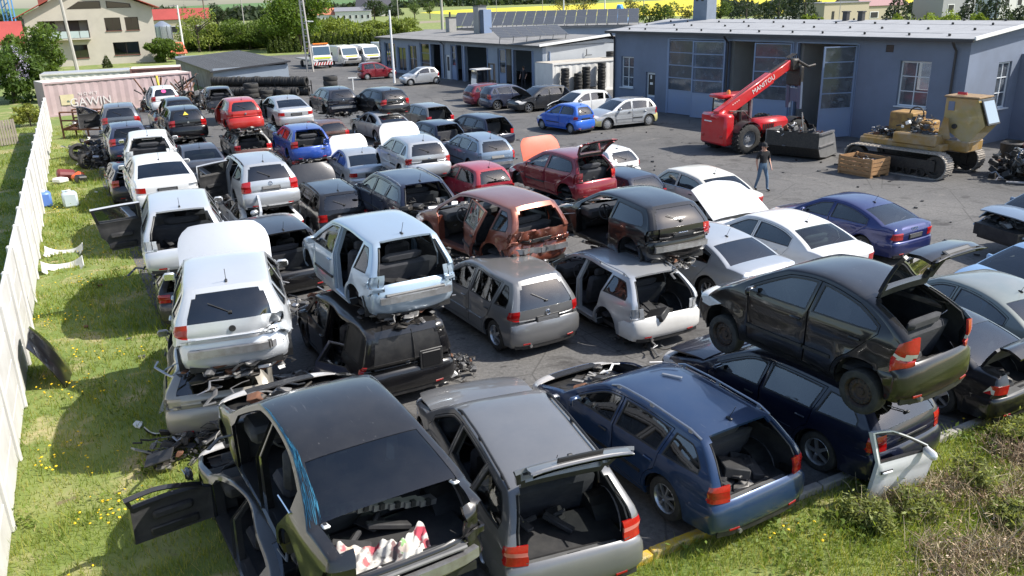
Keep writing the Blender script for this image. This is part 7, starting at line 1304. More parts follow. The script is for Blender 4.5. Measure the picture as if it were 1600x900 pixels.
# ---- people: one skinned body each
def person(x, y, rz, label, joints, shirt, trousers, hairm, h=1.75, cap=None):
    """joints: name -> (x, y, z); the body is one skinned surface, materials by height"""
    root = empty('person', (x, y, 0), rz, label, 'person'); J = joints; names = list(J); idx = {n: i for i, n in enumerate(names)}
    ED = [('pelvis', 'waist'), ('waist', 'chest'), ('chest', 'neck'), ('neck', 'head'), ('head', 'crown')]
    for s in 'LR': ED += [('pelvis', 'hip'+s), ('hip'+s, 'knee'+s), ('knee'+s, 'ankle'+s), ('ankle'+s, 'toe'+s), ('chest', 'sho'+s), ('sho'+s, 'elb'+s), ('elb'+s, 'wri'+s), ('wri'+s, 'palm'+s)]
    RAD = dict(pelvis=(.145, .11), waist=(.135, .10), chest=(.155, .105), neck=(.055, .058), head=(.078, .095), crown=(.06, .075), hip=(.085, .085), knee=(.058, .06), ankle=(.042, .045), toe=(.04, .03), sho=(.065, .062), elb=(.043, .043), wri=(.028, .03), palm=(.034, .018))
    V = [J[n] for n in names]; E = [(idx[a], idx[b]) for a, b in ED]; rad = [RAD[n[:-1] if n[-1] in 'LR' else n] for n in names]
    for s in 'LR':      # five fingers, rooted in the palm
        p = np.array(J['palm'+s]); w0 = np.array(J['wri'+s]); d = p-w0; d /= np.linalg.norm(d)
        for k in range(5):
            o = np.array([(-.03+.02*k), 0, 0]); l = (.05, .075, .08, .075, .06)[k]; a = len(V); f0 = p+o*.7+d*.02; dd = d+(np.array([-.6, 0, 0]) if k == 0 else 0); V += [tuple(f0), tuple(f0+dd*l*.5), tuple(f0+dd*l*.9+np.array([0, .012, 0]))]; E += [(idx['palm'+s], a), (a, a+1), (a+1, a+2)]; rad += [(.009, .009), (.008, .008), (.007, .007)]
    me = bpy.data.meshes.new('body'); me.from_pydata(V, E, []); o = bpy.data.objects.new('body', me); COL.objects.link(o); sk = o.modifiers.new('skin', 'SKIN'); sk.use_smooth_shade = True
    for i, v in enumerate(me.skin_vertices[0].data): v.radius = rad[i]; v.use_root = i == idx['pelvis']
    su = o.modifiers.new('sub', 'SUBSURF'); su.levels = 2; su.render_levels = 2; dg = bpy.context.evaluated_depsgraph_get(); dg.update(); m2 = bpy.data.meshes.new_from_object(o.evaluated_get(dg)); bpy.data.objects.remove(o); m2.name = 'body'
    SK = mat('skin', (.48, .26, .18), .6); SHOE = mat('dark shoe', (.02, .018, .016), .6); m2.materials.clear(); [m2.materials.append(q) for q in (SK, shirt, trousers, SHOE)]
    for p in m2.polygons:
        c = p.center; arm = abs(c.x) > .21 and c.z < J['chest'][2]; z = c.z; p.use_smooth = True; zel = J['elbL'][2]+.06
        p.material_index = 3 if z < .09 else 2 if z < J['waist'][2]-.06 and not arm else 0 if (z > J['neck'][2]-.02 or (arm and z < zel)) else 1
    b = bpy.data.objects.new('body', m2); COL.objects.link(b); b.parent = root; hx, hy, hz = J['head']; k = MB(); M = Matrix.Translation((hx, hy+.0, hz+.03)); k.lathe([(.098, .0), (.10, .04), (.085, .09), (.05, .125), (.001, .135)], 14, 0, M @ Matrix.Diagonal((.92, 1.12, 1, 1)))
    if cap: k.prism([(-.07, -.09), (.07, -.09), (.055, -.18), (0, -.20), (-.055, -.18)], .012, 0, Matrix.Translation((hx, hy, hz+.035)))
    k.obj('cap' if cap else 'hair', [cap or hairm], root, True); f = MB(); f.tube([(hx, hy-.085, hz+.0), (hx, hy-.118, hz-.03)], [.012, .017], 6, 0); [f.lathe([(.012, 0), (.001, .008)], 8, 1, Matrix.Translation((hx+s*.032, hy-.088, hz+.005)) @ Matrix.Rotation(pi/2, 4, 'X')) for s in (-1, 1)]; f.box((hx, hy-.092, hz-.058), (.045, .012, .008), 2); [f.rbox((hx+s*.092, hy+.005, hz-.005), (.018, .04, .06), .006, 0) for s in (-1, 1)]; f.obj('face', [SK, BLACK, mat('lips', (.3, .10, .08), .6)], root, True)
    return root
def pose(h, legs=.0, arms=(0, 0), lean=0.):
    k = h/1.75; J = dict(pelvis=(0, 0, .93), waist=(0, -.01, 1.10), chest=(0, -lean*.5, 1.36), neck=(0, -lean, 1.50), head=(0, -.02-lean, 1.62), crown=(0, -.01-lean, 1.70))
    for s, g, a in (('L', 1, arms[0]), ('R', -1, arms[1])):
        J['hip'+s] = (g*.095, 0, .88); J['knee'+s] = (g*.12, -.05-g*legs*.5, .49); J['ankle'+s] = (g*.14, .02-g*legs, .085); J['toe'+s] = (g*.16, -.14-g*legs, .04); J['sho'+s] = (g*.19, -lean*.6, 1.41); J['elb'+s] = (g*.245, .03-a*.1, 1.13); J['wri'+s] = (g*.235, -.06-a*.25, .89+abs(a)*.12); J['palm'+s] = (g*.225, -.085-a*.33, .80+abs(a)*.16)
    return {n: tuple(c*k for c in v) for n, v in J.items()}
JEANS = mat('blue jeans', (.10, .16, .24), .9, var=.5, scale=12); TEE = mat('black tee shirt', (.012, .012, .014), .9); HAIR = mat('dark hair', (.02, .014, .01), .8)
person(9.02, 29.0, radians(15), 'man in black tee shirt, blue jeans and dark cap walking across the asphalt', pose(1.68, .19, (.35, -.2)), TEE, JEANS, HAIR, cap=mat('dark cap', (.02, .02, .022), .9))
person(1.35, 65.6, radians(-20), 'person in dark overalls standing in the doorway of the low grey building', pose(1.75, .02, (.6, .5)), mat('dark overall', (.02, .02, .026), .9), MATS['dark overall'], mat('brown hair', (.07, .04, .02), .8))
# ---- trucks and vans
def van(x, y, rz, label, stripe=True, name='van', bed=False, g=None, chevron=False, roofbar=False):
    r = empty(name, (x, y, 0), rz, label, 'truck' if bed else 'van', g); WV = paint('van white', (.68, .68, .67), 0, .15); k = 1.05 if bed else .92
    b = MB(); P_ = [(0, .35), (.05, .95), (.55, 1.15), (1.15, 1.98), (1.55, 2.1), (2.1, 2.1), (2.1, .35)] if not bed else [(0, .45), (.02, 1.25), (.12, 1.35), (.38, 2.35), (.7, 2.5), (1.75, 2.5), (1.75, .45)]; n = len(P_); w_ = 1.0 if not bed else 1.08
    V = [(-x_, sg*w_*(1 if z < 1.3 else .90), z) for sg in (-1, 1) for x_, z in P_]; b.add(V, [tuple(range(n)), tuple(range(n, 2*n))[::-1]]+[(i, n+i, n+(i+1) % n, (i+1) % n) for i in range(n)]); b.obj('cab', [WV], r)
    i0, i1 = (2, 3); a0, a1 = P_[i0], P_[i1]; t = lambda u, v: (-(a0[0]+(a1[0]-a0[0])*u)+.02, v*w_*.86, a0[1]+(a1[1]-a0[1])*u+.015); q = MB(); q.quad(t(.08, -1), t(.08, 1), t(.92, .96), t(.92, -.96)); q.obj('windscreen', [mat('van windscreen', (.05, .09, .13), .08, spec=.8)], r); q = MB(); [q.quad((-.85, s*(w_+.004), 1.25), (-1.6, s*(w_+.004), 1.25), (-1.6, s*w_*.915, 1.9), (-1.25, s*w_*.915, 1.9)) for s in (-1, 1)]; q.obj('side_window', [BLACK], r)
    q = MB(); q.rbox((.03, 0, .50), (.16, 2*w_*.96, .32), .05); q.obj('bumper', [GREYTRIM], r); q = MB(); q.box((-.0 if not bed else .0, 0, .80), (.10, 1.0, .16)); q.obj('grille', [BLACK], r)
    for s in (-1, 1): q = MB(); q.rbox((-.06, s*w_*.78, .88), (.2, .36, .22), .05); q.obj('headlight', [CLEAR], r); q = MB(); q.rbox((-.75, s*(w_+.16), 1.45), (.1, .2, .36), .03); q.obj('mirror', [BLACK], r)
    if stripe: q = MB(); (q.quad((-.22, -.7, 1.035), (-.22, .7, 1.035), (-.50, .62, 1.15), (-.50, -.62, 1.15)) if not bed else q.quad((.02, -.9, 1.05), (.02, .9, 1.05), (-.0, .9, 1.22), (-.0, -.9, 1.22))); q.obj('stripe', [mat('fluorescent yellow', (.55, .62, .02), .6)], r)
    if chevron:
        q = MB(); q.box((.12, 0, .55), (.03, 2.1, .32), 0); [q.add([(.137, -1.05+.3*i, .39), (.137, -.9+.3*i, .39), (.137, -.75+.3*i, .71), (.137, -.9+.3*i, .71)], [(0, 1, 2, 3)], 1) for i in range(7)]; q.obj('chevron_board', [WHITEP, RED], r)
        q = MB(); q.rbox((-.55, 0, 2.58), (.3, 1.7, .16), .05); q.obj('light_bar', [ORANGE], r)
    q = MB()
    if bed: q.box((-4.6, 0, .85), (5.6, 2.2, .12)); q.box((-4.5, 0, .65), (5.8, .8, .25)); q.obj('flatbed', [mat('bed steel', (.33, .33, .32), .6, .4)], r)
    else: q.rbox((-3.6, 0, 1.28), (3.0, 2*w_, 1.75), .08); q.obj('load_box', [WV], r)
    for wx in (-.75, -4.2 if not bed else -5.2):
        for s in (-1, 1): e = inst(wheel_meshes('steel', 0)[0], 'wheel', r, (wx, s*(w_-.12), .34), (-s*pi/2, 0, 0), (1.1, 1.1, 1.1)); inst(wheel_meshes('steel', 0)[1], 'rim', e)
GV = 'white service vans before the conifer row'
van(-19.9, 93.2, radians(-62), 'white breakdown truck with red and white chevron bumper behind the tall lattice post', bed=True, name='tow_truck', chevron=True)
van(-17.0, 95.3, radians(-60), 'white van with yellow stripe directly beside the breakdown truck', g=GV); van(-14.7, 95.9, radians(-60), 'white van with yellow stripe behind the dark red boxy hatchback', g=GV); van(-13.0, 101.0, radians(-60), 'white van half hidden behind the corner of the low grey building', g=GV)
# ---- tyres
TYM = tyre_mb(20).mesh('tyre', RUBBER, True); GT_ = 'old tyres piled by the shed'
def tyre(x, y, z, rx=0., rz=0., s=1., lab='old car tyre in the long rack before the grey shed', g=GT_): o = inst(TYM, 'tyre', None, (x, y, z), (rx, 0, rz), (s, s, s)); tag(o, lab, 'tyre', g)
RT_ = random.Random(9); ax_ = np.array([-23.4, 67.9]); ay_ = np.array([-14.6, 65.6]); dt = (ay_-ax_)/np.linalg.norm(ay_-ax_)
for row, (z, n, off) in enumerate(((.35, 38, 0), (1.08, 37, .1), (.35, 30, 1.3))):
    for i in range(n):
        p = ax_+dt*(i*.222+off)+np.array([-dt[1], dt[0]])*(-.9 if row == 2 else 0); tyre(p[0], p[1], z+RT_.uniform(-.02, .02), pi/2, atan2(dt[1], dt[0])+pi/2+RT_.uniform(-.12, .12)+.12, RT_.uniform(1.02, 1.22))
def rack():
    r = empty('tyre_rack', (ax_[0], ax_[1], 0), atan2(dt[1], dt[0]), 'dark steel rack holding the upper row of tyres', 'rack'); b = MB(); [b.box((x, y, .55), (.06, .06, 1.1)) for x in (0, 2.8, 5.6, 8.4) for y in (-.3, .3)]; [b.box((4.2, y, .70), (8.5, .05, .06)) for y in (-.3, .3)]; b.obj('frame', [DARKM], r)
rack()
for (x, y, n, s, lab) in ((-19.6, 65.0, 3, 1.75, 'large tractor tyre in the left flat stack'), (-17.0, 64.3, 2, 1.6, 'large tractor tyre in the low middle stack'), (-13.5, 65.3, 4, 1.75, 'large tractor tyre in the tall stack at the right end of the pile'), (-18.3, 64.4, 2, 1.5, 'large tyre lying between the flat stacks')):
    for k in range(n): tyre(x+RT_.uniform(-.06, .06), y+RT_.uniform(-.06, .06), .17*s*1.25/2*1.0+k*.21*s, RT_.uniform(-.03, .03), 0, s, lab, 'large tyres stacked flat')
for (t, n, lab, z0) in ((.75, 9, 'car tyre in the left stack against the white container', 0), (1.95, 7, 'car tyre in the low stack against the white container', 0), (2.65, 9, 'car tyre in the tall stack against the white container', 0), (4.1, 10, 'car tyre in the right stack against the white container', 0), (3.3, 2, 'car tyre lying in the short stack against the white container', 0)):
    for k in range(n): p = np.array([3.35, 60.9])+np.array([cos(radians(32)), sin(radians(32))])*t+np.array([sin(radians(32)), -cos(radians(32))])*.42; tyre(p[0]+RT_.uniform(-.03, .03), p[1]+RT_.uniform(-.03, .03), .105+k*.21, RT_.uniform(-.03, .03), 0, .98, lab, lab[:-2] and 'tyre stacks against the white container')
for k in range(2): tyre(8.0-.0*k, 65.5, 2.4+.2*k, 0, 0, 1., 'car tyre lying on the roof of the white container', 'tyres on the container roof')
tyre(-18.9, 36.9, .33, pi/2-.15, radians(60), 1.1, 'muddy tyre leaning at the end of the grass strip', None); tyre(-19.7, 38.0, .55, pi/2-.5, radians(30), 1.35, 'big rusty wheel lying on the scrap by the rusty frames', None)
# ---- poles
def pole(x, y, h, r0, m, label, arm=None, lean=(0, 0), name='utility_pole'):
    r = empty(name, (x, y, 0), 0, label, 'pole'); b = MB(); b.tube([(0, 0, -.2), (lean[0]*h, lean[1]*h, h)], [r0, r0*.7], 8); b.obj('shaft', [m], r, True)
    if arm: a = MB(); arm(a, h); a.obj('fitting', [mat('pole fitting', (.40, .41, .42), .5)], r)
PC = mat('concrete pole', (.40, .38, .35), .9, var=.3, scale=1.5); PW = mat('white pole', (.70, .70, .70), .6)
def lattice():
    r = empty('lattice_post', (-20.5, 89.4, 0), 0, 'tall concrete ladder post with small lamp beside the breakdown truck', 'pole'); b = MB(); h = 8.2; [b.tube([(s*.30, 0, 0), (s*.14-.25, 0, h)], .10, 4) for s in (-1, 1)]; [b.box((-.03*k*.5, 0, .5+k*.62), (.52-.024*k, .12, .10)) for k in range(13)]; b.obj('shaft', [PC], r); b = MB(); b.tube([(-.1, 0, 5.0), (.45, -.2, 5.05)], .04, 5); b.rbox((.6, -.25, 5.0), (.5, .22, .1), .03); b.obj('lamp', [WHITEP], r)
lattice()
pole(-9.75, 73.9, 6.05, .11, PW, 'plain white pole beside the small silver three door', name='flag_pole'); pole(-48.0, 128.5, 7.0, .17, PW, 'pale lamp pole between the silo and the shed', lambda a, h: a.box((-.5, 0, h), (1.2, .08, .08))); pole(-49.6, 99.0, 9.2, .22, PC, 'leaning grey concrete pole in front of the beige house', lean=(-.05, 0)); pole(-47.4, 138, 7.8, .14, mat('wood pole', (.20, .16, .12), .9), 'thin wooden pole right of the pale lamp pole', lambda a, h: a.box((0, 0, h-.1), (1.6, .08, .08)))
for (x, y, h, r0, lab) in ((10.9, 160, 9, .14, 'left white mast before the yellow field'), (19.6, 170, 9, .14, 'right white mast before the yellow field'), (-10.8, 150, 8.5, .28, 'thick grey mast behind the low grey building'), (24.0, 150, 6.2, .10, 'thin grey mast left of the round green trees'), (7.9, 180, 8, .07, 'thin wire pole above the yellow field'), (42.5, 110, 6.0, .05, 'slim street lamp behind the workshop roof'), (-22, 180, 9, .12, 'thin pole over the willow thicket'), (-60, 200, 9.5, .14, 'wire pole on the skyline right of the beige house'), (-2, 220, 9, .07, 'second thin wire pole above the yellow field')): pole(x, y, h, r0, PW if 'white' in lab else PC, lab)
def street_sign(): r = empty('street_sign', (-12.4, 68.6, 0), radians(20), 'small white T shaped stand on the asphalt by the tyres', 'stand'); b = MB(); b.box((0, 0, .5), (.08, .08, 1.0)); b.box((0, 0, 1.0), (.7, .1, .08)); b.obj('stand', [WHITEP], r)
street_sign()
def wires():
    b = MB()
    for (p, q) in (((-49.9, 99, 9.0), (-47.4, 138, 7.6)), ((-47.4, 138, 7.6), (-60, 200, 9.3))): b.tube([tuple(np.array(p)*(1-u)+np.array(q)*u-np.array([0, 0, 1.2*u*(1-u)])) for u in np.linspace(0, 1, 12)], .015, 4)
    b.obj('power_line', [BLACK], None, label='thin power line hung between the poles by the beige house', cat='cable')
wires()
def crane():
    r = empty('lattice_crane', (-113.4, 200, 0), 0, 'blue lattice crane mast at the far left behind the red roofs', 'crane'); b = MB(); h = 16; [b.tube([(x, y, 0), (x*.9, y, h)], .18, 4) for x in (-.9, .9) for y in (-.7, .7)]; [b.tube([(-.9, -.7, z), (.9, -.7, z+1.4)], .1, 4) for z in np.arange(0, h, 1.5)]; b.obj('mast', [mat('crane blue', (.08, .24, .50), .6)], r)
crane()
# ---- vehicles and covers beyond the roofs
def tarp():
    r = empty('tarpaulin', (13.0, 97, 0), radians(20), 'crumpled blue tarpaulin over a tall load behind the roofs', 'tarpaulin'); rg = np.random.default_rng(3); n, k = 14, 8; V = []; F = []
    for j in range(k):
        for i in range(n): u = j/(k-1); a = 2*pi*i/n; rr = (1.35*(1-u)+.28*u)*(1+.14*rg.normal()); V.append((rr*cos(a)-.6*u+.45, rr*.7*sin(a), 2.6+3.1*u+.08*rg.normal()))
    for j in range(k-1): F += [(j*n+i, j*n+(i+1) % n, (j+1)*n+(i+1) % n, (j+1)*n+i) for i in range(n)]
    b = MB(); b.add(V, F+[tuple(range((k-1)*n, k*n))]); b.tube([(0, 0, 0), (0, 0, 3)], .5, 8); b.obj('sheet', [mat('blue tarpaulin', (.05, .27, .58), .5, var=.5, scale=2, var_col=(.16, .42, .66))], r)
tarp()
car('golf5', (45.6, 160, 30, .6), WHT, 'white car on the road behind the workshop roof, left one', 'car', None, far=True); van(49.8, 161, radians(205), 'white van on the road behind the workshop roof'); car('small', (43.0, 159, 30, .5), DGR, 'dark car on the road behind the workshop roof beside the chimney', 'car', None, far=True); car('golf4', (20.6, 108, 25, 1.9), paint('faded pink red', (.45, .10, .12), 0, .2), 'faded pink red car standing behind the workshop ridge', 'car', None, far=True)
def trailer(x, y, lab): r = empty('white_trailer', (x, y, 0), radians(10), lab, 'trailer'); b = MB(); b.rbox((0, 0, 1.5), (5, 2.2, 1.6), .1); b.obj('body', [WHITEP], r); b = MB(); [b.lathe([(.4, -.1), (.4, .1), (.001, .12)], 10, 0, Matrix.Translation((sx, -1.05, .42)) @ Matrix.Rotation(pi/2, 4, 'X')) for sx in (-1, 1)]; b.obj('wheel', [RUBBER], r)
trailer(-3.0, 205, 'white trailer left of two before the yellow field'); trailer(11.5, 207, 'white trailer right of two before the yellow field')
# ---- loose parts on the grass and among the cars
def panel(name, label, cat, mw, build, mats): r = empty(name, (0, 0, 0), 0, label, cat); r.matrix_world = mw; build(r); return r
def loose_door(label, mw, pm, sp='golf5', k='F', sg=-1, glassm=None, name='detached_door'):
    T = spec(sp); P2, F2, C2, D, W, s_f, s_e = side_layout(T, .10); r = empty(name, (0, 0, 0), 0, label, 'car door'); r.matrix_world = mw; sm = (T['sF']+T['sB'])/2 if k == 'F' else (T['sB']+T['sC'])/2
    sd = side_pt(T, P2[:, 0], P2[:, 1], sg); F_ = F2 if sg > 0 else F2[:, ::-1]; off = np.array([-(T['x0']-sm), -sg*T['W']/2, -.30]); mv = lambda V: np.array(V)+off
    shell('skin', [(*pick(sd, F_, C2 == 'door'+k), 0), (*pick(sd, F_, C2 == 'trim'+k), 2)], .07, [pm, TRIM, BLACK], r, mv)
    if glassm: shell('window', [(*pick(sd, F_, C2 == 'win'+k), 0)], 0, [glassm], r, mv, -.012)
    s_ = T['sB']-.17 if k == 'F' else T['sC']-.17; q = mv([side_pt(T, s_, T['zb']-.10, sg)])[0]; b = MB(); b.rbox((q[0], q[1]+sg*.015, q[2]), (.18, .03, .035), .012); b.rbox((q[0], q[1], q[2]-.0), (.2, .012, .06), .004, 1); b.obj('handle', [pm, BLACK], r, True)
    if k == 'F': q = mv([side_pt(T, s_f+.10, T['zb']+.07, sg)])[0]; b = MB(); b.rbox((q[0], q[1]+sg*.12, q[2]+.02), (.12, .22, .14), .045); b.tube([(q[0], q[1], q[2]-.02), (q[0], q[1]+sg*.07, q[2])], .025, 6, 1); b.obj('mirror', [pm, BLACK], r, True)
    return r
RZ = lambda a: Matrix.Rotation(radians(a), 4, 'Z'); RX = lambda a: Matrix.Rotation(radians(a), 4, 'X'); RY = lambda a: Matrix.Rotation(radians(a), 4, 'Y'); TR = lambda *p: Matrix.Translation(p)
loose_door('pale silver front door without glass leaning upright at the navy estate tail', TR(5.30, 9.90, .03) @ RZ(22) @ RX(11), paint('door silver white', (.72, .73, .74), .15, .06, .36), sg=-1)
loose_door('black door frame lying on the grass below the beige silver crushed car', TR(-5.95, 13.2, .12) @ RZ(130) @ RX(62), BLK, sg=1)
loose_door('slate blue door standing beside the black crushed van', TR(-3.35, 13.25, .0) @ RZ(150) @ RX(24), paint('slate blue', (.06, .09, .16), .4, .1), sg=1, k='R')
loose_door('silver door standing on edge between the silver estate and the pale silver estate', TR(-7.15, 22.9, .55) @ RZ(-62) @ RX(8), SIL('6'), sg=-1, k='F')
def bonnet_panel(label, mw, pm, name='car_bonnet', w_=1.4, l=1.05):
    r = empty(name, (0, 0, 0), 0, label, 'car bonnet'); r.matrix_world = mw; n, k = 12, 9; V = []
    for j in range(k):
        for i in range(n): u = i/(n-1)*2-1; v = j/(k-1); x = u*w_/2*(1-.12*v**2); y = v*l*(1-.10*u*u); V.append((x, y, .10*(1-u*u)-.10*v**3+.02*cos(u*9)*(.4)))
    V = np.array(V); F = np.array([(j*n+i, j*n+i+1, (j+1)*n+i+1, (j+1)*n+i) for j in range(k-1) for i in range(n-1)]); shell('skin', [(V, F, 0)], .025, [pm, TRIM], r); return r
bonnet_panel('black bonnet leaning against the white concrete fence', frame((-8.75, 14.75, 0), (-.4495, .8933, 0), (.893, .4495, .42)), BLK, w_=1.3, l=1.15)
bonnet_panel('white bonnet lying across the tail of the old boxy white saloon', TR(6.85, 23.6, .50) @ RZ(24) @ RX(30), WHT, w_=2.1, l=1.6)
def bumper_piece(label, mw, pm, w_=1.5, name='bumper_cover'):
    r = empty(name, (0, 0, 0), 0, label, 'bumper'); r.matrix_world = mw; n, k = 19, 9; V = []
    for j in range(k):
        for i in range(n): u = i/(n-1)*2-1; a = j/(k-1); V.append((u*w_/2, .28*(1-abs(u)**2.6)+.09*sin(a*pi), .46*a*(1-.25*u*u)+.10*u*u))
    V = np.array(V); F = np.array([(j*n+i, j*n+i+1, (j+1)*n+i+1, (j+1)*n+i) for j in range(k-1) for i in range(n-1) if not ((j in (1, 2) and 6 <= i <= 11) or (j in (3, 4) and i in (2, 3, 4, 13, 14, 15)))]); shell('skin', [(V, F, 0)], .02, [pm, BLACK], r); return r
bumper_piece('white bumper cover lying on the grass by the fence, nearer of two', TR(-12.15, 21.4, .05) @ RZ(28) @ RX(-50), WHT, 1.0); bumper_piece('white bumper cover lying on the grass by the fence, farther of two', TR(-12.95, 22.9, .05) @ RZ(15) @ RX(-55), WHT, 1.0)
bumper_piece('pale torn bumper tips sticking out below the dark grey crushed car', TR(-5.75, 12.75, .10) @ RZ(95) @ RX(-75), paint('pale primer', (.62, .61, .58), 0, .25, .6), 1.1)
def jug(x, y, m, lab, s=1.): r = empty('plastic_canister', (x, y, 0), radians(30), lab, 'canister'); b = MB(); b.rbox((0, 0, .28*s), (.5*s, .45*s, .55*s), .07); b.lathe([(.08*s, .55*s), (.08*s, .62*s), (.001, .62*s)], 10, 1); b.obj('body', [m, WHITEP], r, True); b = MB(); b.rbox((-.12*s, 0, .6*s), (.22*s, .05, .05), .02); b.obj('handle', [m], r)
jug(-16.9, 29.5, mat('blue plastic', (.10, .20, .55), .4), 'blue plastic canister on the grass by the fence'); jug(-15.9, 29.4, mat('milky plastic', (.50, .58, .62), .3), 'milky plastic canister beside the blue canister')
def redbox(): r = empty('broken_lamp_unit', (-18.55, 34.4, .0), radians(40), 'broken red and orange lamp housings on the grass by the fence', 'lamp unit'); b = MB(); b.rbox((0, 0, .25), (.7, .4, .35), .08, 0, (.4, .2, 0)); b.rbox((.35, -.35, .15), (.5, .35, .25), .06, 1, (.2, -.3, .5)); b.rbox((-.35, -.45, .12), (.6, .4, .2), .05, 2, (.1, .1, .8)); b.rbox((.3, -1.0, .15), (.4, .35, .3), .05, 3, (.2, .1, .3)); b.obj('housing', [mat('dark red plastic', (.16, .03, .03), .5), mat('orange red plastic', (.60, .10, .03), .5), WHITEP, BLACK], r)
redbox()
def frames():
    r = empty('rusty_rack', (-24.6, 46.2, 0), radians(-5), 'rusty welded steel rack by the fence end', 'rack'); b = MB(); bx = lambda p, q, t=.06: b.tube([p, q], t, 4); W_, D_, H_ = 2.9, 1.2, 1.45
    for x in (0, W_/2, W_):
        for y in (0, D_): bx((x, y, 0), (x, y, H_))
    for z in (.5, 1.0, H_): bx((0, 0, z), (W_, 0, z), .045); bx((0, D_, z), (W_, D_, z), .045)
    bx((0, 0, .5), (W_/2, 0, 1.0)); bx((W_/2, 0, 1.0), (W_, 0, H_)); b.obj('frame', [RUST], r); q = MB(); q.box((.8, .6, .55), (1.4, 1.1, .05)); q.box((2.1, .6, 1.0), (1.4, 1.1, .05)); q.obj('shelf', [mat('rusty plate', (.25, .12, .08), .9, var=.6, scale=3)], r); junk(r, (.8, .6, .58), (1.2, .9, .6), 2, 'scrap'); junk(r, (2.1, .6, 1.03), (1.1, .9, .5), 4, 'scrap')
    s = empty('scrap_pile', (-19.2, 38.6, 0), 0, 'pile of axles and pipes beside the slate grey hatchback', 'scrap heap'); [junk(s, (x, y, 0), (1.4, 1.3, 1.1), i, 'scrap', i) for i, (x, y) in enumerate(((0, 0), (-.9, 1.2), (.6, -1.2), (-1.6, 2.6)))]
    b = MB(); [b.tube([(-.4+.1*i, -1+.2*i, .1+.06*i), (.9-.2*i, .8, .2+.1*i)], .05, 6, i % 2) for i in range(5)]; b.obj('pipe', [RUST, CAST], s)
    t = empty('scrap_pile', (-24.0, 58.0, 0), 0, 'tangle of rods, ladders and yellow straps between container and tyres', 'scrap heap'); b = MB(); R = random.Random(4); [b.tube([(R.uniform(-1, 2.8), R.uniform(-1, 2), R.uniform(0, .6)), (R.uniform(-1, 2.8), R.uniform(-1, 2), R.uniform(1.2, 2.4))], R.uniform(.03, .07), 5, R.choice((0, 0, 1, 2))) for i in range(34)]; b.tube([(.4, -.5, 2.4), (.5, -.6, 1.7), (.7, -.5, .9)], .09, 5, 3); b.obj('rod', [DARKM, CAST, RUST, mat('yellow strap', (.65, .48, .06), .7)], t); [junk(t, (x, .3, 0), (1.8, 1.6, 2.2), i+1, 'scrap', i) for i, x in enumerate((-.3, 1.2, 2.6))]
    u = car('golf5', (-17.6, 51.5, 112, .75), DGR, 'burnt looking grey wreck with empty rear opening before the tyre pile', 'car', G1, tg='none', nl='LR', nw='all', crush=.05, boot=3, dents=[(-1.8, .5, .8, .9, .2, -.1, 0)])
def piles():
    R = random.Random(31)
    for i, (x, y, s, lab) in enumerate([(-1.55, 19.6, 1.0, 'between the ice blue hatchback and the copper orange wreck'), (-1.0, 21.3, 1.0, 'behind the copper orange wreck'), (.95, 20.6, .9, 'left of the black three door'), (-4.35, 17.6, .9, 'left of the ice blue hatchback'), (-5.2, 22.9, 1.0, 'below the silver estate'), (.3, 23.0, .9, 'below the dark red hatchback'), (-4.5, 20.4, 1.1, 'before the navy estate'), (-7.4, 28.6, 1.0, 'below the dark grey raised bonnet'), (-10.4, 29.8, 1.0, 'beside the dusk blue saloon'), (-2.2, 31.5, .8, 'beside the cherry red hatchback'), (-13.2, 35.6, 1.0, 'below the bright red hatchback'), (-5.35, 11.6, .7, 'on the grass edge by the black saloon'), (-4.2, 11.9, 1.1, 'under the tail of the pale silver hatchback'), (-3.9, 13.4, .9, 'between the pale silver hatchback and the black van'), (-1.2, 14.2, .6, 'behind the grey tall hatchback')]):
        e = empty('scrap_pile', (x, y, 0), R.uniform(0, 3), 'low pile of stripped parts '+lab, 'scrap heap'); junk(e, (0, 0, 0), (1.3*s, 1.1*s, .9*s), i, 'scrap'); junk(e, (.35, .3, 0), (.9*s, .9*s, .6*s), i+2, 'scrap', 1.2); b = MB()
        for k in range(3): b = MB(); a = R.uniform(0, 6); b.rbox((R.uniform(-.5, .5), R.uniform(-.5, .5), R.uniform(.1, .5)*s), (R.uniform(.4, .8)*s, R.uniform(.3, .5)*s, .03), .01, k % 3, (R.uniform(-.7, .7), R.uniform(-.7, .7), a)).obj('panel', [DIRTG, BLACK, STEEL], e)
piles()
frames()
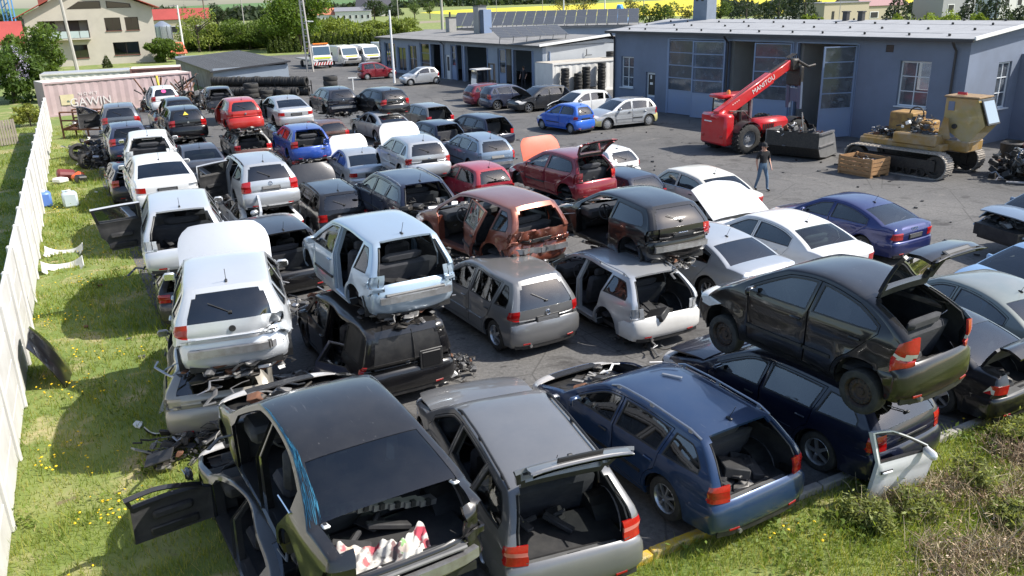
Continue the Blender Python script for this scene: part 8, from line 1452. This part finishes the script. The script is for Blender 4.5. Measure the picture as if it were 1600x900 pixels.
def fabric():
    T = spec('passat'); x, y, a, z = P['C1']; r = empty('blanket', (0, 0, 0), 0, 'white floral blanket stuffed into the open boot of the black saloon', 'blanket'); r.matrix_world = TR(x, y, z) @ RZ(a); n, k = 44, 26; rg = np.random.default_rng(2); V = []; ph = rg.uniform(0, 6, 6)
    for j in range(k):
        for i in range(n):
            u, v = i/(n-1), j/(k-1); X = T['x0']-T['L']+.10+.42*v+.05*sin(5*u+ph[0]); Y = .64-.92*u; Z = .62+.075*sin(7*u+ph[1]+2*v)*sin(5*v+ph[2])+.035*sin(15*u+6*v+ph[3])+.035*sin(27*u+9*v+ph[4])*sin(17*v+ph[5])+.02*sin(44*u-21*v)+.10*v-.16*(1-v)**2-.06*u; V.append((X, Y, Z))
    V = np.array(V); F = np.array([(jj*n+i, jj*n+i+1, (jj+1)*n+i+1, (jj+1)*n+i) for jj in range(k-1) for i in range(n-1)])
    def fm(nt, b):
        co = nt.nodes.new('ShaderNodeTexCoord').outputs['Object']; nz_ = _n(nt, 'ShaderNodeTexNoise', Scale=9., Detail=3.); nt.links.new(co, nz_.inputs['Vector']); dv = mixc(nt, .16, co, nz_.outputs['Color']); vo = _n(nt, 'ShaderNodeTexVoronoi', Scale=8.); nt.links.new(dv, vo.inputs['Vector']); c = ramp(nt, vo.outputs['Color'], [(.15, (.50, .04, .08)), (.34, (.10, .10, .09)), (.45, (.50, .10, .14)), (.62, (.16, .30, .12)), (.72, (.55, .40, .30)), (.9, (.5, .48, .45))]); d = ramp(nt, vo.outputs['Distance'], [(.38, (1, 1, 1)), (.5, (0, 0, 0))]); nt.links.new(mixc(nt, d, (.50, .48, .44), c), b.inputs['Base Color']); b.inputs['Roughness'].default_value = .95
    shell('cloth', [(V, F, 0)], .012, [node_mat('floral cloth', fm), node_mat('floral cloth', fm)], r)
fabric()
def dish(): r = empty('hub_disc', (0, 0, 0), 0, 'white round disc lying on the navy car roof', 'disc'); r.matrix_world = TR(3.1, 26.9, 1.50) @ RX(4); b = MB(); b.lathe([(.46, 0), (.48, .05), (.40, .08), (.30, .05), (.1, .09), (.001, .09)], 22); b.obj('disc', [WHITEP], r, True)
dish()
def litter():
    R = random.Random(14); mm = [DIRTG, BLACK, WHITEP, CAST, RUST]
    for i in range(120):
        if i < 20: p = L_(R.uniform(-2, 30), R.uniform(-.6, 1.6)); lab = 'small scrap fragment lying at the edge of the grass'; z = .02
        else: p = np.array([R.uniform(-3, 15), R.uniform(13, 44)]); lab = 'small dark scrap fragment lying on the asphalt'; z = .012
        s = R.uniform(.06, .22) if i < 20 else R.uniform(.05, .14); b = MB(); b.prism([(s*cos(a)*R.uniform(.5, 1), s*.6*sin(a)*R.uniform(.5, 1)) for a in np.linspace(0, 2*pi, 7)[:-1]], R.uniform(.01, .05)); o = b.obj('scrap_fragment', [R.choice(mm) if i < 20 else R.choice(mm[:2])], None, label=lab, cat='fragment', group='scrap fragments on the grass edge' if i < 20 else 'scrap fragments on the asphalt'); o.location = (p[0], p[1], z); o.rotation_euler = (0, 0, R.uniform(0, 6))
    w = MB(); w.rbox((0, 0, .02), (.30, .05, .015), .005, 0, (0, 0, .5)); w.tube([(.2, -.3, .02), (.42, -.18, .03), (.5, .0, .04)], .012, 5); t = w.obj('wiper_blade', [STEEL], None, label='broken wiper and metal strip lying on the blue estate roof', cat='wiper'); x, y, a, z = P['C3']; t.matrix_world = TR(x, y, z+1.435) @ RZ(a) @ TR(-.3, -.15, 0)
litter()
